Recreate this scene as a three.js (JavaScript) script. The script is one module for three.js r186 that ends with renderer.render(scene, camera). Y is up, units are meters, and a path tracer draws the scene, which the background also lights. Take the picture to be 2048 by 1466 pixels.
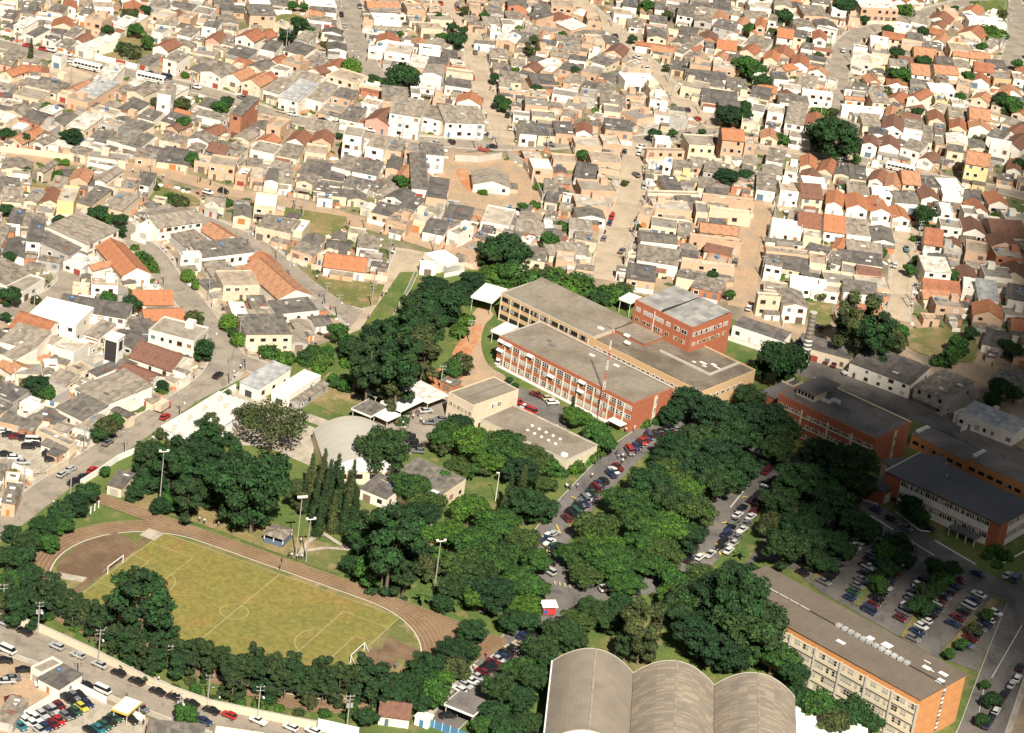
import * as THREE from 'three';
import { mergeGeometries } from 'three/addons/utils/BufferGeometryUtils.js';
import { MarchingCubes } from 'three/addons/objects/MarchingCubes.js';

// ---------------------------------------------------------------- camera, sky, sun, exposure
const scene = new THREE.Scene();
const CAM_H = 360, CAM_Z = 765, FOCAL = 5500, PITCH = 25.2 * Math.PI / 180, ROLL = 8.15 * Math.PI / 180;
const camera = new THREE.PerspectiveCamera(2 * Math.atan(733 / FOCAL) * 180 / Math.PI, 2048 / 1466, 1, 6000);
const vF = new THREE.Vector3(0, -Math.sin(PITCH), -Math.cos(PITCH));
const vU0 = new THREE.Vector3(0, Math.cos(PITCH), -Math.sin(PITCH));
const vR = new THREE.Vector3(1, 0, 0).multiplyScalar(Math.cos(ROLL)).addScaledVector(vU0, Math.sin(ROLL));
const vU = new THREE.Vector3(-Math.sin(ROLL), 0, 0).addScaledVector(vU0, Math.cos(ROLL));
camera.position.set(0, CAM_H, CAM_Z);
camera.quaternion.setFromRotationMatrix(new THREE.Matrix4().makeBasis(vR, vU, vF.clone().negate()));
scene.add(camera);

const SKY = 0.34;
const SUN_AZ = 12 * Math.PI / 180, SUN_EL = 44 * Math.PI / 180;
const sunDir = new THREE.Vector3(Math.sin(SUN_AZ) * Math.cos(SUN_EL), Math.sin(SUN_EL), Math.cos(SUN_AZ) * Math.cos(SUN_EL));
// hazy daylight: pale towards the horizon, soft blue overhead, even all round
{ const W = 128, H = 64, d = new Float32Array(W * H * 4); for (let y = 0; y < H; y++) { const el = (y + .5) / H * Math.PI - Math.PI / 2, k = Math.pow(Math.max(0, Math.sin(el)), .55); for (let x = 0; x < W; x++) { const i = (y * W + x) * 4; for (let c = 0; c < 3; c++) d[i + c] = SKY * ([.3, .305, .3][c] + ([.15, .19, .25][c] - [.3, .305, .3][c]) * k); d[i + 3] = 1; } }
  const t = new THREE.DataTexture(d, W, H, THREE.RGBAFormat, THREE.FloatType); t.mapping = THREE.EquirectangularReflectionMapping; t.magFilter = t.minFilter = THREE.LinearFilter; t.colorSpace = THREE.LinearSRGBColorSpace; t.needsUpdate = true; scene.background = t; scene.environment = t; }
const sun = new THREE.DirectionalLight(new THREE.Color(1, 0.935, 0.82), 5);
sun.target.position.set(0, 0, -80); sun.position.copy(sunDir).multiplyScalar(1500).add(sun.target.position); sun.castShadow = true;
sun.shadow.camera.left = -420; sun.shadow.camera.right = 420; sun.shadow.camera.top = 420; sun.shadow.camera.bottom = -420;
sun.shadow.camera.near = 50; sun.shadow.camera.far = 3000; sun.shadow.mapSize.set(4096, 4096); sun.shadow.radius = 2;
scene.add(sun, sun.target);
const renderer = new THREE.WebGLRenderer({ antialias: true });
renderer.setSize(1024, 733);
renderer.toneMapping = THREE.LinearToneMapping;
renderer.toneMappingExposure = 1.58;
renderer.shadowMap.enabled = true;

// ---------------------------------------------------------------- helpers
function rng(seed) { let a = seed >>> 0; return () => { a = (a + 0x6D2B79F5) | 0; let t = Math.imul(a ^ (a >>> 15), 1 | a); t = (t + Math.imul(t ^ (t >>> 7), 61 | t)) ^ t; return ((t ^ (t >>> 14)) >>> 0) / 4294967296; }; }
const R0 = rng(20240);
const pick = (r, a) => a[Math.floor(r() * a.length)];
// survey of the place: a sight line through the photograph's point (px, py) meets the level y = h here
function G(px, py, h = 0) {
  const d = vF.clone().multiplyScalar(FOCAL).addScaledVector(vR, px - 1024).addScaledVector(vU, -(py - 733));
  return d.multiplyScalar((CAM_H - h) / -d.y).add(camera.position);
}
function toPx(v) {
  const d = v.clone().sub(camera.position), z = d.dot(vF);
  return [1024 + FOCAL * d.dot(vR) / z, 733 - FOCAL * d.dot(vU) / z];
}
const TILES = { T1: [0, 0, .2539], T2: [500, 0, .2539], T3: [1000, 0, .2539], T4: [1500, 0, .2676], T5: [0, 300, .2539], T6: [500, 300, .2539], T7: [1000, 300, .2539], T8: [1500, 300, .2676],
  r1: [0, 950, .3519], r2: [600, 950, .3519], r3: [1300, 950, .3652], r4: [0, 550, .3418], r5: [600, 550, .3418], r6: [1300, 550, .3652],
  z1: [1480, 1100, .2496], z2: [960, 540, .23195], z3: [1230, 560, .2197], z4: [1440, 720, .2051], z5: [1680, 850, .191], z6: [1060, 1240, .2734], z7: [0, 1180, .2051], z8: [400, 1180, .2051], F: [0, 0, 1] };
const tp = (t, x, y) => { const a = TILES[t]; return [a[0] + x * a[2], a[1] + y * a[2]]; };
const GT = (t, x, y, h = 0) => G(...tp(t, x, y), h);

const used = {};
function numbered(n) { const k = (used[n] = (used[n] ?? -1) + 1); return k ? `${n}_${String(k).padStart(3, '0')}` : n; }
const things = [];
// look = what it looks like, zone = where it stands (a phrase); labels are completed at the end, when neighbours are known
function thing(name, look, category, zone, pos, turn = 0, group) {
  const o = new THREE.Group(); o.name = numbered(name); o.position.copy(pos); o.rotation.y = turn; scene.add(o);
  o.userData = { category }; if (group) o.userData.group = group;
  things.push({ o, look, zone }); return o;
}
function adopt(o, name, look, category, zone, group) {
  o.name = numbered(name); o.userData = { category }; if (group) o.userData.group = group;
  scene.add(o); things.push({ o, look, zone }); return o;
}
function copyOf(root, look, zone, pos, turn, group, scale) {
  const c = root.clone(); c.name = numbered(root.userData.base || root.name); c.userData = { category: root.userData.category };
  if (group) c.userData.group = group; if (scale) c.scale.set(...scale);
  c.position.copy(pos); c.rotation.set(0, turn, 0); scene.add(c); things.push({ o: c, look, zone }); return c;
}
function structure(name, geo, mat) { const m = new THREE.Mesh(geo, mat); m.name = numbered(name); m.userData.kind = 'structure'; scene.add(m); return m; }
function part(name, geo, mat, parent, label) { const m = new THREE.Mesh(geo, mat); m.name = name; if (label) m.userData.label = label; parent.add(m); return m; }

// mesh builder: flat faces with uv in metres
class MB {
  constructor() { this.p = []; this.u = []; }
  tri(a, b, c, ua, ub, uc) { this.p.push(...a, ...b, ...c); this.u.push(...ua, ...ub, ...uc); return this; }
  quad(a, b, c, d) { // counter-clockwise from outside; u along a->b, v along a->d, in metres
    const L = Math.hypot(b[0] - a[0], b[1] - a[1], b[2] - a[2]), M = Math.hypot(d[0] - a[0], d[1] - a[1], d[2] - a[2]), L2 = Math.hypot(c[0] - d[0], c[1] - d[1], c[2] - d[2]), o = (a[0] * .37 + a[2] * .73), s = (L - L2) / 2;
    this.tri(a, b, c, [o, 0], [o + L, 0], [o + L - s, M]); this.tri(a, c, d, [o, 0], [o + L - s, M], [o + s, M]); return this;
  }
  box(x0, y0, z0, x1, y1, z1, bottom = false) {
    const A = [x0, y0, z1], B = [x1, y0, z1], C = [x1, y1, z1], D = [x0, y1, z1], E = [x0, y0, z0], F = [x1, y0, z0], H = [x1, y1, z0], I = [x0, y1, z0];
    this.quad(A, B, C, D).quad(B, F, H, C).quad(F, E, I, H).quad(E, A, D, I).quad(D, C, H, I); if (bottom) this.quad(E, F, B, A); return this;
  }
  prismX(pts, z0, z1) { // outline (x,y) counter-clockwise, extruded in z from z0 (back) to z1 (front)
    const n = pts.length, c = [0, 0]; for (const q of pts) { c[0] += q[0] / n; c[1] += q[1] / n; }
    for (let i = 0; i < n; i++) { const a = pts[i], b = pts[(i + 1) % n];
      this.quad([a[0], a[1], z0], [a[0], a[1], z1], [b[0], b[1], z1], [b[0], b[1], z0].slice());
      this.tri([c[0], c[1], z1], [a[0], a[1], z1], [b[0], b[1], z1], c, a, b);
      this.tri([c[0], c[1], z0], [b[0], b[1], z0], [a[0], a[1], z0], c, b, a); }
    return this;
  }
  geo() { const g = new THREE.BufferGeometry(); g.setAttribute('position', new THREE.Float32BufferAttribute(this.p, 3)); g.setAttribute('uv', new THREE.Float32BufferAttribute(this.u, 2)); g.computeVertexNormals(); return g; }
}
const boxGeo = (x0, y0, z0, x1, y1, z1) => new MB().box(x0, y0, z0, x1, y1, z1, true).geo();
function tubeGeo(pts, r, seg = 5, n) { const c = pts.length > 2 ? new THREE.CatmullRomCurve3(pts) : new THREE.LineCurve3(pts[0], pts[1]); return new THREE.TubeGeometry(c, n || (pts.length > 2 ? pts.length * 4 : 1), r, seg, false); }
function limbGeo(a, b, ra, rb, seg = 6) { const g = new THREE.CylinderGeometry(rb, ra, a.distanceTo(b), seg, 1, false); g.translate(0, a.distanceTo(b) / 2, 0); g.applyQuaternion(new THREE.Quaternion().setFromUnitVectors(new THREE.Vector3(0, 1, 0), b.clone().sub(a).normalize())); g.translate(a.x, a.y, a.z); return g; }
const V = (x, y, z) => new THREE.Vector3(x, y, z);

// ---------------------------------------------------------------- textures (what surfaces are made of)
function hash2(x, y, s) { let h = Math.imul(x | 0, 374761393) ^ Math.imul(y | 0, 668265263) ^ Math.imul(s, 1442695041); h = Math.imul(h ^ (h >>> 13), 1274126177); return ((h ^ (h >>> 16)) >>> 0) / 4294967296; }
function vnoise(x, y, s, per) { // value noise, tiling with period per (cells)
  const xi = Math.floor(x), yi = Math.floor(y), fx = x - xi, fy = y - yi, m = (v) => per ? ((v % per) + per) % per : v;
  const u = fx * fx * (3 - 2 * fx), v = fy * fy * (3 - 2 * fy);
  const a = hash2(m(xi), m(yi), s), b = hash2(m(xi + 1), m(yi), s), c = hash2(m(xi), m(yi + 1), s), d = hash2(m(xi + 1), m(yi + 1), s);
  return a + (b - a) * u + (c - a) * v + (a - b - c + d) * u * v;
}
function fbm(x, y, s, per, oct = 4) { let t = 0, w = .5, k = 1; for (let i = 0; i < oct; i++) { t += w * vnoise(x * k, y * k, s + i * 17, per ? per * k : 0); w *= .5; k *= 2; } return t / (1 - Math.pow(.5, oct)); }
const clamp01 = (v) => v < 0 ? 0 : v > 1 ? 1 : v;
const s2 = (v) => Math.round(255 * Math.pow(clamp01(v), 1 / 2.2));
function tex(n, metres, fn, srgb = true, wrap = THREE.RepeatWrapping) { // fn(u,v in 0..1) -> [r,g,b] linear (or a value)
  const d = new Uint8Array(n * n * 4);
  for (let j = 0; j < n; j++) for (let i = 0; i < n; i++) { const c = fn(i / n, j / n), k = (j * n + i) * 4;
    if (srgb) { d[k] = s2(c[0]); d[k + 1] = s2(c[1]); d[k + 2] = s2(c[2]); } else d[k] = d[k + 1] = d[k + 2] = Math.round(255 * clamp01(c)); d[k + 3] = 255; }
  const t = new THREE.DataTexture(d, n, n, THREE.RGBAFormat); t.wrapS = t.wrapT = wrap; t.magFilter = THREE.LinearFilter; t.minFilter = THREE.LinearMipmapLinearFilter; t.generateMipmaps = true;
  if (srgb) t.colorSpace = THREE.SRGBColorSpace; t.repeat.set(1 / metres, 1 / metres); t.needsUpdate = true; return t;
}
const mix3 = (a, b, t) => [a[0] + (b[0] - a[0]) * t, a[1] + (b[1] - a[1]) * t, a[2] + (b[2] - a[2]) * t];
const mul3 = (a, k) => [a[0] * k, a[1] * k, a[2] * k];
const std = (o) => new THREE.MeshStandardMaterial({ roughness: .9, side: THREE.DoubleSide, ...o });
const lin = (r, g, b) => new THREE.Color().setRGB(r, g, b);
// stain: multiplies a base colour by weathering blotches
function weathered(n, metres, base, seed, amp = .35, fine = .2, stain = [.35, .3, .25], cover = .3) {
  return tex(n, metres, (u, v) => { const a = fbm(u * 6, v * 6, seed, 6, 4), b = fbm(u * 40, v * 40, seed + 5, 40, 2), k = clamp01((a - (.62 - cover * .4)) * 3); return mul3(mix3(base, [base[0] * stain[0] * 1.6, base[1] * stain[1] * 1.6, base[2] * stain[2] * 1.6], k * amp), 1 - fine + 2 * fine * b); });
}
function corrugated(n, metres, base, seed, ribs, tint) {
  return tex(n, metres, (u, v) => { const a = fbm(u * 5, v * 5, seed, 5, 4), b = fbm(u * 60, v * 8, seed + 3, 0, 2), sheet = hash2(Math.floor(u * 8), Math.floor(v * 4), seed) * .5 - .25;
    return mul3(mix3(base, tint, clamp01((a - .46) * 3.2)), (.86 + .28 * b) * (1 + sheet)); });
}
const ribs = (n, metres, count) => tex(n, metres, (u) => .5 + .5 * Math.cos(u * count * Math.PI * 2), false);
const bumpRib = ribs(256, 4, 16), bumpTile = tex(256, 4, (u, v) => (.5 + .5 * Math.cos(u * 20 * Math.PI * 2)) * .7 + .3 * ((v * 12) % 1), false);
// ---------------------------------------------------------------- materials
const M = {};
const tile = (base, seed) => tex(256, 4, (u, v) => { const a = fbm(u * 5, v * 5, seed, 5, 4), row = Math.floor(v * 12), col = Math.floor(u * 20), h = hash2(col, row, seed); return mul3(mix3(base, [base[0] * .55, base[1] * .6, base[2] * .7], clamp01((a - .48) * 2.2)), .82 + .36 * h); });
M.tileOrange = [0, 1, 2].map((i) => std({ map: tile([[.46, .185, .085], [.38, .145, .07], [.48, .235, .125]][i], 11 + i), bumpMap: bumpTile, bumpScale: .06 }));
M.tileBrown = [0, 1].map((i) => std({ map: tile([[.27, .115, .065], [.21, .1, .065]][i], 31 + i), bumpMap: bumpTile, bumpScale: .06 }));
M.fibre = [0, 1, 2, 3].map((i) => std({ map: corrugated(256, 8, [[.27, .225, .175], [.19, .165, .135], [.34, .285, .22], [.14, .122, .105]][i], 41 + i, 16, [[.15, .13, .11], [.11, .1, .09], [.2, .17, .14], [.09, .08, .075]][i]), bumpMap: bumpRib, bumpScale: .05 }));
M.sheet = [0, 1, 2].map((i) => std({ map: corrugated(256, 8, [[.72, .69, .62], [.42, .42, .41], [.62, .58, .5]][i], 51 + i, 16, [[.55, .5, .43], [.33, .32, .31], [.42, .36, .28]][i]), bumpMap: bumpRib, bumpScale: .04, roughness: .7 }));
M.slab = [0, 1, 2, 3].map((i) => std({ map: weathered(256, 9, [[.36, .31, .25], [.52, .46, .38], [.45, .36, .27], [.3, .27, .235]][i], 61 + i, .8, .22, [.4, .38, .35], .6) }));
M.whiteRoof = std({ map: weathered(256, 10, [.8, .77, .7], 66, .45, .08, [.45, .42, .38], .3) });
const wallBase = { w: [.82, .77, .68], c: [.68, .57, .42], p: [.58, .4, .27], b: [.46, .2, .105], y: [.76, .6, .3], g: [.42, .4, .37], k: [.66, .36, .28], n: [.62, .43, .24] };
M.wall = {}; for (const k in wallBase) M.wall[k] = [0, 1].map((i) => std({ map: weathered(256, 8, mul3(wallBase[k], i ? .93 : 1), 70 + k.charCodeAt(0) + i, .5, .09, [.5, .46, .42], i ? .55 : .25) }));
M.brick = std({ map: tex(256, 4, (u, v) => { const row = Math.floor(v * 48), a = fbm(u * 5, v * 5, 90, 5, 3), h = hash2(Math.floor(u * 16 + (row & 1) * .5), row, 91); return mul3([.43, .135, .062], (.72 + .34 * h) * (.82 + .36 * a)); }) });
M.brickOrange = std({ map: tex(256, 4, (u, v) => { const row = Math.floor(v * 40), a = fbm(u * 5, v * 5, 92, 5, 3), h = hash2(Math.floor(u * 14 + (row & 1) * .5), row, 93); return mul3([.6, .27, .1], (.8 + .26 * h) * (.84 + .32 * a)); }) });
M.tan = std({ map: weathered(256, 6, [.6, .41, .22], 94, .35, .1, [.55, .5, .45], .35) });
M.creamConcrete = std({ map: weathered(256, 6, [.66, .58, .42], 95, .5, .1, [.5, .46, .4], .45) });
M.concrete = std({ map: weathered(256, 6, [.5, .46, .4], 96, .5, .12, [.5, .48, .45], .45) });
M.white = std({ map: weathered(128, 6, [.8, .78, .73], 97, .25, .05, [.6, .57, .52], .2) });
M.glass = std({ color: lin(.02, .022, .026), roughness: .18 });
M.glassPale = std({ map: weathered(64, 3, [.42, .4, .37], 98, .8, .25, [.3, .28, .27], .5), roughness: .3 });
M.frameDark = std({ color: lin(.035, .03, .028) });
M.shutter = ['0.30,0.16,0.09', '0.10,0.09,0.085', '0.45,0.42,0.38', '0.12,0.16,0.2'].map((s) => std({ color: lin(...s.split(',').map(Number)) }));
M.gate = [[.3, .06, .045], [.1, .15, .22], [.3, .29, .27], [.2, .15, .11], [.42, .38, .32], [.16, .13, .1], [.32, .3, .28], [.12, .08, .06], [.5, .48, .44], [.45, .18, .06], [.05, .05, .05]].map((c) => std({ color: lin(...c), roughness: .6 }));
M.tank = [[.12, .22, .38], [.4, .39, .37]].map((c) => std({ color: lin(...c), roughness: .6 }));
// ---------------------------------------------------------------- ground
const GS = 760; // metres covered by one repeat of the soil
const soil = tex(2048, 1, (u, v) => { const x = u * GS, y = v * GS, a = fbm(u * 30, v * 30, 1, 30, 5), b = fbm(u * 160, v * 160, 2, 160, 3), c = fbm(u * 70, v * 70, 7, 70, 3), f = hash2(x * 6 | 0, y * 6 | 0, 3);
  let s = mix3([.4, .29, .19], [.31, .235, .165], clamp01((b - .4) * 3)); s = mix3(s, [.2, .165, .12], clamp01((c - .55) * 4)); const gr = clamp01((a - .5) * 7) * clamp01((c - .32) * 5); s = mix3(s, [.13, .145, .05], gr * .85); return mul3(s, .8 + .4 * f); });
soil.repeat.set(1, 1);
const ground = new THREE.PlaneGeometry(6080, 6080, 8, 8); ground.rotateX(-Math.PI / 2); { const p = ground.attributes.position, u = ground.attributes.uv; for (let i = 0; i < p.count; i++) u.setXY(i, p.getX(i) / GS + .31, p.getZ(i) / GS + .17); }
structure('ground', ground, std({ map: soil }));
M.asphalt = std({ map: tex(512, 26, (u, v) => { const a = fbm(u * 6, v * 6, 101, 6, 4), b = fbm(u * 90, v * 90, 102, 90, 2), p = vnoise(u * 14, v * 14, 103, 14) > .8 ? .8 : 1; return mul3(mix3([.26, .22, .175], [.35, .295, .23], clamp01((a - .3) * 2)), (.85 + .3 * b) * p); }) });
M.asphaltDark = std({ map: tex(512, 22, (u, v) => { const a = fbm(u * 6, v * 6, 105, 6, 4), b = fbm(u * 90, v * 90, 106, 90, 2), p = vnoise(u * 16, v * 9, 107, 0) > .82 ? .78 : 1; return mul3(mix3([.12, .108, .1], [.185, .165, .145], clamp01((a - .3) * 2)), (.84 + .32 * b) * p); }) });
M.cobble = std({ map: tex(512, 24, (u, v) => { const a = fbm(u * 7, v * 7, 108, 7, 4), b = fbm(u * 100, v * 100, 109, 100, 2); return mul3(mix3([.38, .3, .21], [.5, .405, .29], clamp01((a - .3) * 2)), .78 + .44 * b); }) });
M.dirtRoad = std({ map: tex(512, 28, (u, v) => { const a = fbm(u * 7, v * 7, 110, 7, 4), b = fbm(u * 80, v * 80, 111, 80, 2); return mul3(mix3([.46, .31, .19], [.36, .27, .185], clamp01((a - .35) * 2.4)), .76 + .48 * b); }) });
M.pave = std({ map: weathered(256, 12, [.47, .41, .33], 112, .7, .2, [.42, .4, .36], .5) });
M.kerb = std({ color: lin(.6, .57, .5) });
const grassTex = (s, A, B, C, m) => tex(512, m, (u, v) => { const a = fbm(u * 5, v * 5, s, 5, 5), b = fbm(u * 90, v * 90, s + 1, 90, 2), c = fbm(u * 11, v * 11, s + 2, 11, 3); return mul3(mix3(mix3(A, B, clamp01((a - .38) * 3.2)), C, clamp01((c - .58) * 4)), .7 + .6 * b); });
M.lawn = std({ map: grassTex(120, [.075, .125, .02], [.12, .155, .03], [.2, .17, .06], 40) });
M.lawnDry = std({ map: grassTex(124, [.13, .145, .035], [.27, .2, .085], [.33, .23, .12], 46) });
M.pitch = std({ map: grassTex(128, [.2, .18, .038], [.23, .185, .04], [.255, .182, .045], 74) });
M.cinder = std({ map: tex(512, 36, (u, v) => { const a = fbm(u * 7, v * 7, 131, 7, 4), b = fbm(u * 90, v * 90, 132, 90, 2); return mul3(mix3([.2, .12, .062], [.26, .165, .09], clamp01((a - .35) * 2.4)), .78 + .44 * b); }) });
M.cinderDark = std({ map: tex(512, 30, (u, v) => { const a = fbm(u * 7, v * 7, 134, 7, 4), b = fbm(u * 90, v * 90, 135, 90, 2); return mul3(mix3([.14, .085, .045], [.22, .14, .08], clamp01((a - .35) * 2.4)), .75 + .5 * b); }) });
M.redEarth = std({ map: tex(256, 20, (u, v) => { const a = fbm(u * 8, v * 8, 137, 8, 4), b = fbm(u * 80, v * 80, 138, 80, 2); return mul3(mix3([.48, .19, .075], [.5, .3, .17], clamp01((a - .4) * 2.6)), .75 + .5 * b); }) });
M.chalk = std({ map: weathered(128, 5, [.5, .45, .27], 171, .8, .3, [.5, .45, .35], .7) }); M.laneLime = std({ map: weathered(128, 5, [.44, .34, .23], 172, .8, .3, [.5, .45, .4], .7) }); M.yellowPaint = std({ color: lin(.62, .42, .08) });

let sheetY = .03; const nextY = () => (sheetY += .005);
function sheetGeo(pts, y, holes = []) { // pts world Vector3 outline
  const f = (a) => a.map((p) => new THREE.Vector2(p.x, p.z)); let c = f(pts); if (THREE.ShapeUtils.area(c) < 0) { c.reverse(); }
  const hs = holes.map(f), fs = THREE.ShapeUtils.triangulateShape(c, hs), all = c.concat(...hs), g = new THREE.BufferGeometry(), P = [], U = [];
  for (const t of fs) for (const i of [t[0], t[2], t[1]]) { P.push(all[i].x, y, all[i].y); U.push(all[i].x, all[i].y); }
  g.setAttribute('position', new THREE.Float32BufferAttribute(P, 3)); g.setAttribute('uv', new THREE.Float32BufferAttribute(U, 2)); g.computeVertexNormals(); return g;
}
const pxPoly = (t, a) => { const o = []; for (let i = 0; i < a.length; i += 2) o.push(GT(t, a[i], a[i + 1])); return o; };
function smooth(pts, closed = true, k = 6) { return new THREE.CatmullRomCurve3(pts, closed, 'centripetal').getPoints(pts.length * k); }
function patch(name, t, a, mat, round = false, block = true) { let p = pxPoly(t, a); if (round) p = smooth(p); const m = structure(name, sheetGeo(p, nextY()), mat); if (block) keep.push(p); return m; }
function ribbonGeo(pts, w, y, off = 0) { // strip of width w along pts, offset sideways
  const b = new MB(), n = pts.length, L = [], Rr = []; for (let i = 0; i < n; i++) { const d = pts[Math.min(n - 1, i + 1)].clone().sub(pts[Math.max(0, i - 1)]).setY(0).normalize(), s = V(-d.z, 0, d.x); L.push(pts[i].clone().addScaledVector(s, off - w / 2)); Rr.push(pts[i].clone().addScaledVector(s, off + w / 2)); }
  for (let i = 0; i < n - 1; i++) { const q = [L[i], Rr[i], Rr[i + 1], L[i + 1]].map((v) => [v.x, y, v.z]); const u = (v) => [v[0], v[2]]; b.tri(q[0], q[1], q[2], u(q[0]), u(q[1]), u(q[2])); b.tri(q[0], q[2], q[3], u(q[0]), u(q[2]), u(q[3])); }
  return b.geo();
}
const keep = []; // outlines where no filler house stands
const roads = [];
function road(name, t, a, w, mat, side = 0) {
  let pts = pxPoly(t, a); if (pts.length > 2) pts = new THREE.CatmullRomCurve3(pts, false, 'centripetal').getPoints(pts.length * 6);
  else pts = [0, .25, .5, .75, 1].map((k) => pts[0].clone().lerp(pts[1], k));
  structure(name, ribbonGeo(pts, w, nextY()), mat); roads.push({ pts, w, side });
}
function distRoad(p, skip) { let best = 1e9; for (const r of roads) if (r !== skip) for (let i = 0; i < r.pts.length - 1; i++) { const a = r.pts[i], b = r.pts[i + 1], dx = b.x - a.x, dz = b.z - a.z, t = clamp01(((p.x - a.x) * dx + (p.z - a.z) * dz) / (dx * dx + dz * dz)), d = Math.hypot(p.x - a.x - dx * t, p.z - a.z - dz * t) - r.w / 2; if (d < best) best = d; } return best; }
function inPoly(p, poly) { let c = false; for (let i = 0, j = poly.length - 1; i < poly.length; j = i++) { const a = poly[i], b = poly[j]; if ((a.z > p.z) !== (b.z > p.z) && p.x < (b.x - a.x) * (p.z - a.z) / (b.z - a.z) + a.x) c = !c; } return c; }
function sidewalks() { // raised pavements with kerbs, interrupted where streets meet
  for (const r of roads) if (r.side) for (const s of [-1, 1]) { let run = []; const flush = () => { if (run.length > 2) { const y = .13 + R0() * .01; const top = ribbonGeo(run, r.side, y); structure('pavement', top, M.pave); const k = new MB(); for (let i = 0; i < run.length - 1; i++) { const d = run[i + 1].clone().sub(run[i]).normalize(), n = V(-d.z, 0, d.x).multiplyScalar(-s * r.side / 2), a = run[i].clone().add(n), b = run[i + 1].clone().add(n); k.quad([a.x, 0, a.z], [b.x, 0, b.z], [b.x, y + .01, b.z], [a.x, y + .01, a.z]); const n2 = n.clone().multiplyScalar(.8), a2 = run[i].clone().add(n2), b2 = run[i + 1].clone().add(n2); k.quad([a.x, y + .01, a.z], [b.x, y + .01, b.z], [b2.x, y + .01, b2.z], [a2.x, y + .01, a2.z]); } structure('kerb', k.geo(), M.kerb); } run = []; };
    const n = r.pts.length; for (let i = 0; i < n; i++) { const d = r.pts[Math.min(n - 1, i + 1)].clone().sub(r.pts[Math.max(0, i - 1)]).setY(0).normalize(), p = r.pts[i].clone().addScaledVector(V(-d.z, 0, d.x), s * (r.w / 2 + r.side / 2)); if (distRoad(p, r) > r.side * .6) run.push(p); else flush(); } flush(); }
}
// streets of the town
road('street', 'F', [-60, 74, 0, 88, 102, 111, 203, 132, 279, 152, 381, 174, 450, 194, 525, 221, 576, 236, 678, 256, 754, 272, 881, 284, 1008, 291, 1076, 290, 1180, 282, 1275, 281, 1360, 270, 1432, 256], 8.5, M.asphalt, 1.8);
road('street', 'F', [690, -16, 700, 20, 716, 76, 728, 127, 744, 145, 783, 160], 11, M.asphalt, 1.8);
road('street', 'F', [728, 127, 690, 118, 640, 108, 590, 96, 540, 82], 5, M.asphalt, 1.2);
road('street', 'F', [885, -12, 896, 10, 911, 38, 942, 76, 957, 152, 982, 203, 1002, 254, 1008, 290], 8.5, M.cobble, 1.4);
road('street', 'F', [1145, -8, 1223, 56, 1279, 112, 1343, 178, 1406, 239, 1432, 256], 8, M.cobble, 1.3);
road('dirt_street', 'F', [1270, 284, 1268, 338, 1264, 389, 1241, 452, 1223, 503, 1208, 560], 10, M.cobble, 1.4);
road('dirt_street', 'F', [1523, 405, 1505, 470, 1490, 541, 1484, 615], 9.5, M.dirtRoad);
road('dirt_street', 'F', [1810, 462, 1805, 541, 1800, 600, 1793, 640], 7.5, M.cobble, 1.2);
road('street', 'F', [1719, 64, 1687, 94, 1677, 147, 1674, 201, 1664, 250], 8.5, M.asphalt, 1.3);
road('street', 'F', [1719, 64, 1781, 48, 1848, 26, 1930, 4, 1990, -14], 7.5, M.asphalt, 1.3);
road('street', 'F', [2018, -14, 2026, 8, 2036, 67, 2019, 134], 9, M.asphalt, 1.6);
road('street', 'F', [1527, 407, 1600, 418, 1687, 434, 1794, 458, 1860, 468], 5, M.cobble, 1);
road('street', 'F', [1634, 350, 1690, 362, 1741, 374], 4.5, M.cobble, 1);
road('street', 'F', [1715, 318, 1845, 351, 1982, 376, 2060, 395], 6.5, M.asphalt, 1.3);
road('street', 'F', [1470, 288, 1530, 296, 1600, 306, 1715, 318], 4.5, M.cobble, .9);
road('dirt_street', 'F', [-50, 300, 0, 309, 127, 320, 215, 330, 300, 340, 380, 360, 457, 383, 520, 396, 602, 411, 703, 440, 805, 470, 906, 505, 970, 540], 8.5, M.dirtRoad);
road('street', 'F', [225, 440, 254, 464, 305, 513, 335, 554, 381, 605, 420, 655, 452, 706, 440, 745, 408, 776, 308, 840, 205, 909, 103, 977, 0, 1058, -50, 1096], 9.5, M.asphalt, 1.8);
road('street', 'F', [452, 712, 500, 728, 530, 742], 8, M.asphalt, 1);
road('street', 'F', [380, 432, 440, 455, 500, 482, 551, 518, 627, 576, 690, 622, 730, 660], 8, M.asphalt, 1.6);
road('street', 'F', [822, 500, 795, 567, 762, 617, 735, 655, 700, 690], 9.5, M.cobble, 1.5);
road('street', 'F', [120, 528, 142, 556, 120, 585, 70, 608, 0, 628, -40, 640], 8, M.asphalt, 1.5);
road('avenue', 'F', [-60, 1244, 0, 1266, 123, 1311, 246, 1367, 369, 1414, 470, 1446, 600, 1478], 12, M.asphalt, 2.2);
// campus ways
patch('campus_ground', 'F', [640, 690, 720, 660, 800, 545, 960, 540, 1100, 560, 1280, 590, 1470, 640, 1620, 730, 1840, 820, 2100, 930, 2100, 1230, 1960, 1470, 1100, 1500, 840, 1500, 630, 1440, 420, 1405, 190, 1300, 0, 1225, -60, 1200, -60, 1120, 0, 1085, 130, 985, 250, 905, 400, 800, 470, 765, 520, 740, 600, 720], M.lawn);
road('campus_avenue', 'F', [868, 1458, 905, 1420, 952, 1372, 1022, 1306, 1060, 1265, 1105, 1232, 1130, 1190, 1103, 1147, 1096, 1091, 1130, 1036, 1191, 968, 1249, 909, 1300, 872, 1345, 850, 1390, 842], 10, M.asphaltDark, 1.6);
road('campus_avenue', 'F', [1125, 1195, 1190, 1172, 1260, 1164, 1322, 1154, 1373, 1118, 1435, 1046, 1483, 983, 1525, 930, 1500, 880, 1440, 850, 1385, 842], 14, M.asphaltDark);
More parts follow.
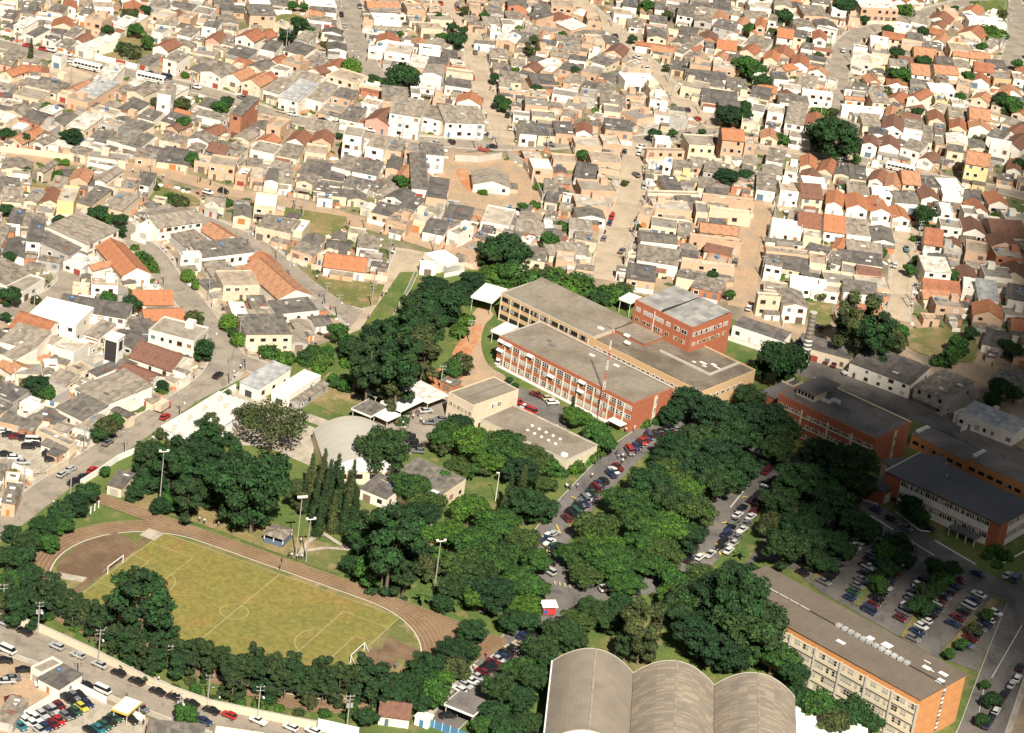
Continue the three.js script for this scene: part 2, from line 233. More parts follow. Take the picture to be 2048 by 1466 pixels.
road('campus_road', 'F', [1560, 905, 1610, 950, 1665, 982, 1738, 1019, 1811, 1063, 1884, 1107, 1957, 1154, 2060, 1212], 8.5, M.asphaltDark);
road('campus_road', 'F', [1470, 655, 1540, 697, 1614, 738, 1690, 770, 1775, 803, 1921, 864, 2060, 925], 12, M.asphaltDark);
road('street', 'F', [2070, 1180, 2030, 1280, 1998, 1366, 1960, 1470, 1945, 1500], 11, M.asphaltDark, 1.5);
sidewalks();
// ---------------------------------------------------------------- houses
const unitFrame = new MB().box(-.62, -.1, -.02, .62, 0, .17).box(-.58, 1, -.02, .58, 1.1, .13).box(-.6, 0, -.02, -.5, 1, .13).box(.5, 0, -.02, .6, 1, .13).geo(); const unitPanelFlat = boxGeo(-.5, 0, -.5, .5, 1, .5); const unitWin = boxGeo(-.5, 0, -.06, .5, 1, .06), unitPanel = boxGeo(-.5, 0, -.05, .5, 1, .05), unitSill = boxGeo(-.56, -.08, -.02, .56, 0, .16);
const tankGeo = (() => { const g = new THREE.LatheGeometry([[0, 0], [.42, 0], [.52, .75], [.56, .78], [.5, .9], [0, 1]].map((p) => new THREE.Vector2(...p)), 10); return g; })();
const wallName = { w: 'white', c: 'cream', p: 'peach', b: 'bare brick', y: 'yellow', g: 'grey', k: 'pinkish', n: 'tan' };
const roofName = { t: 'orange tile roof', T: 'brown tile roof', f: 'grey fibre-cement roof', s: 'flat concrete roof', w: 'flat white roof', m: 'pale sheet-metal roof', M: 'grey metal roof' };
const houses = []; // footprints
function frontFrame(a, b) { const e = b.clone().sub(a).setY(0), w = e.length(); e.normalize(); const n = V(-e.z, 0, e.x); if (n.z < 0) n.negate(); return { w, e, n, turn: Math.atan2(-e.z, e.x) }; }
function gableRoof(w, d, h, rise, o, alongX) { // closed slab of tiles, .16 thick
  const b = new MB(), t = .16, W = (alongX ? d : w) / 2, L = (alongX ? w : d) / 2 + o * .6, sl = rise / W, Wo = W + o, y0 = h - o * sl;
  const f = (s, x, y) => alongX ? [s, y, x] : [x, y, -s]; const quad = (...q) => b.quad(...q);
  for (const k of [-1, 1]) { const q = [f(-k * L, k * Wo, y0 + t), f(k * L, k * Wo, y0 + t), f(k * L, 0, h + rise + t), f(-k * L, 0, h + rise + t)]; quad(...(alongX ? q : q.slice()));
    const r = [f(-k * L, k * Wo, y0), f(k * L, k * Wo, y0), f(k * L, k * Wo, y0 + t), f(-k * L, k * Wo, y0 + t)]; quad(...r);
    quad(f(k * L, k * Wo, y0), f(-k * L, k * Wo, y0), f(-k * L, 0, h + rise), f(k * L, 0, h + rise)); }
  for (const s of [-L, L]) { quad(f(s, -Wo, y0), f(s, 0, h + rise), f(s, 0, h + rise + t), f(s, -Wo, y0 + t)); quad(f(s, 0, h + rise), f(s, Wo, y0), f(s, Wo, y0 + t), f(s, 0, h + rise + t)); }
  return b.geo();
}
function leanRoof(w, d, h, rise, o) { // one slope, high edge at the back
  const b = new MB(), t = .1, x = w / 2 + o, z1 = d / 2 + o, z0 = -d / 2 - o, sl = rise / d, ya = h - o * sl + .02, yb = h + rise + o * sl + .02;
  b.quad([-x, ya + t, z1], [x, ya + t, z1], [x, yb + t, z0], [-x, yb + t, z0]); b.quad([-x, ya, z1], [x, ya, z1], [x, ya + t, z1], [-x, ya + t, z1]);
  b.quad([x, ya, z1], [x, yb, z0], [x, yb + t, z0], [x, ya + t, z1]); b.quad([-x, yb, z0], [-x, ya, z1], [-x, ya + t, z1], [-x, yb + t, z0]); b.quad([x, ya, z1], [-x, ya, z1], [-x, yb, z0], [x, yb, z0]); b.quad([x, yb, z0], [-x, yb, z0], [-x, yb + t, z0], [x, yb + t, z0]); return b.geo();
}
function house(pos, turn, w, d, h, roof, wall, zone, r, opt = {}) {
  const st = Math.max(1, Math.round(h / 3)), kind = st > 1 && !'tT'.includes(roof) ? 'two_storey_house' : 'tT'.includes(roof) ? 'tiled_house' : 'sw'.includes(roof) ? 'flat_roof_house' : 'sheet_roof_house';
  const storeys = st > 2 ? 'three-storey ' : st > 1 ? 'two-storey ' : w * d > 170 ? 'large low ' : w * d < 45 ? 'small ' : '';
  const o = thing(opt.name || kind, opt.look || `${storeys}${wallName[wall]} house with ${roofName[roof]}`, opt.category || 'house', zone, pos, turn, opt.group || 'houses of the town');
  const wm = pick(r, M.wall[wall]), b = new MB(), X = w / 2, Z = d / 2;
  houses.push({ x: pos.x, z: pos.z, turn, w, d });
  if ('tT'.includes(roof) || ('fmM'.includes(roof) && r() < .28)) {
    const tileR = 'tT'.includes(roof), alongX = opt.ridge ? opt.ridge === 'x' : (w > d * 1.15 || (w > d * .8 && r() < .4)), rise = (alongX ? d : w) / 2 * (tileR ? .42 + r() * .12 : .2 + r() * .12);
    b.box(-X, 0, -Z, X, h, Z);
    if (alongX) for (const s of [-X, X]) { b.tri([s, h, -Z], [s, h, Z], [s, h + rise, 0], [-Z, h], [Z, h], [0, h + rise]); }
    else for (const s of [-Z, Z]) b.tri([-X, h, s], [X, h, s], [0, h + rise, s], [-X, h], [X, h], [0, h + rise]);
    part('wall', b.geo(), wm, o);
    const rm = roof === 't' ? pick(r, M.tileOrange) : roof === 'T' ? pick(r, M.tileBrown) : roof === 'f' ? pick(r, M.fibre) : roof === 'm' ? M.sheet[r() < .6 ? 0 : 2] : M.sheet[1];
    const rf = part('roof', gableRoof(w, d, h, rise, tileR ? .45 : .25, alongX), rm, o);
    if (tileR && r() < .6) part('ridge', alongX ? boxGeo(-X - .2, h + rise + .1, -.14, X + .2, h + rise + .26, .14) : boxGeo(-.14, h + rise + .1, -Z - .2, .14, h + rise + .26, Z + .2), M.tileBrown[0], rf);
  } else if ('sw'.includes(roof)) {
    const ph = .25 + r() * .75, t = .16; b.box(-X, 0, -Z, X, h, Z); b.box(-X, h, Z - t, X, h + ph, Z); b.box(-X, h, -Z, X, h + ph, -Z + t); b.box(-X, h, -Z + t, -X + t, h + ph, Z - t); b.box(X - t, h, -Z + t, X, h + ph, Z - t);
    part('wall', b.geo(), wm, o);
    o.userData.lean = 0; const rf = part('roof', boxGeo(-X + t, h + .01, -Z + t, X - t, h + .08, Z - t), roof === 'w' ? M.whiteRoof : pick(r, M.slab), o);
    if (roof === 's' && r() < .35 && w > 4 && d > 5) { const hx = (r() - .5) * (w - 3.4), hz = -Z + 1.8; part('roof_hut', boxGeo(hx - 1.3, h + .08, hz - 1.4, hx + 1.3, h + 2.1, hz + 1.4), wm, rf); }
  } else {
    const rise = Math.min(1.6, d * (.07 + r() * .08)), ph = r() < .35 ? .5 : 0;
    b.quad([-X, 0, Z], [X, 0, Z], [X, h + ph, Z], [-X, h + ph, Z]); b.quad([X, 0, -Z], [-X, 0, -Z], [-X, h + rise, -Z], [X, h + rise, -Z]);
    b.quad([X, 0, Z], [X, 0, -Z], [X, h + rise, -Z], [X, h, Z]); b.quad([-X, 0, -Z], [-X, 0, Z], [-X, h, Z], [-X, h + rise, -Z]);
    o.userData.lean = rise; if (ph) b.box(-X, h, Z - .15, X, h + ph, Z - .01);
    part('wall', b.geo(), wm, o);
    part('roof', leanRoof(w, ph ? d - .7 : d, h, rise, ph ? .1 : .25), roof === 'f' ? pick(r, M.fibre) : roof === 'm' ? M.sheet[r() < .6 ? 0 : 2] : M.sheet[1], o);
  }
  // openings: windows on each visible storey, a door or gate at street level
  const fh = h / st; const glass = () => r() < .62 ? M.glass : pick(r, M.shutter);
  const put = (name, gx, gy, face, ww, hh, mat) => { const m = part(name, name === 'window' ? unitWin : unitPanel, mat, o); if (name === 'window' && r() < .55) part('frame', unitFrame, r() < .6 ? M.white : M.shutter[0], m); m.scale.set(ww, hh, 1); if (face === 'f') m.position.set(gx, gy, Z); else { m.rotation.y = face === 'r' ? Math.PI / 2 : -Math.PI / 2; m.position.set(face === 'r' ? X : -X, gy, gx); } };
  if (!opt.blank) for (let s = 0; s < st; s++) { const y = s * fh + fh * .36;
    const nf = Math.max(1, Math.floor(w / (2.6 + r() * 1.3))); let gateAt = s === 0 ? Math.floor(r() * nf) : -1;
    for (let i = 0; i < nf; i++) { const gx = -X + (i + .5) * w / nf + (r() - .5) * .3; if (i === gateAt) { if (w / nf > 2.9 && r() < .6) put('garage_door', gx, .02, 'f', 2.4, Math.min(2.3, fh * .8), pick(r, M.gate)); else put('door', gx, .02, 'f', .95, 2.05, pick(r, M.gate)); } else if (r() < (st > 1 ? .85 : .6)) put('window', gx, y, 'f', .95 + r() * .7, Math.min(1.25, fh * .42), glass()); }
    for (const f of ['l', 'r']) { const ns = Math.floor(d / 4.2); for (let i = 0; i < ns; i++) if (r() < .42) put('window', -Z + (i + .5) * d / ns, y, f, .8 + r() * .6, Math.min(1.15, fh * .4), glass()); } }
  // loose sheets, planks and blocks left on the roof
  if (!'tT'.includes(roof) && o.userData.lean !== undefined) { const n = Math.floor(r() * 4); for (let i = 0; i < n; i++) { const a = .6 + r() * 1.6, b = .4 + r() * 1.1, x = (r() - .5) * (w - a - .6), z = (r() - .5) * (d - b - .8); const m = part('roof_sheet', unitPanelFlat, pick(r, [M.sheet[0], M.fibre[2], M.fibre[3], M.tileBrown[0], M.whiteRoof, M.fibre[1]]), o); m.scale.set(a, .07, b); m.position.set(x, h + .12 + o.userData.lean * (Z - z) / d, z); m.rotation.set(Math.atan2(o.userData.lean, d), 0, 0); } }
  delete o.userData.lean;
  // lean-to extensions built on later, each with its own roof
  if (!opt.blank && opt.category === undefined) { const n = r() < .3 ? 0 : r() < .55 ? 1 : 2; for (let i = 0; i < n; i++) { const aw = Math.min(w, w * (.3 + r() * .45)), ad = 1.4 + r() * 2.2, ah = 1.9 + r() * .6, ax = i ? X - aw / 2 : -X + aw / 2 + (n < 2 ? r() * (w - aw) : 0), side = r() < .35; const px = side ? X + ad / 2 + .02 : ax, pz = side ? (r() - .5) * (d - aw) : Z + ad / 2 + .02; const wp = o.localToWorld(V(side ? X + ad : ax, 0, side ? pz : Z + ad)); if (distRoad(wp) < .4 || (i && side)) continue; const wx = side ? ad : aw, wz = side ? Math.min(aw, d * .8) : ad; const an = part('annex', boxGeo(px - wx / 2, 0, pz - wz / 2, px + wx / 2, ah, pz + wz / 2), pick(r, M.wall[pick(r, [wall, 'c', 'p', 'b', 'g', 'w'])]), o); const rr = part('annex_roof', leanRoof(wx, wz, ah, .3, .18), pick(r, [...M.fibre, ...M.fibre, M.sheet[2], M.tileBrown[0], M.slab[1], M.slab[3]]), an); rr.position.set(px, 0, pz); if (!side && r() < .6) { const dr = part('door', unitPanel, pick(r, M.gate), an); dr.scale.set(.8, 1.7, 1); dr.position.set(px, .02, pz + wz / 2); } } }
  // what is fixed to it: awning, water tank, yard wall
  if (!opt.blank && r() < .16 && st > 1) { const a = part('awning', leanRoof(w * .9, 1.5, 0, .25, 0), pick(r, M.fibre), o); a.position.set(0, fh * .92, Z + .76); }
  if (r() < .16 && !'tT'.includes(roof)) { const k = part('water_tank', tankGeo, pick(r, M.tank), o); k.position.set((r() - .5) * (w - 2), h + (roof === 's' || roof === 'w' ? .08 : .3 + r() * .3), -Z * .3); k.scale.setScalar(1 + r() * .4); }
  if (r() < (opt.yard ? .6 : .35)) { const L = 1.8 + r() * 2.6, s = r() < .5 ? -1 : 1, y = new MB(); y.box(s > 0 ? X - .14 : -X, 0, Z + .01, s > 0 ? X : -X + .14, 1.7 + r() * .5, Z + L); if (r() < .5) y.box(-X + .15, 0, Z + L - .14, X - .15, 1.6, Z + L); part('yard_wall', y.geo(), pick(r, M.wall[r() < .6 ? 'w' : r() < .6 ? 'c' : 'p']), o); }
  return o;
}
function traced(t, zone, rows) { rows.trim().split('\n').forEach((line, i) => { for (const it of line.split(';')) { const q = it.trim().split(/\s+/); if (q.length < 8) continue; const [x1, y1, x2, y2, d0, h] = q.map(Number), h1 = h > 8.5 ? h : Math.max(2.5, h * .84), d = d0 < 13 ? d0 * 1.14 : d0; let a = GT(t, x1, y1, h1), b = GT(t, x2, y2, h1); if (a.x > b.x) [a, b] = [b, a]; const f = frontFrame(a, b); let dd = d; const back = () => [0, .5, 1].some((k) => distRoad(a.clone().lerp(b, k).addScaledVector(f.n, -dd)) < .5); while (dd > 3.6 && back()) dd -= .6; const c = a.clone().add(b).multiplyScalar(.5).addScaledVector(f.n, -dd / 2).setY(0);
  house(c, f.turn, f.w, dd, h1, q[6], q[7], zone, rng(Math.round(x1 * 31 + y1 * 77 + t.charCodeAt(1) * 991)), { ridge: q[8] }); } }); }
traced('T1', 'in the upper-left blocks', `
108 200 180 222 9 5.5 m w; 190 275 262 300 9 3 f w; 410 205 590 225 7 4 t c; 370 95 480 115 8 3 f c; 500 60 600 68 7 3 t w; 150 95 260 110 9 3 f p; 665 160 800 190 9 6.5 s p; 740 70 895 78 8 6 s w
895 190 985 215 8 4.5 m w; 1195 120 1300 150 8 5.5 s c; 1320 122 1400 138 6 4 T c; 1405 145 1500 165 8 5 s p; 1225 185 1390 205 7 4 f w; 1195 250 1280 272 7 5 s w; 1590 215 1700 235 9 6 f w; 1395 265 1500 290 8 5 f w
1280 288 1388 302 5 3 s p; 1500 330 1590 345 6 3 f c; 1620 312 1730 335 8 4 T k; 1740 340 1850 365 7 4 f w; 1855 290 2000 330 9 8 t w; 1205 370 1320 402 9 5 T w; 1285 470 1390 500 9 6.2 f w; 1080 490 1170 515 7 3 f g
1480 550 1570 575 8 3.6 f c; 1580 562 1740 610 11 6 f w z; 1775 592 1895 632 9 5 t w z; 1905 642 2048 682 9 6 t c; 740 622 868 648 16 4.5 m w; 590 735 735 780 17 4.5 M p; 285 640 500 700 4 3 f g; 150 670 440 735 6 3 f c
530 785 690 828 6 4 s p; 890 720 960 740 7 3 f p; 1000 715 1130 757 13 5 f c; 1240 745 1345 762 8 9 f w; 940 850 1060 890 8 3 f w; 1815 895 1900 915 17 9 f b; 1575 1040 1688 1075 8 4 T c; 525 990 662 1030 13 4 m c
385 960 500 990 10 3 f c; 25 870 180 915 7 3.5 f c; 185 917 330 960 7 3.2 f p; 265 1120 340 1145 8 4 f w z; 375 1125 500 1155 6 3 m w; 180 1050 268 1075 6 3 t c; 95 1010 178 1030 5 3 w w; 700 1090 830 1120 8 3 f c
840 1112 960 1147 12 4 f w; 965 1150 1080 1183 11 3.6 f w; 1000 1002 1110 1040 7 4 f c; 1085 920 1200 950 7 4 f w; 1270 950 1400 985 7 4 f c; 1310 1000 1400 1030 8 4 T p; 1490 930 1600 960 7 3 f c; 1480 1092 1640 1130 7 4 f w
1840 1080 1960 1112 8 4 f c; 1735 1190 1870 1230 7 3 f c; 1255 1112 1420 1145 7 3 f c; 545 1210 670 1240 6 3 f c; 690 1240 990 1278 6 3 s c; 1060 1250 1230 1268 7 3 f p; 1235 1270 1400 1290 7 3 f c; 8 570 95 600 8 3 t c
190 558 320 566 5 3 t p; 410 450 480 466 5 5 s w; 10 440 150 472 8 3 f c; 500 275 570 292 9 4 f w; 572 322 660 342 8 3 T w; 595 365 680 400 17 4 m w; 440 360 520 380 7 3 f w; 10 150 100 166 8 3 f c
280 142 470 168 5 3 s w; 490 172 600 188 5 4 s w; 610 130 700 145 8 5 f w; 10 830 130 852 6 3 s w; 870 960 990 992 6 3 f g; 720 870 900 915 5 3 s c`);
traced('T2', 'left of top centre', `
0 118 205 125 9 6.5 f p; 0 50 170 60 8 4 w w; 440 40 685 55 7 4 w w; 480 100 680 115 6 3 f w; 450 130 560 150 6 3 t w; 460 165 640 188 6 3 f w; 570 252 720 275 7 3 f w z; 615 332 745 357 7 3 m w
615 388 760 402 7 4 f w; 360 300 450 325 7 4 f g; 0 290 100 322 9 6 t w; 75 395 190 420 9 5 f w; 250 490 390 530 7 6 s p; 400 490 540 535 7 4 f c; 470 545 560 580 8 3 T p; 590 532 740 562 8 4 t w
610 592 820 660 9 6 s c; 825 662 1055 712 5 4 w c; 0 640 98 668 10 6 t c; 102 700 222 738 11 5 f w; 228 762 378 800 19 6 M w z; 425 760 570 800 12 5 f w; 640 765 790 800 9 6 f p; 705 930 840 960 10 4 f w
910 942 1090 985 11 5 T k z; 1100 885 1340 925 14 9 f w; 1345 930 1500 965 11 6 f w; 1540 965 1850 976 12 7 f w; 1270 745 1345 752 7 7 s w; 1630 802 1815 830 9 4 t w z; 1440 790 1540 802 6 4 s p; 1360 575 1510 600 9 8 f w
1545 572 1755 600 4 7 s c; 1535 682 1730 710 8 4 f w; 1250 520 1375 540 9 5 m p; 1060 420 1260 450 12 6 s w; 935 370 1050 382 7 4 m w; 1370 342 1500 390 8 3 f w; 1330 410 1500 430 7 4 w w; 980 170 1195 180 8 5 w w
985 236 1240 250 4.5 3 f w; 930 60 1180 68 9 3 t p x; 890 115 1230 126 7 3 f w; 1240 85 1385 92 8 5 s p; 1410 85 1500 95 7 4 s p; 1350 230 1520 236 7 5 s c; 890 180 975 190 7 4 s p; 920 265 1010 276 6 3 m g
1285 345 1360 356 6 3 t w; 1720 190 1840 196 8 4 f p; 1850 196 1975 204 7 4 f p; 1770 335 1930 350 8 4 f w; 1940 312 2040 330 8 4 m p; 1900 450 2030 462 7 4 f c; 1920 560 2048 572 7 4 f p; 1960 690 2048 702 8 4 f c
1690 150 1800 160 8 3 f c; 1880 110 2000 116 8 4 f g; 1730 80 1820 90 7 4 s p; 430 1012 670 1052 8 4 f w; 130 1000 240 1026 9 6 s p; 285 1112 430 1142 9 4 T w; 490 1110 640 1132 8 4 T p; 735 1070 880 1092 9 10.5 s w
910 1160 1050 1190 10 7 f w; 1065 1190 1190 1210 9 6 f p; 1220 1190 1335 1210 9 6 s p; 1345 1225 1530 1242 9 6 f w; 0 1182 190 1222 9 5 s w; 210 1220 370 1250 9 4 f c; 430 1210 600 1232 8 4 s c; 0 1000 120 1030 7 3 f c`);
traced('T3', 'on the crowded central hillside', `
965 60 1075 76 9 5 f w z; 900 115 1040 130 8 4 s w; 1220 85 1310 96 9 5 f w; 1395 115 1520 136 12 6 f w z; 1540 120 1690 150 9 4 f w; 1670 152 1800 170 8 4 t w z; 1820 130 1880 141 7 5 f w; 1850 190 1922 206 9 5 t w z
1945 150 2048 160 9 4 f w; 1070 350 1370 390 8 4 t w x; 1190 392 1360 426 5 3 t w x; 1380 402 1442 420 21 5 f w; 1460 390 1540 410 8 4 t c; 1450 460 1580 476 9 3 f c; 1710 380 1860 402 9 5 t w x; 1690 450 1760 466 7 7 t w
1890 402 2000 430 8 4 t c; 1495 520 1660 546 7 5 s p; 1475 600 1790 632 6 4 f w; 1500 665 1770 682 6 3 f w; 1790 690 1940 710 8 3 f w; 1425 680 1615 720 9 5 s c; 1595 800 1870 836 10 4 f c; 1640 732 1830 765 5 4 s c
1840 765 2040 800 5 4 s c; 985 645 1240 652 8 5 w w; 960 512 1040 540 9 6 s c; 1050 560 1190 590 9 4 s p; 155 1065 290 1076 12 5 f w; 300 1080 435 1086 9 4 f c; 440 1060 590 1072 10 4 f p; 600 1040 720 1056 8 4 T w
830 1030 1040 1052 9 4 f p; 595 1150 805 1165 8 5 s p; 812 1140 958 1150 9 5 s p; 1215 910 1338 925 8 6 s w; 1340 930 1480 946 7 5 s g; 1160 1190 1455 1197 10 7 s p; 1225 1115 1350 1126 8 4 w w; 1490 1150 1690 1162 10 8 s c
1755 1095 1925 1112 9 9 t p x; 1930 1140 2010 1150 7 7 s p; 270 90 400 105 7 4 f p; 560 110 700 155 8 4 m p; 440 180 560 240 8 4 m p; 690 180 800 190 9 6 s p; 690 330 830 340 8 4 s p; 0 320 120 345 9 4 m p; 490 400 620 420 8 3 f p
640 360 730 375 8 4 s p; 830 410 960 440 9 4 T p; 300 490 380 520 8 4 w w; 330 560 410 580 8 4 w p; 640 570 760 600 7 4 f p; 0 570 90 580 8 4 f p; 30 640 170 650 8 4 f c; 0 720 240 735 9 4 s p; 200 830 380 850 9 5 s p
410 750 600 780 7 3 s w; 480 910 560 925 6 3 f c; 820 890 945 905 8 4 s c; 950 880 1080 950 9 5 s p; 720 930 790 945 6 3 s w`);
traced('T4', 'in the top-right blocks', `
185 42 310 60 9 5 f c; 0 60 160 76 9 5 s w; 0 112 120 130 9 3 f c; 135 160 195 171 8 6 f w; 45 195 115 206 9 8 t p; 405 110 580 121 9 5 f p; 610 85 720 100 10 6 w w; 740 140 820 150 7 4 s p
835 62 1110 76 14 7 m p z; 350 205 490 216 9 5 f w; 500 205 645 240 8 6 s w; 205 272 320 290 9 7 t w x; 475 292 570 306 9 7 t w; 380 370 465 386 8 4 f w; 472 372 620 392 6 3 T p; 105 442 205 460 9 5 t c
200 502 270 530 9 4 t c; 310 482 430 502 10 5 t w z; 440 532 570 562 11 6 t w z; 572 580 640 600 7 5 f w; 250 662 380 682 6 4 s w; 390 692 620 722 9 6 w w; 225 760 440 786 7 5 f w; 262 915 400 940 22 6 f w z
130 850 250 870 9 7 s w; 420 930 560 952 10 6 t w; 0 720 140 746 9 4 f c; 775 350 880 366 9 5 s w; 760 442 895 490 10 6 s w; 900 330 1040 352 10 5 w w; 910 402 1040 420 8 5 s c; 900 500 1010 511 5 4 s y
890 545 1010 556 5 3 f c; 712 660 868 680 14 4 f w; 715 740 855 752 8 4 t w x; 870 710 960 730 10 4 f c; 690 802 1000 832 6 5 w w; 1050 502 1190 520 8 5 f w; 1230 420 1390 441 9 4 t c x; 1210 550 1345 566 10 6 t w x
1200 620 1335 640 6 3 f g; 1385 545 1560 562 8 4 t w x; 1680 525 1820 546 9 6 t w x; 1825 590 1955 601 9 5 s n; 1970 600 2048 611 9 6 s w; 1345 670 1540 690 7 4 w w; 1545 640 1640 660 8 6 s p; 1180 720 1268 748 11 7 t w z
1165 802 1220 830 6 4 T w; 1120 690 1178 700 6 4 s w; 1385 765 1475 776 7 3 s y; 1340 900 1455 916 9 4 T c z; 1490 870 1620 890 9 4 f p; 1645 880 1795 900 9 7 t p x; 1640 952 1790 976 7 5 t w; 1815 740 1945 756 9 4 t c x
1010 860 1070 872 10 5 t w; 990 960 1140 986 14 6 T w; 845 935 980 950 9 5 f c; 965 1095 1115 1120 9 5 T w z; 840 1075 950 1096 8 6 T w; 1145 960 1300 985 9 4 f c; 1130 1012 1280 1042 6 5 w w; 1125 1110 1260 1150 9 6 f w
1470 1060 1625 1086 9 6 m c; 1300 1010 1368 1020 8 4 f w; 1290 1070 1360 1081 8 4 f c; 1385 1000 1460 1011 8 4 f w; 1390 1080 1460 1091 8 4 f p; 1640 1110 1790 1121 8 3 f c; 1885 1080 2020 1120 16 5 T w z; 1795 1090 1950 1120 8 8 w w
1880 920 1950 940 8 4 f c; 1590 82 1700 110 9 4 t w; 1420 90 1560 101 8 4 s p; 1640 162 1920 190 8 5 w w; 1500 380 1680 401 10 5 s c; 1520 412 1640 430 5 4 t c; 1650 432 1800 447 6 4 t c; 1370 300 1450 320 8 4 t w
1560 245 1730 290 9 4 t c; 1360 190 1440 210 7 4 T c; 1170 300 1290 320 9 4 f c; 1130 342 1290 370 7 5 s p; 1300 360 1430 380 7 4 f p; 1400 492 1530 508 9 4 f c; 1535 508 1660 522 9 4 f c; 1060 212 1180 240 8 5 w w
1200 172 1320 200 8 4 f w; 310 60 400 70 7 4 f c; 0 240 40 250 7 5 t c; 30 550 105 560 10 6 w w; 180 600 290 610 8 4 f w; 1760 700 1815 715 8 6 s w`);
traced('T5', 'in the left-edge blocks', `
690 112 900 150 10 4 s w; 550 232 690 252 8 5 t p; 750 240 830 260 14 5 f w; 450 410 580 426 12 8 s y; 605 410 710 440 14 5 f c; 810 440 960 480 11 4 f c; 945 312 1060 330 9 6 s p; 1065 262 1170 282 8 6 f w
1105 530 1375 455 10 4 f w; 1110 572 1470 500 8 3 f w; 1245 615 1590 567 12 5.5 f w; 1070 612 1190 650 9 4 w w; 1595 848 2000 800 8 5 f w; 1425 850 1590 843 10 6 w w; 1740 730 1895 700 10 4 t w; 1620 590 1740 680 4 3.5 t w
730 945 890 905 13 4.5 t w x; 965 990 1185 970 23 5 t w z; 500 890 640 940 7 3 m w; 690 745 935 630 16 6 f w; 540 825 680 745 12 4 f g; 205 715 315 726 14 8 f w; 300 860 470 892 6 4 f g; 10 830 190 852 14 3 f w
60 570 160 582 9 5 f w; 165 597 365 603 8 4 f w; 15 400 170 412 8 5 f c; 190 402 290 420 9 4 f c; 335 410 450 421 10 3 T c; 10 150 240 172 8 3 f c; 295 170 340 181 10 4 f c; 40 1060 255 960 16 5 f w
180 1130 350 1020 9 4 s w; 720 1075 930 1086 6 6 s w; 570 1090 700 1101 6 4 s c; 1060 1215 1365 1216 9 4 t c x; 1130 1130 1255 1136 5 3 m w; 1760 1075 2048 1070 10 6 s c; 1640 1102 1750 1086 9 4 f c; 640 1015 730 1021 6 3 f c
1620 430 1770 446 7 3 f c; 1610 470 1710 481 5 3 m g; 1645 120 1850 150 8 6 s p; 1855 200 1940 216 7 5 w p; 1530 100 1645 120 6 4 s p; 1090 52 1220 80 8 3 f w; 1230 72 1480 122 10 3 f c; 0 60 40 64 8 3 s w`);
traced('T6', 'beside the long dirt road', `
30 450 205 470 10 6 w c; 45 612 320 672 10 5 f c; 325 645 410 662 9 5 w c; 225 1170 480 1137 25 5 t w z; 75 930 240 916 18 4 t w z; 580 915 905 960 9 4 t w x; 960 912 1080 930 9 3 f w; 840 780 1010 801 9 3 f w
600 770 790 791 6 3 f c; 640 700 730 716 6 3 f c; 530 832 580 850 6 4 w c; 770 662 900 682 5 3 s c; 115 240 222 255 10 4 f w; 228 256 330 266 7 4 f w; 0 230 100 240 9 4 s p; 500 330 590 345 7 3 f c
595 372 760 387 7 3 f c; 530 392 650 402 4 3 s w; 770 390 920 402 7 3 f c; 830 330 920 346 6 3 w w; 565 237 720 262 10 3 f c; 725 272 900 315 9 3 f c; 905 302 985 326 8 3 f c; 990 340 1060 362 9 3 f w
1065 370 1200 410 9 3 f w; 370 175 470 200 9 3 f c; 490 190 600 212 9 3 f w; 640 140 790 180 11 5 f w; 805 165 995 202 10 6 f w; 1070 140 1165 156 10 5 f p; 1150 202 1235 220 10 4 t p; 1275 300 1400 312 30 5 f w z
1385 380 1545 402 17 4 f p z; 1760 270 2048 298 11 3.6 f w; 1815 572 2040 612 16 4 s w; 1360 640 1520 672 9 4 f w; 1250 540 1380 572 8 5 s c; 945 502 1110 542 9 3 f c; 1070 560 1230 602 7 5 s p; 1555 652 1640 682 9 5 s w
1650 780 1800 832 9 5 s p; 1340 912 1470 922 9 4 w w; 1480 900 1640 870 12 4 w w`);
traced('T7', 'behind the brick school', `
260 152 420 162 9 6 w p; 640 325 915 341 9 5 s p; 600 440 865 461 9 5 s p; 610 530 830 546 8 4 f w; 780 152 945 180 9 5 s p; 720 92 955 110 9 5 s p; 590 712 760 746 12 4 f c; 390 830 715 836 8 3 f c
440 880 590 901 7 4 s p; 600 932 740 951 9 4 f p; 1165 350 1570 362 9 4 s c; 1595 372 2005 420 9 5 s p; 1215 470 1510 492 8 5 s p; 1085 520 1183 541 9 5 s p; 1545 500 1640 512 9 5 s c; 1650 482 1980 522 8 5 s c
1190 602 1390 632 8 4 s c; 1400 650 1500 666 8 3 f c; 1110 712 1400 742 7 5 f w; 1495 692 1900 742 9 5 s p; 1580 640 1870 672 6 4 t p x; 1610 790 1815 832 8 4 T c x; 1080 862 1400 912 9 5 f w; 1430 882 1850 942 9 6 s p
1000 1010 1220 1042 10 4 f p; 920 950 1000 962 7 4 f w; 1390 1012 1600 1052 6 4 f c; 1510 1077 1735 1130 8 4 f b; 990 830 1070 841 8 4 s c; 1150 170 1275 186 9 4 f c; 1285 120 1350 131 6 7 w w; 1370 170 1530 186 9 5 f c
1380 212 1500 230 5 4 s y; 1560 290 1800 332 7 3 f c; 345 332 450 346 8 3 f g; 350 420 450 436 8 3 f c; 150 545 320 570 6 3 f c; 350 540 440 555 6 3 f g; 120 640 330 670 8 3 f c; 180 720 240 735 5 3 w w; 350 615 420 622 5 3 w w`);
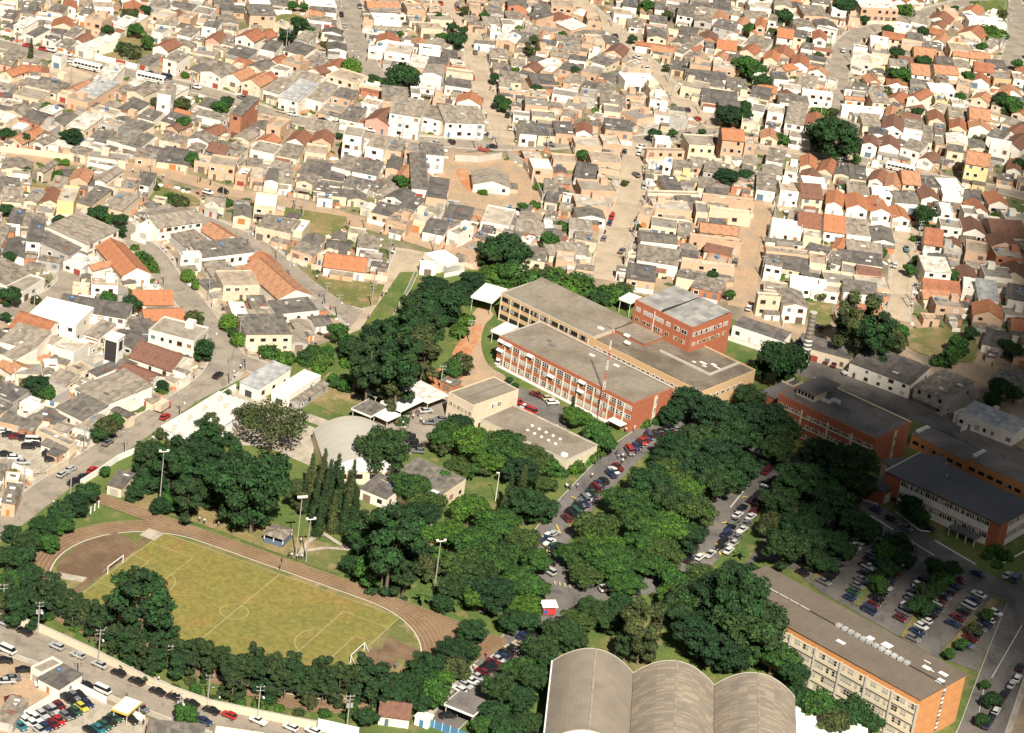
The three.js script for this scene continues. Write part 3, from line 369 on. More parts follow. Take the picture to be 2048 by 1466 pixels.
traced('T8', 'in the right-hand blocks', `
375 122 490 141 10 4 t c z; 507 156 615 180 11 4 t c z; 630 180 745 200 11 4 f c z; 750 210 870 226 10 4 f c z; 890 225 1000 250 10 4 T w; 1010 270 1118 290 11 5 t c; 1145 250 1275 262 10 6 t c x; 120 72 245 96 10 5 f w
260 165 350 181 9 6 s w; 95 175 240 196 8 5 f w; 50 290 190 311 11 5 f w; 0 230 48 240 9 4 f c; 228 302 380 321 9 7 s w; 392 355 545 367 12 7 T c x; 570 400 690 421 11 5 t w z; 725 430 880 451 11 5 t w z
905 460 1050 472 11 5 t w z; 1065 510 1195 522 9 4 t w; 395 252 575 271 6 4 w w; 732 320 815 331 8 5 f w; 830 340 908 351 8 4 f w; 912 322 1078 346 7 6 w w; 1085 390 1265 402 10 5 f w; 1290 270 1410 281 8 5 f c
1285 365 1415 377 9 4 T w; 1430 290 1600 301 8 6 w w; 1440 352 1590 371 7 5 w w; 1615 95 1785 126 10 9 t y x; 1610 390 1775 401 8 3 f g; 1790 405 1930 417 9 5 t w z; 1640 460 1780 471 8 4 t w; 1430 470 1520 481 8 6 w w
1600 490 1700 501 7 6 s w; 1595 612 1760 631 10 5 T w z; 1425 580 1585 601 8 6 s w; 1815 640 2060 652 14 5 T c x; 1305 700 1435 721 14 6 t w x; 1450 722 1600 741 6 4 T c; 1450 762 1600 781 7 4 s g; 1612 762 1770 790 10 7 s p
1840 802 2055 822 8 6 s b; 1310 905 1505 920 9 7 m w z; 1300 1052 1570 1081 9 4 t c x; 1300 1107 1505 1121 6 4 t c x; 1590 1040 1705 1061 9 5 w w; 1570 960 1700 976 9 4 T c; 1755 945 1965 971 9 5 s w; 1890 930 2055 960 9 4 T c
1710 1110 1860 1131 12 6 M w; 1930 1110 2055 1132 10 5 f w; 365 570 525 591 11 5 T w x; 555 600 710 621 12 5 t w x; 722 640 905 661 14 4 f w; 920 680 1080 701 12 4 f w; 155 592 385 631 9 5 w w; 280 502 360 521 8 4 f c
120 680 395 711 7 3 f w; 400 652 530 671 6 5 s c; 605 732 680 751 9 4 t p; 120 762 440 801 8 5 s p; 730 752 990 786 7 4 f c x; 690 832 990 871 8 4 f w x; 445 852 570 871 9 5 s c; 585 832 680 861 8 4 f w
100 852 430 921 8 3 f c; 795 932 975 961 7 4 T c x; 680 932 790 951 9 4 s c; 560 1002 800 1027 9 4 s c; 805 1027 1050 1052 9 4 s p; 700 1072 955 1108 9 5 f w; 300 1002 550 1041 7 5 w w; 460 1052 660 1081 6 4 s w
60 1100 230 1112 10 8 s c; 250 1165 430 1181 13 7 f w`);
traced('r4', 'beside the campus street', `
850 270 1085 262 7 3 t w; 870 328 1135 396 12 8 s w; 755 475 1005 560 10 4 T w x; 1010 562 1085 590 10 4 f w; 165 240 445 305 14 7 w w; 55 302 255 365 10 5 t w x; 0 385 190 437 10 5 f w; 0 472 70 506 9 5 f w
330 190 735 256 8 6 f w; 490 345 570 371 9 4 f w; 300 432 430 471 8 5 s w; 480 500 555 530 8 3 s g; 520 562 570 591 7 4 f w; 660 590 850 661 9 4 T w x; 440 665 605 765 18 5.5 f w; 330 775 480 850 9 5 f w z
650 790 750 836 10 4 f c; 260 620 370 660 7 3 f c; 70 575 180 545 6 3 t w; 90 600 250 602 8 3 s c; 100 810 150 831 7 4 w w; 160 842 290 871 7 3 f c; 210 915 410 1005 9 4.5 s c; 240 990 378 1040 4.5 2.8 f w
440 905 530 931 9 4 f w; 0 850 205 900 6 3 f p; 790 700 890 750 8 3 f c; 1370 265 1465 266 13 4 w c; 1440 362 1708 360 14 6 f c; 1630 240 1868 216 8 3 f w; 1480 282 1620 280 7 3 f c; 1740 330 1830 326 7 3 f c; 1850 300 1950 290 6 3 f w; 1700 400 1800 402 7 3 f g`);
// ---------------------------------------------------------------- campus buildings
// a building from the two ends of its front eave (as sighted), its depth and its height; local x along the front, +z out of it
function site(name, look, category, zone, t, x1, y1, x2, y2, d, h) {
  let a = GT(t, x1, y1, h), b = GT(t, x2, y2, h); if (a.x > b.x) [a, b] = [b, a]; const f = frontFrame(a, b), c = a.clone().add(b).multiplyScalar(.5).addScaledVector(f.n, -d / 2).setY(0);
  const o = thing(name, look, category, zone, c, f.turn); o.userData.base = name; houses.push({ x: c.x, z: c.z, turn: f.turn, w: f.w, d }); return { o, w: f.w, d, h, X: f.w / 2, Z: d / 2 };
}
function deck(s, mat, o = {}) { // flat roof with a parapet and coping
  const t = .3, ph = o.ph ?? .45, { X, Z, h } = s, b = new MB(); b.box(-X, h, Z - t, X, h + ph, Z).box(-X, h, -Z, X, h + ph, -Z + t).box(-X, h, -Z + t, -X + t, h + ph, Z - t).box(X - t, h, -Z + t, X, h + ph, Z - t);
  const r = part('roof', boxGeo(-X + t, h + .02, -Z + t, X - t, h + .12, Z - t), mat, s.o); part('parapet', b.geo(), o.parapet || M.concrete, s.o); return r;
}
// place a unit box on a face: 'f' front, 'r' right end, 'l' left end
function onFace(s, name, face, u, y, w, h, depth, out, mat, parent) {
  const m = part(name, boxGeo(-w / 2, 0, 0, w / 2, h, depth), mat, parent || s.o); if (face === 'f') m.position.set(u, y, s.Z + out); else { m.rotation.y = face === 'r' ? Math.PI / 2 : -Math.PI / 2; m.position.set((face === 'r' ? 1 : -1) * (s.X + out), y, face === 'r' ? -u : u); } return m;
}
const winGeo = {};
function gridWindow(s, face, u, y, w, h, nx, ny, glass, frame, out = .02, jit) { // a framed window with nx by ny panes
  const k = `${w.toFixed(2)},${h.toFixed(2)},${nx},${ny}`; if (!winGeo[k]) { const b = new MB(), t = .07; for (let i = 0; i <= nx; i++) { const x = -w / 2 + i * w / nx; b.box(x - t / 2, 0, 0, x + t / 2, h, .1); } for (let j = 0; j <= ny; j++) { const q = j * h / ny; b.box(-w / 2, q - t / 2, .005, w / 2, q + t / 2, .095); } winGeo[k] = b.geo(); }
  const m = part('window', winGeo[k], frame, s.o); if (face === 'f') m.position.set(u, y, s.Z + out); else { m.rotation.y = face === 'r' ? Math.PI / 2 : -Math.PI / 2; m.position.set((face === 'r' ? 1 : -1) * (s.X + out), y, face === 'r' ? -u : u); }
  for (let i = 0; i < nx; i++) { const g = part('pane', paneGeo(w / nx, h), glass(), m); g.position.set(-w / 2 + (i + .5) * w / nx, 0, .03); } return m;
}
const pg = {}; const paneGeo = (w, h) => pg[`${w.toFixed(2)},${h.toFixed(2)}`] ??= boxGeo(-w / 2, 0, 0, w / 2, h, .03);
M.roofWarm = std({ map: weathered(512, 34, [.27, .225, .175], 140, .75, .16, [.42, .4, .36], .5) });
M.roofBrown = std({ map: weathered(512, 30, [.2, .16, .12], 141, .9, .2, [.38, .36, .33], .7) });
M.roofDark = std({ map: weathered(512, 26, [.2, .175, .16], 142, .8, .18, [.42, .4, .4], .6) });
M.roofSlate = std({ map: weathered(512, 26, [.12, .115, .12], 143, .5, .15, [.5, .5, .5], .5) });
M.roofMetal = std({ map: corrugated(256, 12, [.36, .345, .32], 144, 24, [.29, .28, .26]), bumpMap: bumpRib, bumpScale: .04, roughness: .65 });
M.roofC = std({ map: weathered(512, 30, [.17, .135, .102], 145, .5, .12, [.5, .48, .45], .5), bumpMap: bumpRib, bumpScale: .05 });
M.hallRoof = std({ map: weathered(512, 40, [.47, .43, .37], 146, .4, .08, [.5, .48, .45], .4) });
const rA = rng(7);
const mixGlass = (p) => () => rA() < p ? M.glassPale : M.glass;

// three-storey brick school block with white fins
{ const s = site('brick_school', 'long three-storey brick school with cream fins', 'school', 'behind the red-white mast', 'F', 998.3, 673.4, 1266.2, 809, 18.9, 9.5), { o, w, X, Z, h } = s;
  part('wall', boxGeo(-X, 0, -Z, X, h, Z), M.brick, o); const rf = deck(s, M.roofWarm, { parapet: M.brick, ph: .35 });
  part('coping', new MB().box(-X - .05, h + .36, -Z - .1, X + .05, h + .5, -Z + .5).box(-X - .1, h + .36, -Z + .5, -X + .5, h + .5, Z).geo(), M.concrete, o);
  const n = 18, bw = w / n; for (let i = 0; i <= n; i++) if (i && i < n) onFace(s, 'fin', 'f', -X + i * bw, 0, .32, h - .9, .38, 0, M.creamConcrete);
  for (let i = 0; i < n; i++) for (let k = 0; k < 3; k++) { const u = -X + (i + .5) * bw; if (k === 0 && i > 14) continue; if (k === 1 && i < 2) onFace(s, 'spandrel', 'f', u, k * 3.1 + 1.1, bw - .4, .3, .08, 0, M.creamConcrete); gridWindow(s, 'f', u, k * 3.05 + 1.15, bw - .42, 1.45, 3, 2, mixGlass(k === 2 ? .5 : .62), M.white, .04);
    if (rA() < .28) { const a = part('awning', leanRoof(bw - .5, .9, 0, .5, 0), M.white, o); a.position.set(u, k * 3.05 + 2.35, Z + .6); } }
  onFace(s, 'stair_strip', 'r', 1.5, .5, 1.4, h - .6, .1, 0, M.creamConcrete); for (let k = 0; k < 3; k++) gridWindow(s, 'r', 1.5, .9 + k * 3, 1, 1.5, 2, 2, mixGlass(.4), M.white, .12);
  const e = part('entrance_canopy', boxGeo(-2.6, 2.7, 0, 2.6, 2.95, 3), M.white, o); e.position.set(X - 3.4, 0, Z + .4);
  part('roof_hatch', boxGeo(-X * .62, h + .12, -2, -X * .62 + 1.4, h + .5, -.9), M.roofDark, rf); part('roof_hatch', boxGeo(-X * .55, h + .12, -1.2, -X * .55 + 2.4, h + .28, 1), M.roofDark, rf);
  for (const [x, z] of [[-3, -6], [6, -7]]) part('skylight', boxGeo(x, h + .12, z, x + 1.8, h + .3, z + 1), M.white, rf);
  part('plinth', boxGeo(-X, 0, Z, X - 7, .55, Z + .9), M.white, o);
}
// tan workshop range behind it
{ const s = site('workshop_range', 'long tan workshop range with brown flat roofs', 'school', 'behind the brick school', 'F', 1002.9, 586.4, 1403.6, 781.9, 19, 9.2), { o, w, X, Z, h } = s, sp = -X + 39;
  part('wall', boxGeo(-X, 0, -Z, sp, h, Z), M.tan, o); const dR = 27, z0 = Z - dR; part('wall', boxGeo(sp, 0, z0, X, 8.6, Z - .03), M.tan, o);
  { const t = .35, b = new MB(); b.box(-X, h, -Z, -X + t, h + .5, Z).box(-X + t, h, Z - t, sp, h + .25, Z).box(sp - t, h, -Z, sp, h + .55, Z - t); part('parapet', b.geo(), M.concrete, o); }
  const ro = new MB(); ro.quad([-X + .35, h + .12, Z - .35], [sp - .35, h + .12, Z - .35], [sp - .35, h + .5, 1], [-X + .35, h + .5, 1]); ro.quad([-X + .35, h + .15, .6], [sp - .35, h + .15, .6], [sp - .35, h + 1.2, -Z], [-X + .35, h + 1.2, -Z]); ro.quad([-X + .35, h, .62], [sp - .35, h, .62], [sp - .35, h + .5, .99], [-X + .35, h + .5, .99]); part('roof', ro.geo(), M.roofWarm, o);
  part('gutter', boxGeo(-X + .35, h + .1, .62, sp - .4, h + .2, .98), M.frameDark, o);
  const r2 = part('roof', boxGeo(sp, 8.61, z0 + .3, X - .3, 8.72, Z - .35), M.roofBrown, o); const pb = new MB(); pb.box(sp, 8.6, Z - .34, X, 8.85, Z - .04).box(X - .3, 8.6, z0 + .3, X, 8.9, Z - .34).box(sp, 8.6, z0, X, 9.1, z0 + .3); part('parapet', pb.geo(), M.tan, o);
  part('roof_divider', new MB().box(sp + 17, 8.72, -2.4, X - 6, 9.35, -1.9).box(sp + 6, 8.72, -6, sp + 6.5, 9.3, -1.9).box(X - 6.4, 8.72, z0 + .3, X - 5.9, 9.3, -2.4).geo(), M.concrete, r2);
  for (const [x, z, a, b] of [[X - 14, -8, 2.4, 1], [X - 12, -6.4, 1.6, .7], [X - 9.5, -9, 3, .6], [X - 15.5, -6, 1.2, .8], [X - 11, -10, 1.8, 1.2]]) part('roof_patch', boxGeo(x, 8.72, z, x + a, 8.76, z + b), M.white, r2);
  for (const [x, z] of [[-6, 2.2], [2, -1], [5.5, 3]]) part('skylight', boxGeo(x, h + .2, z, x + 2, h + .75, z + 1.1), M.white, o);
  for (let k = 0; k < 3; k++) for (let i = 0; i < 9; i++) gridWindow(s, 'f', -X + 2.4 + i * 4.05, k * 3 + 1, 3.3, 1.35, 4, 1, mixGlass(.25), M.frameDark, .05); for (let i = 0; i <= 9; i++) onFace(s, 'pilaster', 'f', -X + .35 + i * 4.05, 0, .4, h - .8, .2, 0, M.creamConcrete);
  for (let i = 0; i < 22; i++) gridWindow(s, 'f', sp + 1.2 + i * 1.92, 6.2, 1.2, .8, 2, 1, mixGlass(.3), M.white, .03);
  for (let i = 0; i < 7; i++) { const m = gridWindow(s, 'r', -Z + 2 + i * 3 - (Z - 9.5), 5.4, 1.6, 1.1, 2, 1, mixGlass(.3), M.white, .04); }
  for (let k = 0; k < 3; k++) for (let i = 0; i < 3; i++) gridWindow(s, 'l', -6 + i * 6, k * 3 + 1, 2, 1.2, 2, 1, mixGlass(.3), M.white, .04);
  // linking roof between the range and the tall block
  part('link_wall', boxGeo(sp - 3, 0, z0 + 1, sp + 12, 9.6, -Z + 9), M.brick, o); part('link_roof', boxGeo(sp - 3.2, 9.61, z0 + .8, sp + 12.2, 9.75, -Z + 9.2), M.roofWarm, o);
}
// tall red-brick auditorium block
{ const s = site('brick_auditorium', 'tall red brick hall with grey metal roof', 'school', 'rising over the tan workshops', 'F', 1270.6, 600.6, 1384.9, 656.7, 19.6, 17), { o, w, X, Z, h } = s;
  part('wall', boxGeo(-X, 0, -Z, X, h, Z), M.brick, o); const b = new MB(), t = .3, hp = .25; b.box(-X, h, Z - t, X, h + hp, Z).box(X - t, h, -Z, X, h + hp, Z - t).box(-X, h, -Z, -X + t, h + hp, Z - t).box(-X + t, h, -Z, X - t, h + hp, -Z + t); part('parapet', b.geo(), M.brick, o);
  const rb = new MB(); rb.quad([-X + t, h + .05, Z - t], [-1, h + .05, Z - t], [-1, h + .9, -Z + t], [-X + t, h + .9, -Z + t]); rb.quad([-1, h + .12, Z - t], [X - t, h + .12, Z - t], [X - t, h + 1, -Z + t], [-1, h + 1, -Z + t]); part('roof', rb.geo(), M.roofMetal, o); part('roof_seam', boxGeo(-1.1, h + .1, -Z + t, -.9, h + 1.05, Z - t), M.frameDark, o);
  const us = [-10, -7, -5, -2.2, -.4, 2.4, 6, 9]; for (const u of us) { gridWindow(s, 'f', u, 13.9, u < 3 ? 1.6 : 2.1, 1.35, 2, 1, mixGlass(u < 3 ? .95 : .6), M.white, .03); gridWindow(s, 'f', u, 10.6, 1.5, 1.2, 2, 1, mixGlass(.25), M.creamConcrete, .03); }
  for (const u of [-8, -5.4, -3, -.6, 1, 4, 7]) { gridWindow(s, 'r', u, 13.9, 1.9, 1.3, 2, 1, mixGlass(.65), M.white, .03); gridWindow(s, 'r', u, 10.6, 1.5, 1.1, 2, 1, mixGlass(.4), M.creamConcrete, .03); } onFace(s, 'downpipe', 'f', -3.4, 8, .16, 8.6, .16, 0, M.white);
}
// brick block with flat roof, in the cloud's shade
{ const s = site('brick_office', 'three-storey brick block with flat roof and penthouse', 'school', 'behind the dark trees at right', 'F', 1557.9, 789.7, 1751.7, 880, 18.8, 11), { o, w, X, Z, h } = s;
  part('wall', boxGeo(-X, 0, -Z, X, h, Z), M.brick, o); const rf = deck(s, M.roofDark, { parapet: M.brick, ph: .4 }); part('coping', boxGeo(-X, h + .41, -Z - .1, X, h + .62, -Z + .5), M.creamConcrete, o);
  for (const u of [-X + 9, -X + 18.6, -X + 27.2]) onFace(s, 'fin', 'f', u, 0, .55, h - 1.4, .3, 0, M.creamConcrete);
  for (let k = 0; k < 3; k++) { onFace(s, 'ledge', 'f', 0, k * 3.2 + .95, w, .25, .22, 0, M.creamConcrete); for (let i = 0; i < 17; i++) { const u = -X + 1.4 + i * 2.05; if ([9, 18.6, 27.2].some((q) => Math.abs(u + X - q) < .7)) continue; gridWindow(s, 'f', u, k * 3.2 + 1.35, 1.25, 1.05, 2, 1, mixGlass(.5), M.white, .03); } }
  onFace(s, 'stair_strip', 'r', 1.5, 0, 1.3, h - .2, .12, 0, M.creamConcrete); for (let k = 0; k < 3; k++) gridWindow(s, 'r', 1.5, .9 + k * 3.3, .9, 1.5, 1, 2, mixGlass(.2), M.white, .13);
  const pz = part('penthouse', boxGeo(-X + 3, h + .12, -2, -X + 9.5, h + 2.3, 4.6), M.creamConcrete, rf); part('penthouse_roof', boxGeo(-X + 2.6, h + 2.31, -8.8, -X + 9.9, h + 2.5, 5), M.roofDark, rf); for (let i = 0; i < 5; i++) part('penthouse_window', boxGeo(-X + 3.4 + i * 1.25, h + .8, 4.6, -X + 4.3 + i * 1.25, h + 1.9, 4.68), M.glass, pz); part('penthouse', boxGeo(-X + 3.2, h + .12, -8.6, -X + 8, h + 2.3, -2.01), M.creamConcrete, rf);
  part('roof_wall', new MB().box(-X + 9.9, h + .12, 1.2, -X + 12.5, h + 1.2, 1.7).box(-X + 12.5, h + .12, -1.6, -X + 13, h + 1.2, 1.7).box(-X + 13, h + .12, -1.6, -X + 15, h + 1.2, -1.1).geo(), M.white, rf);
  // lower wings to the left
  part('wing_wall', boxGeo(-X - 9, 0, -6, -X - .01, 7, Z - 4), M.brick, o); part('wing_roof', boxGeo(-X - 9.2, 7.01, -6.2, -X - .01, 7.2, Z - 3.8), M.roofDark, o); part('wing_wall', boxGeo(-X - 9, 0, -Z - 3, -X - .01, 6, -6.01), M.brick, o); part('wing_roof', boxGeo(-X - 9.2, 6.01, -Z - 3.2, -X - .01, 6.2, -6.21), M.roofSlate, o); part('wing_coping', new MB().box(-X - 9.3, 7.2, -6.3, -X - .1, 7.6, -5.9).box(-X - 9.3, 6.2, -Z - 3.3, -X - 8.9, 6.7, -6.2).box(-X - 6, 6.2, -Z - 3, -X - 5.6, 6.9, -8).geo(), M.creamConcrete, o);
}
// white panelled office with red corners
{ const s = site('panel_office', 'white panelled office with red corners and dark roof', 'office', 'at right edge above car park', 'F', 1773.6, 943.6, 2002.8, 1049.6, 18.6, 8.6), { o, w, X, Z, h } = s;
  part('wall', boxGeo(-X, 0, -Z, X, h, Z), M.brick, o); const rf = part('roof', boxGeo(-X - .5, h + .01, -Z - .4, X + .4, h + .35, Z + .5), M.roofSlate, o); part('roof_coping', boxGeo(-X - .5, h + .35, -Z - .4, -X - .1, h + .55, Z + .5), M.concrete, rf); part('vent', tubeGeo([V(-6, h + .35, -2), V(-6, h + 1.5, -2), V(-5.7, h + 1.7, -2)], .12), M.white, rf);
  let u = -X + 5.2, i = 0; const ws = [1.7, .8, .8, 1.7, 1.7, .8, .8]; while (u < X - 3.6) { const bw = ws[i % 7]; for (let k = 0; k < 2; k++) { onFace(s, 'panel', 'f', u + bw / 2, k * 3.9 + .5, bw - .16, 2, .12, 0, M.white); gridWindow(s, 'f', u + bw / 2, k * 3.9 + 2.6, bw - .2, 1.35, bw > 1 ? 2 : 1, 1, mixGlass(.35), M.white, .04); } onFace(s, 'mullion', 'f', u, .2, .14, h - .4, .24, 0, M.creamConcrete); u += bw; i++; }
  for (let j = 0; j < 9; j++) for (let k = 0; k < 2; k++) { onFace(s, 'panel', 'r', -Z + 5 + j * 1.5, k * 3.9 + .5, 1.3, 2, .12, 0, M.white); gridWindow(s, 'r', -Z + 5 + j * 1.5, k * 3.9 + 2.6, 1.25, 1.35, 2, 1, mixGlass(.5), M.white, .04); }
  const c = part('porch_roof', boxGeo(-4.5, 2.7, 0, 4.5, 2.95, 3.4), M.roofSlate, o); c.position.set(X - 9.5, 0, Z + .3); for (const x of [-4.2, -1.4, 1.4, 4.2]) part('porch_post', boxGeo(x - .1, 0, 3, x + .1, 2.7, 3.2), M.white, c);
}
{ const s = site('brick_kiosk', 'small dark-roofed brick pavilion', 'building', 'left of the white panelled office', 'z5', 215, 585, 450, 700, 6, 4.6); part('wall', boxGeo(-s.X, 0, -s.Z, s.X, s.h, s.Z), M.brick, s.o); part('roof', boxGeo(-s.X - .2, s.h, -s.Z - .2, s.X + .2, s.h + .3, s.Z + .2), M.roofSlate, s.o); onFace(s, 'door_panel', 'r', 0, .1, 3, 3, .1, 0, M.white); }
{ const s = site('link_building', 'low grey-roofed link with white gable', 'building', 'between the brick block and panelled office', 'z5', 445, 372, 520, 442, 20, 6.2); part('wall', boxGeo(-s.X, 0, -s.Z, s.X, s.h, s.Z), M.creamConcrete, s.o); part('roof', boxGeo(-s.X - .2, s.h + .01, -s.Z - .2, s.X + .2, s.h + .3, s.Z + .2), M.roofSlate, s.o); gridWindow(s, 'f', 0, 3.5, 1.3, 1.2, 2, 1, mixGlass(.1), M.white, .03); }
for (const [q, lk, zz] of [[[752, 92, 1322, 372, 9, 4.6], 'tan brick store with low curved roof', 'beside the rear campus road'], [[1342, 352, 2000, 655, 9.5, 5], 'longer tan brick store with curved roof', 'at right edge behind the panelled office']]) {
  const s = site('brick_store', lk, 'building', zz, 'z5', ...q), { X, Z, h, o } = s; part('wall', boxGeo(-X, 0, -Z, X, h, Z), M.brickOrange, o); const b = new MB(); const N = 8; for (let i = 0; i < N; i++) { const f = (k) => { const a = -1 + 2 * k / N; return [h + .9 * (1 - a * a) + .05, -a * (Z + .15)]; }, [y0, z0] = f(i), [y1, z1] = f(i + 1); b.quad([-X - .1, y0, z0], [X + .1, y0, z0], [X + .1, y1, z1], [-X - .1, y1, z1]); } part('roof', b.geo(), M.roofDark, o); for (const e of [-X, X]) { const g = new MB(); for (let i = 0; i < N; i++) { const f = (k) => { const a = -1 + 2 * k / N; return [e, h + .9 * (1 - a * a), -a * Z]; }; g.tri([e, h, 0], f(i), f(i + 1), [0, 0], [1, 0], [1, 1]); } part('gable', g.geo(), M.brickOrange, o); }
  for (let u = -X + 2; u < X - 2; u += 3.2) gridWindow(s, 'f', u, 1.8, 2, 1, 2, 1, mixGlass(.1), M.frameDark, .03); part('roof_vent', new MB().box(-X + .5, h + .6, -2.5, -X + .9, h + 1.3, 3.5).box(-X + 1.3, h + .6, -2.5, -X + 1.6, h + 1.2, 3.5).geo(), M.white, o); }
// teaching block at lower right with orange end wall
{ const s = site('teaching_block', 'long four-storey teaching block with orange end wall', 'school', 'at lower right', 'F', 1440, 1177, 1841.9, 1399.5, 19.6, 14), { o, w, X, Z, h } = s;
  part('wall', boxGeo(-X, 0, -Z, X, h, Z), M.brickOrange, o);
  const rb = new MB(), e = .3; rb.quad([-X - e, h + .1, Z + e], [X + e, h + .1, Z + e], [X + e, h + .75, 0], [-X - e, h + .75, 0]); rb.quad([X + e, h + .1, -Z - e], [-X - e, h + .1, -Z - e], [-X - e, h + .75, 0], [X + e, h + .75, 0]); rb.quad([-X - e, h - .05, Z + e], [X + e, h - .05, Z + e], [X + e, h + .1, Z + e], [-X - e, h + .1, Z + e]); rb.quad([X + e, h - .05, Z + e], [X + e, h - .05, -Z - e], [X + e, h + .1, -Z - e], [X + e, h + .1, Z + e]); rb.tri([X + e, h + .1, Z + e], [X + e, h + .1, -Z - e], [X + e, h + .75, 0], [0, 0], [20, 0], [10, 1]); rb.quad([-X - e, h - .05, Z + e], [-X - e, h - .05, -Z - e], [X + e, h - .05, -Z - e], [X + e, h - .05, Z + e]);
  const rf = part('roof', rb.geo(), M.roofC, o); part('ridge_gutter', boxGeo(-X, h + .74, -.25, X, h + .86, .25), M.frameDark, rf);
  for (let i = 0; i < 12; i++) { const x = -X * .05 + i * 1.95; part('ridge_vent', boxGeo(x, h + .8, -.7, x + 1.25, h + 1.5, .7), M.sheet[1], rf); } for (let i = 0; i < 5; i++) { const x = -X + 5 + i * 3.4; part('ridge_pipe', boxGeo(x, h + .8, -.2, x + 3, h + 1, .15), M.concrete, rf); }
  const slope = .65 / (Z + e); for (const [x, z, a, b] of [[X * .08, 4.6, 2.4, 1.2], [X * .2, -3.4, 1.8, 1.8], [X * .33, -4.6, 2.6, 2.2], [X * .73, -3.8, 2.2, 1.4], [X * .86, -5, 2.4, 1.3], [X * .92, -1.6, 1.8, 2], [X * .78, -3.2, 1.8, .25], [X * .68, -6, 2, .25]]) { const m = part('roof_light', boxGeo(0, 0, 0, a, .12, b), M.white, rf); m.position.set(x, h + .75 - slope * Math.abs(z + b / 2) + .02, z); }
  const nb = 8, bw = w / nb; for (let i = 0; i < nb; i++) { const u = -X + (i + .5) * bw; for (let k = 0; k < 4; k++) { const y = k * 3.05 + .15; onFace(s, 'panel', 'f', u, y, bw - .7, .95, .16, 0, M.creamConcrete); onFace(s, 'lintel', 'f', u, y + 2.55, bw - .7, .35, .16, 0, M.creamConcrete);
      gridWindow(s, 'f', u, y + .98, bw - .75, 1.52, 8, 2, () => { const q = rA(); return q < .5 ? M.glassPale : q < .8 ? M.creamConcrete : M.glass; }, M.creamConcrete, .03); if (k) onFace(s, 'slab_edge', 'f', u, y - .16, bw - .3, .16, .3, 0, M.frameDark); } }
  for (let i = 0; i <= nb; i++) onFace(s, 'column', 'f', Math.max(-X + .25, Math.min(X - .25, -X + i * bw)), 0, .45, 12.5, .5, 0, M.concrete);
  onFace(s, 'stair_glazing', 'r', .6, 0, 1.1, h - .1, .06, 0, M.frameDark); for (let k = 0; k < 11; k++) onFace(s, 'stair_pane', 'r', .6, .4 + k * 1.22, .95, .72, .05, .06, k % 3 ? M.white : M.glassPale);
}
// gymnasium: three barrel vaults
{ const a = G(1105, 1322, 8.5), b = G(1590, 1394, 8.5), f = frontFrame(a, b), span = f.w / 3; const specs = [[0, 37, 'left'], [1, 58, 'middle'], [2, 58, 'right']];
  M.vault = [0, 1, 2].map((i) => std({ map: tex(256, 20, (u, v) => { const q = hash2(Math.floor(u * 9), Math.floor(v * 26 + hash2(Math.floor(u * 9), 3, 5) * 7), 150 + i), c = fbm(u * 6, v * 6, 155 + i, 6, 3); const base = mix3([.25, .21, .165], [.39, .31, .225], i ? clamp01((q - .45) * 2) * .8 + .1 : .12 + .1 * q); return mul3(base, (.82 + .36 * c)); }), bumpMap: bumpRib, bumpScale: .03 }));
  for (const [k, L, side] of specs) { const c = a.clone().addScaledVector(f.e, span * (k + .5)).setY(0); const o = thing('barrel_hall', `${side === 'middle' ? 'patched brown middle' : side === 'left' ? 'plain grey left' : 'patched brown right'} barrel-vaulted gymnasium bay`, 'gymnasium', 'at the bottom edge', c, f.turn); const H8 = 8.5, N = 18, R = 5.2, X = span / 2, bb = new MB(), segs = Math.round(L / 3); houses.push({ x: c.x + f.n.x * L / 2, z: c.z + f.n.z * L / 2, turn: f.turn, w: span, d: L });
    const pt = (i) => { const t = -1 + 2 * i / N; return [t * X, H8 + R * (1 - t * t)]; }; let acc = 0; const arc = [0]; for (let i = 0; i < N; i++) { const p = pt(i), q = pt(i + 1); acc += Math.hypot(q[0] - p[0], q[1] - p[1]); arc.push(acc); }
    for (let i = 0; i < N; i++) { const p = pt(i), q = pt(i + 1); bb.tri([p[0], p[1], L], [q[0], q[1], L], [q[0], q[1], 0], [arc[i], L], [arc[i + 1], L], [arc[i + 1], 0]); bb.tri([p[0], p[1], L], [q[0], q[1], 0], [p[0], p[1], 0], [arc[i], L], [arc[i + 1], 0], [arc[i], 0]); }
    const rf = part('roof', bb.geo(), M.vault[k], o); const w = new MB(); w.box(-X + .02, 0, .15, X - .02, H8, L - .15); part('wall', w.geo(), M.white, o);
    const gb = new MB(); for (const z of [.1, L - .1]) for (let i = 0; i < N; i++) { const p = pt(i), q = pt(i + 1); gb.tri([0, H8 - .1, z], [p[0], p[1] - .1, z], [q[0], q[1] - .1, z], [0, 0], [p[0], p[1]], [q[0], q[1]]); } part('gable', gb.geo(), M.white, o);
    const rim = (z, n) => part(n, tubeGeo(Array.from({ length: N + 1 }, (_, i) => V(pt(i)[0], pt(i)[1] + .05, z)), .1, 5), M.concrete, rf); rim(0, 'rim'); rim(L, 'rim'); part('ridge_cap', boxGeo(-.25, H8 + R, 0, .25, H8 + R + .12, L), M.fibre[2], rf); if (k === 0) part('gutter', boxGeo(-X - .3, H8 - .1, 0, -X + .05, H8 + .15, L), M.white, o);
    if (k < 2) part('valley_gutter', boxGeo(X - .22, H8 - .05, 0, X + .22, H8 + .06, L), M.frameDark, o);
    if (k === 0) for (let i = 0; i < 7; i++) { const wn = part('window', boxGeo(-.8, 0, 0, .8, 1.4, .08), M.glassPale, o); wn.position.set(-X + 2.2 + i * 2.6, H8 - 1.6, L - .1); } }
}
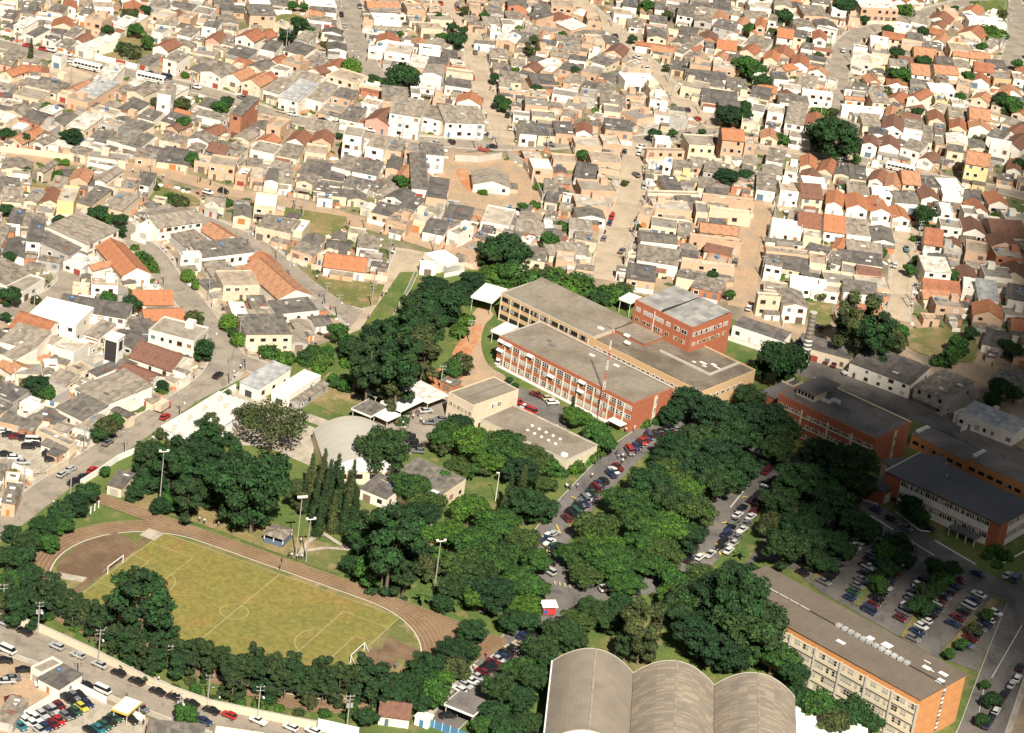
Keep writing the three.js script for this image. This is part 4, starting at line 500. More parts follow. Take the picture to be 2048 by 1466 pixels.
{ const s = site('white_annex', 'plain bright white flat-roofed annex', 'building', 'beside the gymnasium at the bottom edge', 'F', 1588, 1474, 1735, 1500, 16, 4.5); part('wall', boxGeo(-s.X, 0, -s.Z, s.X, s.h, s.Z), M.white, s.o); deck(s, M.whiteRoof, { parapet: M.white, ph: .2 }); }
// two-storey cream block, low grey hall, sheds and canopies in the middle
{ const s = site('cream_block', 'cream two-storey block with grey flat roof', 'building', 'in front of the brick school', 'F', 897, 786, 947, 813, 19.5, 8), { X, Z, h, o } = s; part('wall', boxGeo(-X, 0, -Z, X, h, Z), M.wall.c[0], o); deck(s, M.roofWarm, { parapet: M.wall.c[0], ph: .3 }); part('roof_seam', boxGeo(-.15, h + .12, -Z + .3, .15, h + .3, Z - .3), M.roofDark, o); for (let k = 0; k < 2; k++) for (let i = 0; i < 6; i++) gridWindow(s, 'f', -X + 1.4 + i * 1.6, 1.2 + k * 3.6, 1.1, 1.1, 2, 1, mixGlass(.6), M.creamConcrete, .03); for (const u of [-1, 1.5]) gridWindow(s, 'r', u, 5.2, 1.4, 1.3, 2, 2, mixGlass(.5), M.white, .03); }
{ const s = site('low_hall', 'long low hall with grey roof and white skylights', 'building', 'left of the curved campus avenue', 'F', 962, 839, 1133, 922, 14.5, 4.6), { X, Z, h, o } = s; part('wall', boxGeo(-X, 0, -Z, X, h, Z), M.creamConcrete, o); const rf = deck(s, M.roofWarm, { parapet: M.concrete, ph: .25 }); for (let i = 0; i < 10; i++) part('skylight', (() => { const g = new THREE.SphereGeometry(.5, 8, 5, 0, 6.3, 0, 1.6); g.translate(-X * .25 + (i % 5) * 2.6 + (i > 4 ? 1 : 0), h + .1, i > 4 ? 1.6 : -1.8); return g; })(), M.white, rf); part('end_unit', boxGeo(X - 3, h + .12, Z - 2.4, X - 1.4, h + 1, Z - 1), M.white, rf); part('back_ledge', boxGeo(-X, h + .26, -Z - .5, X, h + .5, -Z + .4), M.pave, o); }
function canopy(look, zone, t, q, mat, edge, name = 'canopy') { const s = site(name, look, 'canopy', zone, t, ...q), { X, Z, h, o } = s; part('roof', boxGeo(-X, h, -Z, X, h + .22, Z), mat, o); if (edge) part('fascia', new MB().box(-X - .05, h - .25, Z, X + .05, h + .3, Z + .12).box(X, h - .25, -Z, X + .12, h + .3, Z).box(-X - .12, h - .25, -Z, -X, h + .3, Z).geo(), edge, o); for (const x of [-X + .4, X - .4]) for (const z of [-Z + .4, Z - .4]) part('post', new THREE.CylinderGeometry(.14, .14, h, 8).translate(x, h / 2, z), M.concrete, o); return s; }
canopy('white open shed roof', 'left of the tan workshops', 'F', [942, 594, 984.5, 606, 13, 5], M.whiteRoof, M.white, 'open_shed'); canopy('smaller white open shed roof', 'at left end of brick school', 'F', [982, 662, 1006, 671, 9, 4.2], M.whiteRoof, M.white, 'open_shed');
canopy('small white shed roof', 'left of the tall brick hall', 'F', [1238, 598, 1262, 607, 7, 5], M.whiteRoof, M.white, 'open_shed');
canopy('bright white canopy over the crowd', 'beside the vaulted hall', 'F', [761, 805, 802, 823, 13, 4], M.whiteRoof, M.white); canopy('pale ribbed canopy', 'below the red earth bank', 'F', [802, 778, 856, 806, 9, 4], M.sheet[0], M.white); canopy('low grey canopy', 'beside the vaulted hall', 'F', [703, 818, 742, 834, 9, 3.6], M.fibre[1], M.white); canopy('narrow grey-white canopy', 'below the lawn', 'F', [735, 787, 752, 795, 14, 3.5], M.fibre[2], M.white); canopy('small white side canopy', 'beside the crowd', 'F', [745, 828, 775, 842, 6, 3.2], M.whiteRoof, M.white);
canopy('flat dark gate canopy with white fascia', 'over the campus entrance', 'r2', [820, 1305, 985, 1372, 8, 3.8], M.roofDark, M.white, 'gate_canopy');
{ const a = G(626, 859, 4.2), b = G(774, 861, 4.2), f = frontFrame(a, b), L = 25, X = f.w / 2, o = thing('vaulted_hall', 'pale barrel-vaulted sports hall', 'sports hall', 'behind the dark tall trees', a.clone().add(b).multiplyScalar(.5).setY(0), f.turn), N = 16, bb = new MB(), pt = (i) => { const t = -1 + 2 * i / N; return [t * X, 4.2 + 4.6 * (1 - t * t)]; };
  for (let i = 0; i < N; i++) { const p = pt(i), q = pt(i + 1); bb.quad([p[0], p[1], L], [q[0], q[1], L], [q[0], q[1], 0], [p[0], p[1], 0]); } part('roof', bb.geo(), M.hallRoof, o); part('wall', boxGeo(-X + .05, 0, .1, X - .05, 4.2, L - .1), M.wall.c[0], o); const gb = new MB(); for (const z of [.1, L - .1]) for (let i = 0; i < N; i++) { const p = pt(i), q = pt(i + 1); gb.tri([0, 4.1, z], [p[0], p[1] - .05, z], [q[0], q[1] - .05, z], [0, 0], [p[0], p[1]], [q[0], q[1]]); } part('gable', gb.geo(), M.white, o); for (let i = 0; i < 4; i++) part('window', boxGeo(-X + 3 + i * 4.6, 2, L - .1, -X + 5.6 + i * 4.6, 3.4, L + .02), M.glass, o); }
const small = (t, zone, look, q, roof, wall, name = 'campus_building') => { const [x1, y1, x2, y2, d, h] = q; let a = GT(t, x1, y1, h), b = GT(t, x2, y2, h); if (a.x > b.x) [a, b] = [b, a]; const f = frontFrame(a, b); return house(a.clone().add(b).multiplyScalar(.5).addScaledVector(f.n, -d / 2).setY(0), f.turn, f.w, d, h, roof, wall, zone, rng(x1 * 7 + y1), { name, look, category: 'building', group: 'small campus buildings', ridge: q[6] }); };
small('F', 'among trees below the canopies', 'low brown-roofed cafeteria', [762, 962, 858, 1006, 17, 4], 'f', 'c'); small('r2', 'between the tall trees and cafeteria', 'narrow grey-roofed changing room', [345, 75, 490, 135, 9, 3.5], 'f', 'w'); small('r2', 'under trees above the track', 'long flat grey changing hall', [380, 270, 690, 395, 11, 4], 's', 'p');
small('r1', 'at the corner above the track', 'small cream hut with grey roof', [610, 55, 690, 78, 8, 3, 'x'], 'f', 'c'); small('r4', 'beside the street corner', 'white pavilion with ribbed pale roof', [1405, 625, 1510, 668, 16, 4], 'M', 'w'); small('r4', 'right of the ribbed pavilion', 'white flat-roofed pavilion', [1590, 678, 1690, 714, 18, 4], 'w', 'w'); small('r4', 'beside the white pavilion and lawn', 'low grey lean-to', [1700, 735, 1748, 752, 17, 2.6], 'f', 'g');
small('r2', 'at the campus entrance', 'white gatehouse with brown tile roof', [450, 1362, 622, 1385, 7, 3, 'x'], 'T', 'w'); small('r5', 'on the red earth bank', 'small orange brick hut', [822, 618, 900, 650, 4, 3], 'f', 'b');
small('r6', 'behind the rear campus road', 'white workshop with long grey roof', [1095, 478, 1425, 602, 14, 5], 'f', 'w'); small('r6', 'at right behind the rear road', 'grey-walled office with dark roof', [1450, 606, 1618, 682, 16, 6], 'f', 'g'); small('r6', 'behind the chimney', 'long white shed with dark roof', [452, 282, 720, 372, 8, 3.6, 'x'], 'f', 'w'); small('r6', 'right of the chimney', 'open car shed with brown roof', [790, 392, 1090, 472, 10, 3.6, 'x'], 'f', 'c'); small('r6', 'at right edge beyond the road', 'low blue-grey roofed store', [1690, 762, 1990, 880, 11, 4], 'M', 'w'); small('r6', 'beside the blue-grey store', 'small white tank house', [1665, 760, 1750, 800, 5, 3], 's', 'w');
small('r6', 'at right edge above the road', 'tan-roofed house', [1885, 600, 2050, 640, 12, 4], 'f', 'c');
small('z7', 'in the car lot at bottom left', 'low grey-roofed kiosk with pale sheets', [370, 860, 575, 968, 8, 3], 'f', 'w'); small('z7', 'behind the car-lot kiosk', 'roofless white store with rubble', [300, 765, 400, 825, 7, 3.4], 's', 'w'); small('z7', 'at the bottom edge by the bush', 'wide grey-roofed shop', [1380, 1700, 1930, 1755, 16, 4.5], 'f', 'w'); small('z8', 'at the bottom edge right of the bush', 'pale flat-roofed shop', [60, 1660, 540, 1730, 14, 4.5], 'w', 'c');
small('r1', 'at the left edge corner', 'brown-roofed corner house', [10, 155, 85, 165, 9, 4], 'f', 'p'); small('z7', 'at the left edge by the lot', 'dark low shed', [-40, 1260, 130, 1300, 9, 3], 'f', 'g');
canopy('white sales canopy', 'over the car lot at bottom left', 'z7', [1090, 1165, 1245, 1222, 6.5, 3.6], M.whiteRoof, M.yellowPaint);
// trackside kiosk
{ const s = site('track_kiosk', 'blue kiosk with tan hipped roof', 'kiosk', 'beside the running track', 'r1', 1490, 335, 1615, 372, 7, 2.9), { X, Z, h, o } = s; part('wall', boxGeo(-X + .5, 0, -Z + .5, X - .5, 1.3, Z - .5), std({ color: lin(.1, .14, .19) }), o); for (const x of [-X + .5, 0, X - .5]) for (const z of [-Z + .5, Z - .5]) part('post', boxGeo(x - .1, 1.3, z - .1, x + .1, h, z + .1), M.white, o); const b = new MB(), r = 1.2; b.quad([-X, h, Z], [X, h, Z], [X - Z, h + r, 0], [-X + Z, h + r, 0]).quad([X, h, -Z], [-X, h, -Z], [-X + Z, h + r, 0], [X - Z, h + r, 0]); b.tri([X, h, Z], [X, h, -Z], [X - Z, h + r, 0], [0, 0], [7, 0], [3, 3]); b.tri([-X, h, -Z], [-X, h, Z], [-X + Z, h + r, 0], [0, 0], [7, 0], [3, 3]); b.quad([-X, h - .01, -Z], [X, h - .01, -Z], [X, h - .01, Z], [-X, h - .01, Z]); part('roof', b.geo(), M.fibre[0], o); }
// brick chimney and lattice mast
{ const p = G(1607, 731), o = thing('chimney_stack', 'tall pale brick chimney banded with rings', 'chimney', 'behind the dark round tree', p); const H = 18.5; part('shaft', new THREE.CylinderGeometry(1.05, 1.6, H, 16, 1).translate(0, H / 2, 0), M.fibre[1], o); for (let i = 0; i < 13; i++) { const y = .8 + i * 1.4, r = 1.62 - .55 * y / H; part('ring', new THREE.CylinderGeometry(r, r + .02, .55, 16, 1, true).translate(0, y, 0), i < 7 ? M.white : M.fibre[2], o); } part('cap', new THREE.CylinderGeometry(1.25, 1.1, .5, 16).translate(0, H, 0), M.concrete, o); }
{ const p = G(1197, 838), o = thing('radio_mast', 'slender red and white lattice radio mast', 'mast', 'in front of the brick school', p); const H = 29.5, red = std({ color: lin(.5, .09, .04) }), wh = M.white, n = 9; for (let k = 0; k < n; k++) { const y0 = k * H / n, y1 = (k + 1) * H / n, g = [], c = (y, i) => { const r = .55 * (1 - y / H) + .1, a = i * Math.PI * 2 / 3; return V(Math.cos(a) * r, y, Math.sin(a) * r); }; for (let i = 0; i < 3; i++) { g.push(limbGeo(c(y0, i), c(y1, i), .06, .05, 5)); const m = 3; for (let j = 0; j < m; j++) { const a = y0 + (y1 - y0) * j / m, b = y0 + (y1 - y0) * (j + 1) / m; g.push(limbGeo(c(a, i), c(b, (i + 1) % 3), .03, .03, 4), limbGeo(c(a, i), c(a, (i + 1) % 3), .03, .03, 4)); } } part('mast_section', mergeGeometries(g), k % 2 ? wh : red, o); } part('aerial', limbGeo(V(0, H, 0), V(0, H + 2, 0), .05, .03), wh, o); }

// low north-light shed beside the street: seven pale saw teeth
{ const s = site('north_light_shed', 'low pale shed with striped saw-tooth roof', 'building', 'beside the street above the trees', 'r4', 1165, 985, 1500, 768, 13, 3), { X, Z, h, o } = s; part('wall', boxGeo(-X, 0, -Z, X, h, Z), M.white, o); const n = 7, t = 2 * Z / n; for (let i = 0; i < n; i++) { const z1 = Z - i * t, z0 = z1 - t, b = new MB(); b.quad([-X, h + .05, z1], [X, h + .05, z1], [X, h + .75, z0 + .25], [-X, h + .75, z0 + .25]); b.tri([X, h + .02, z1], [X, h + .02, z0], [X, h + .75, z0 + .25], [0, 0], [1, 0], [1, 1]); b.tri([-X, h + .02, z0], [-X, h + .02, z1], [-X, h + .75, z0 + .25], [0, 0], [1, 0], [1, 1]); part('roof_tooth', b.geo(), M.sheet[i % 2 ? 2 : 0], o); part('gutter', boxGeo(-X, h + .02, z1 - .32, X, h + .16, z1 - .02), M.fibre[1], o); } }
// ---------------------------------------------------------------- open ground: lots, lawns, courts, sports ground
patch('grass_lot', 'T1', [780, 430, 870, 300, 920, 265, 1000, 255, 1130, 270, 1190, 400, 1080, 510, 760, 440], M.lawnDry, true); patch('sandy_yard', 'T1', [290, 590, 420, 530, 560, 530, 740, 600, 600, 690, 540, 640], M.cobble); patch('grass_strip', 'T1', [180, 790, 400, 830, 620, 910, 500, 900, 350, 860], M.lawn);
patch('grass_lot', 'T2', [140, 170, 300, 110, 440, 150, 330, 230, 150, 230], M.lawnDry, true); patch('garden', 'T4', [1650, 10, 1930, 0, 1920, 140, 1750, 100], M.lawn); patch('garden', 'T4', [1630, 190, 1900, 230, 1930, 310, 1700, 280], M.lawn); patch('grass_lot', 'T4', [450, 800, 600, 820, 590, 870, 445, 850], M.lawnDry);
patch('waste_lot', 'T5', [1130, 330, 1180, 280, 1550, 380, 1560, 440, 1200, 410], M.lawnDry, true); patch('grass_strip', 'T5', [0, 230, 480, 290, 470, 310, 0, 260], M.lawnDry); patch('grass_lot', 'T6', [220, 450, 400, 470, 760, 530, 770, 600, 660, 670, 520, 720, 430, 640, 420, 560, 220, 520], M.lawnDry);
patch('grass_triangle', 'T6', [350, 890, 560, 1000, 800, 1030, 1060, 1065, 1000, 1220, 880, 1250, 760, 1220, 500, 1030, 400, 940], M.lawnDry); patch('depot_yard', 'F', [880, 335, 920, 308, 1000, 316, 1050, 340, 1083, 385, 1072, 410, 1020, 422, 960, 420, 905, 405, 875, 380], M.dirtRoad, true); patch('red_earth', 'T6', [1630, 160, 1690, 150, 1760, 290, 1740, 340, 1660, 260], M.redEarth, true);
patch('grass_lot', 'r6', [1430, 300, 1720, 300, 1790, 380, 1750, 480, 1450, 420, 1380, 330], M.lawnDry, true); patch('grass_lot', 'T8', [440, 1140, 610, 1150, 600, 1210, 430, 1210], M.lawnDry); patch('grass_lot', 'r6', [860, 150, 1000, 160, 985, 290, 870, 280], M.lawnDry); patch('dirt_yard', 'r6', [900, 340, 1080, 300, 1400, 420, 1560, 560, 1400, 520, 1000, 440], M.dirtRoad, true); patch('grass_lot', 'T8', [1950, 400, 2060, 420, 2060, 520, 1950, 500], M.lawn);
patch('street_pavement', 'r4', [1150, 100, 1300, 300, 1420, 470, 1500, 470, 1380, 300, 1240, 120], M.pave);
// campus ground
patch('dirt_path', 'r5', [1010, 230, 1060, 190, 1130, 230, 1080, 300, 1060, 420, 1110, 540, 1200, 600, 1160, 640, 900, 650, 840, 580, 900, 480, 960, 380], M.dirtRoad, true, false); patch('red_bank', 'r5', [690, 650, 770, 560, 860, 540, 900, 440, 990, 330, 1050, 280, 1060, 340, 1000, 470, 940, 590, 930, 670, 800, 700], M.redEarth, true, false); patch('school_yard', 'r5', [860, 720, 1180, 620, 1500, 740, 1620, 850, 1520, 960, 1240, 800, 1000, 850], M.asphaltDark, false, false);
patch('forecourt', 'r5', [430, 850, 600, 780, 870, 700, 860, 860, 700, 1040, 640, 1060, 560, 960], M.asphalt, false, false); patch('sports_court', 'r4', [950, 915, 1150, 790, 1375, 668, 1500, 735, 1840, 900, 1830, 1130, 1560, 1010, 1200, 990], M.pave, false, false); patch('court_path', 'r4', [1375, 680, 1480, 690, 1760, 800, 1960, 870, 2100, 960, 1900, 900, 1480, 740], M.pave, false, false);
patch('car_park', 'F', [1575, 1130, 1640, 1040, 1700, 1005, 1790, 1070, 1880, 1120, 1960, 1170, 2010, 1215, 1955, 1345, 1860, 1310, 1640, 1185], M.asphaltDark, false, false); patch('car_park_edge', 'F', [1490, 1130, 1540, 1065, 1600, 1060, 1590, 1140, 1530, 1120], M.asphaltDark, false, false); patch('service_yard', 'F', [1600, 715, 1700, 715, 1830, 790, 1990, 870, 2080, 920, 2080, 960, 1900, 870, 1640, 760], M.asphaltDark, false, false); patch('service_yard', 'F', [2010, 1180, 2100, 1140, 2100, 1260, 2040, 1240], M.asphaltDark, false, false);
patch('campus_lawn', 'r2', [1660, 970, 1830, 905, 1850, 1010, 1990, 1080, 1990, 1170, 1680, 1100], M.lawnDry, true, false); patch('campus_lawn', 'F', [600, 800, 660, 745, 745, 790, 690, 835], M.lawnDry, false, false); patch('trackside_ground', 'F', [240, 985, 330, 985, 460, 1030, 620, 1080, 700, 1100, 690, 1150, 560, 1110, 400, 1050, 260, 1010], M.lawnDry, true, false);
patch('front_lot', 'F', [-60, 1300, 0, 1325, 60, 1345, 150, 1390, 230, 1420, 300, 1440, 280, 1500, -60, 1500], M.dirtRoad, false, false); patch('sales_lot', 'z7', [60, 1370, 300, 1200, 700, 960, 1050, 1120, 1340, 1230, 1420, 1300, 1380, 1480, 200, 1480], M.pave, false, false); patch('street_lot', 'r4', [0, 900, 160, 930, 260, 1010, 420, 1050, 300, 1160, 180, 1170, 0, 1090], M.pave);
// running track: a stadium of six cinder lanes round the pitch, straight along the far side
const fieldC = G(468, 1226), fe = G(710.5, 1311).sub(G(229.5, 1136)).setY(0).normalize(), fn = V(-fe.z, 0, fe.x); // fe along the pitch, fn towards the street
const fp = (x, z, y = 0) => fieldC.clone().addScaledVector(fe, x).addScaledVector(fn, z).setY(y);
const HL = 35.2, HW = 26.5;
function oval(r, L, seg = 24) { const p = []; for (let i = 0; i <= seg; i++) { const a = -Math.PI / 2 + Math.PI * i / seg; p.push(fp(L + Math.cos(a) * r, Math.sin(a) * r)); } for (let i = 0; i <= seg; i++) { const a = Math.PI / 2 + Math.PI * i / seg; p.push(fp(-L + Math.cos(a) * r, Math.sin(a) * r)); } return p; }
const OL = 24.5, rIn = 25.6, lane = 1.18, lanes = 5, rOut = rIn + lane * lanes; const ringY = nextY();
{ const y = ringY; const o = oval(rOut, OL), i = oval(rIn, OL); structure('running_track', sheetGeo(o, y, [i.slice().reverse()]), M.cinder); }
structure('infield', sheetGeo(oval(rIn, OL), nextY()), M.lawnDry);
{ const q = [fp(-HL, -HW + 3), fp(HL, -HW + 3), fp(HL, HW - 3), fp(-HL, HW - 3)]; structure('football_pitch', sheetGeo(q, nextY()), M.pitch); }
{ const q = [fp(-62, -rOut), fp(OL, -rOut), fp(OL, -rIn + .2), fp(-24, -rIn + .2), fp(-62, -rIn - 1)]; structure('sprint_straight', sheetGeo(q, nextY()), M.cinder); const q2 = [fp(OL, -rOut), fp(OL + 38, -rOut + 1), fp(OL + 40, -rOut + 8), fp(OL + 30, -8), fp(OL + 20, -16)]; structure('sprint_straight', sheetGeo(q2, ringY - .003), M.cinder); }
const lineY = sheetY + .03; sheetY += .05; const LN = (pts, w, mat = M.chalk, name = 'line_marking') => structure(name, ribbonGeo(pts, w, lineY), mat);
for (let k = 0; k <= lanes; k++) { const o = oval(rIn + k * lane, OL, 30); o.push(o[0].clone()); LN(o, k === 0 ? .28 : .12, k === 0 ? M.kerb : M.laneLime, k === 0 ? 'track_kerb' : 'lane_line'); if (k) { LN([fp(-62, -rIn - k * lane), fp(-44, -rIn - k * lane), fp(-OL, -rIn - k * lane)], .12, M.laneLime, 'lane_line'); LN([fp(OL, -rIn - k * lane), fp(OL + 16, -rIn - k * lane + .4), fp(OL + 34, -rIn - k * lane + 1.2)], .12, M.laneLime, 'lane_line'); } }
{ const a = HL, w = 23.4, seg = (x0, z0, x1, z1, t = .15) => LN([fp(x0, z0), fp((x0 + x1) / 2, (z0 + z1) / 2), fp(x1, z1)], t); seg(-a, -w, a, -w); seg(-a, w, a, w); seg(-a, -w, -a, w); seg(a, -w, a, w); seg(0, -w, 0, w, .17); const arc = (cx, r, a0, a1) => { const p = []; for (let i = 0; i <= 28; i++) { const t = a0 + (a1 - a0) * i / 28; p.push(fp(cx + Math.cos(t) * r, Math.sin(t) * r)); } LN(p, .15); }; arc(0, 3.6, 0, Math.PI * 2);
  for (const s of [-1, 1]) { seg(s * a, -17, s * (a - 13), -17); seg(s * (a - 13), -17, s * (a - 13), 17); seg(s * (a - 13), 17, s * a, 17); seg(s * a, -8.4, s * (a - 5), -8.4); seg(s * (a - 5), -8.4, s * (a - 5), 8.4); seg(s * (a - 5), 8.4, s * a, 8.4); arc(s * (a - 9.5), 7.2, s > 0 ? Math.PI - 1.05 : -1.05, s > 0 ? Math.PI + 1.05 : 1.05); } }
structure('long_jump_ground', sheetGeo([fp(-37.2, -14), fp(-37.2, 8), fp(-46, 11), fp(-49, 4), fp(-49, -6), fp(-45, -16)], nextY()), M.cinderDark); structure('runway', sheetGeo([fp(-36, -20), fp(-36, 18), fp(-37.8, 18), fp(-37.8, -20)], nextY()), M.cinderDark); structure('sand_pit', sheetGeo([fp(-34.6, -23.2), fp(-34.6, -18.4), fp(-39.4, -18.4), fp(-39.4, -23.2)], nextY()), M.pave); structure('sand_strip', sheetGeo([fp(-46, 10.6), fp(-38.4, 8.2), fp(-38.2, 11), fp(-45, 13.4)], nextY()), M.pave); structure('throwing_ground', sheetGeo([fp(36.6, -6), fp(43.6, -8), fp(46.4, 12), fp(37.4, 14), fp(35.8, 4)], nextY()), M.cinderDark); structure('high_jump_fan', sheetGeo([fp(37.2, -13), fp(48.6, -11.5), fp(49, -5), fp(38.6, -7)], nextY()), M.cinderDark);
// goals
for (const [s, lk] of [[-1, 'white goal frame at the left end'], [1, 'white goal frame at the right end']]) { const o = thing('goal', lk, 'goal', 'of the football pitch', fp(s * HL, 0), Math.atan2(-fe.z, fe.x)); for (const z of [-3.6, 3.6]) part('post', limbGeo(V(0, 0, z), V(0, 2.6, z), .12, .12, 6), M.white, o); part('crossbar', limbGeo(V(0, 2.6, -3.72), V(0, 2.6, 3.72), .12, .12, 6), M.white, o); for (const z of [-3.6, 3.6]) part('net_stay', limbGeo(V(0, 2.5, z), V(s * 1.7, 0, z), .05, .05, 4), M.white, o); part('ground_bar', limbGeo(V(s * 1.7, .05, -3.6), V(s * 1.7, .05, 3.6), .05, .05, 4), M.white, o); }
for (let i = 0; i < 4; i++) { const p = GT('r1', 492 + i * 22.5, 240 - i * 17), o = thing('marker_post', 'short white post', 'post', 'in the grass above the track bend', p, 0, 'white posts above the track bend'); part('shaft', limbGeo(V(0, 0, 0), V(0, 2.1, 0), .17, .15, 6), M.white, o); part('cap', boxGeo(-.2, 2.1, -.2, .2, 2.2, .2), M.white, o); }
// campus paint: parking bays and yellow kerb hatching
for (const [t, a] of [['r3', [360, 375, 385, 445]], ['r3', [290, 430, 320, 470]], ['r2', [1380, 470, 1410, 425]], ['r2', [1455, 290, 1480, 340]], ['r2', [1540, 130, 1580, 145]], ['r2', [1530, 300, 1570, 260]], ['r3', [500, 130, 530, 125]], ['r3', [390, 270, 420, 265]]]) { const p = pxPoly(t, a); structure('painted_line', ribbonGeo([p[0], p[0].clone().lerp(p[1], .5), p[1]], .5, nextY()), M.yellowPaint); }
for (let i = 0; i < 4; i++) { const p = GT('r2', 1445 + i * 28, 610 + i * 6), q = GT('r2', 1450 + i * 28, 632 + i * 6); structure('painted_line', ribbonGeo([p, p.clone().lerp(q, .5), q], .45, nextY()), M.chalk); }
// ---------------------------------------------------------------- filler houses in the gaps between the surveyed ones
{ const r = rng(99), cell = 14, hash = {}; const add = (h) => { const k = `${Math.floor(h.x / cell)},${Math.floor(h.z / cell)}`; (hash[k] ??= []).push(h); };
  const big = houses.filter((h) => Math.max(h.w, h.d) > 17); houses.forEach(add);
  const axes = (h) => { const c = Math.cos(h.turn), s = Math.sin(h.turn); return [[c, -s], [s, c]]; };
  const hit = (a, b, gap) => { const A = axes(a), B = axes(b), dx = b.x - a.x, dz = b.z - a.z; for (const ax of [...A, ...B]) { const ra = Math.abs(A[0][0] * ax[0] + A[0][1] * ax[1]) * a.w / 2 + Math.abs(A[1][0] * ax[0] + A[1][1] * ax[1]) * a.d / 2, rb = Math.abs(B[0][0] * ax[0] + B[0][1] * ax[1]) * b.w / 2 + Math.abs(B[1][0] * ax[0] + B[1][1] * ax[1]) * b.d / 2; if (Math.abs(dx * ax[0] + dz * ax[1]) > ra + rb + gap) return false; } return true; };
  const near = (h) => { const o = [...big], X = Math.floor(h.x / cell), Z = Math.floor(h.z / cell); for (let i = -2; i <= 2; i++) for (let j = -2; j <= 2; j++) o.push(...(hash[`${X + i},${Z + j}`] || [])); return o; };
  const town = pxPoly('F', [-30, -40, 2078, -40, 2078, 740, 1960, 720, 1840, 690, 1620, 640, 1480, 600, 1290, 580, 1180, 560, 1040, 545, 960, 520, 830, 500, 745, 640, 690, 690, 480, 700, 420, 760, 160, 930, -30, 1040]);
  const zones = [['in the upper-left blocks', 0, 500, -60, 310, 'fffssmt', 'wwccpg'], ['left of top centre', 500, 960, -60, 310, 'fffsstm', 'wwccpp'], ['on the crowded central hillside', 960, 1480, -60, 310, 'ffffsssT', 'pppcbgw'], ['in the top-right blocks', 1480, 2200, -60, 310, 'ffsttT', 'wwcpc'], ['in the left-edge blocks', -100, 480, 310, 560, 'fffsT', 'wwccg'], ['beside the long dirt road', 480, 1000, 310, 640, 'fffsm', 'ccpwg'], ['behind the brick school', 1000, 1500, 310, 620, 'ffffsss', 'pccwgb'], ['in the right-hand blocks', 1500, 2200, 310, 760, 'ffsstT', 'wwcpp'], ['beside the campus street', -100, 800, 560, 1100, 'ffsw', 'wwcg']];
  let n = 0; const base = houses.slice(); const lim = 600;
  for (let pass = 0; pass < 4; pass++) for (let i = 0; i < 9000 && n < lim; i++) { const px = -25 + r() * 2100, py = -35 + Math.pow(r(), 1.25) * 1050, p = G(px, py); if (!inPoly(p, town)) continue; const sz = [[6, 4, 7, 5], [5, 3, 6, 4], [4, 2.5, 4.5, 3], [2.8, 2, 3, 2.4]][pass]; const h = { x: p.x, z: p.z, w: sz[0] + r() * sz[1], d: sz[2] + r() * sz[3], turn: 0 };
    let best = 1e9; for (const b of base) { const q = (b.x - p.x) ** 2 + (b.z - p.z) ** 2; if (q < best) { best = q; h.turn = b.turn; } } h.turn += (r() - .5) * .12; if (best > 1600) continue;
    if (distRoad(p) < Math.max(h.w, h.d) * .5 + 1.2) continue; if (keep.some((k) => inPoly(p, k) || [[-1, -1], [1, -1], [1, 1], [-1, 1]].some(([a, b]) => { const A = axes(h); return inPoly({ x: p.x + A[0][0] * a * h.w / 2 + A[1][0] * b * h.d / 2, z: p.z + A[0][1] * a * h.w / 2 + A[1][1] * b * h.d / 2 }, k); }))) continue;
    { let hides = false; const hh0 = pass < 2 ? 3.2 : 2.5; for (const k of [1, hh0 * .9, hh0 * 1.7, hh0 * 2.4]) if (distRoad({ x: p.x, z: p.z - h.d / 2 - k }) < -.6) hides = true; if (hides) continue; }
    if (near(h).some((b) => hit(h, b, .1))) continue; const z = zones.find((q) => px >= q[1] && px < q[2] && py >= q[3] && py < q[4]); if (!z) continue;
    const two = pass < 2 && r() < .17, roof = pick(r, z[5].split('')), wall = pick(r, z[6].split('')), shed = pass >= 2; const hh = two ? 4.7 + r() * .8 : shed ? 2.1 + r() * .5 : 2.4 + r() * .5;
    if (shed) house(p.setY(0), h.turn, h.w, h.d, hh, 'tT'.includes(roof) ? 'f' : roof, wall, z[0], r, { name: 'outbuilding', look: `small ${wallName[wall]} outbuilding with ${{ f: 'grey', s: 'concrete', w: 'white', m: 'pale metal', M: 'grey metal', t: 'grey', T: 'grey' }[roof]} roof`, category: 'outbuilding', group: 'outbuildings between the houses' }); else house(p.setY(0), h.turn, h.w, h.d, hh, roof, wall, z[0], r, { yard: true, name: 'tT'.includes(roof) ? 'tiled_house' : 'infill_house' });
    add(houses[houses.length - 1]); n++; }
  console.log('filler', n, 'houses', houses.length);
}

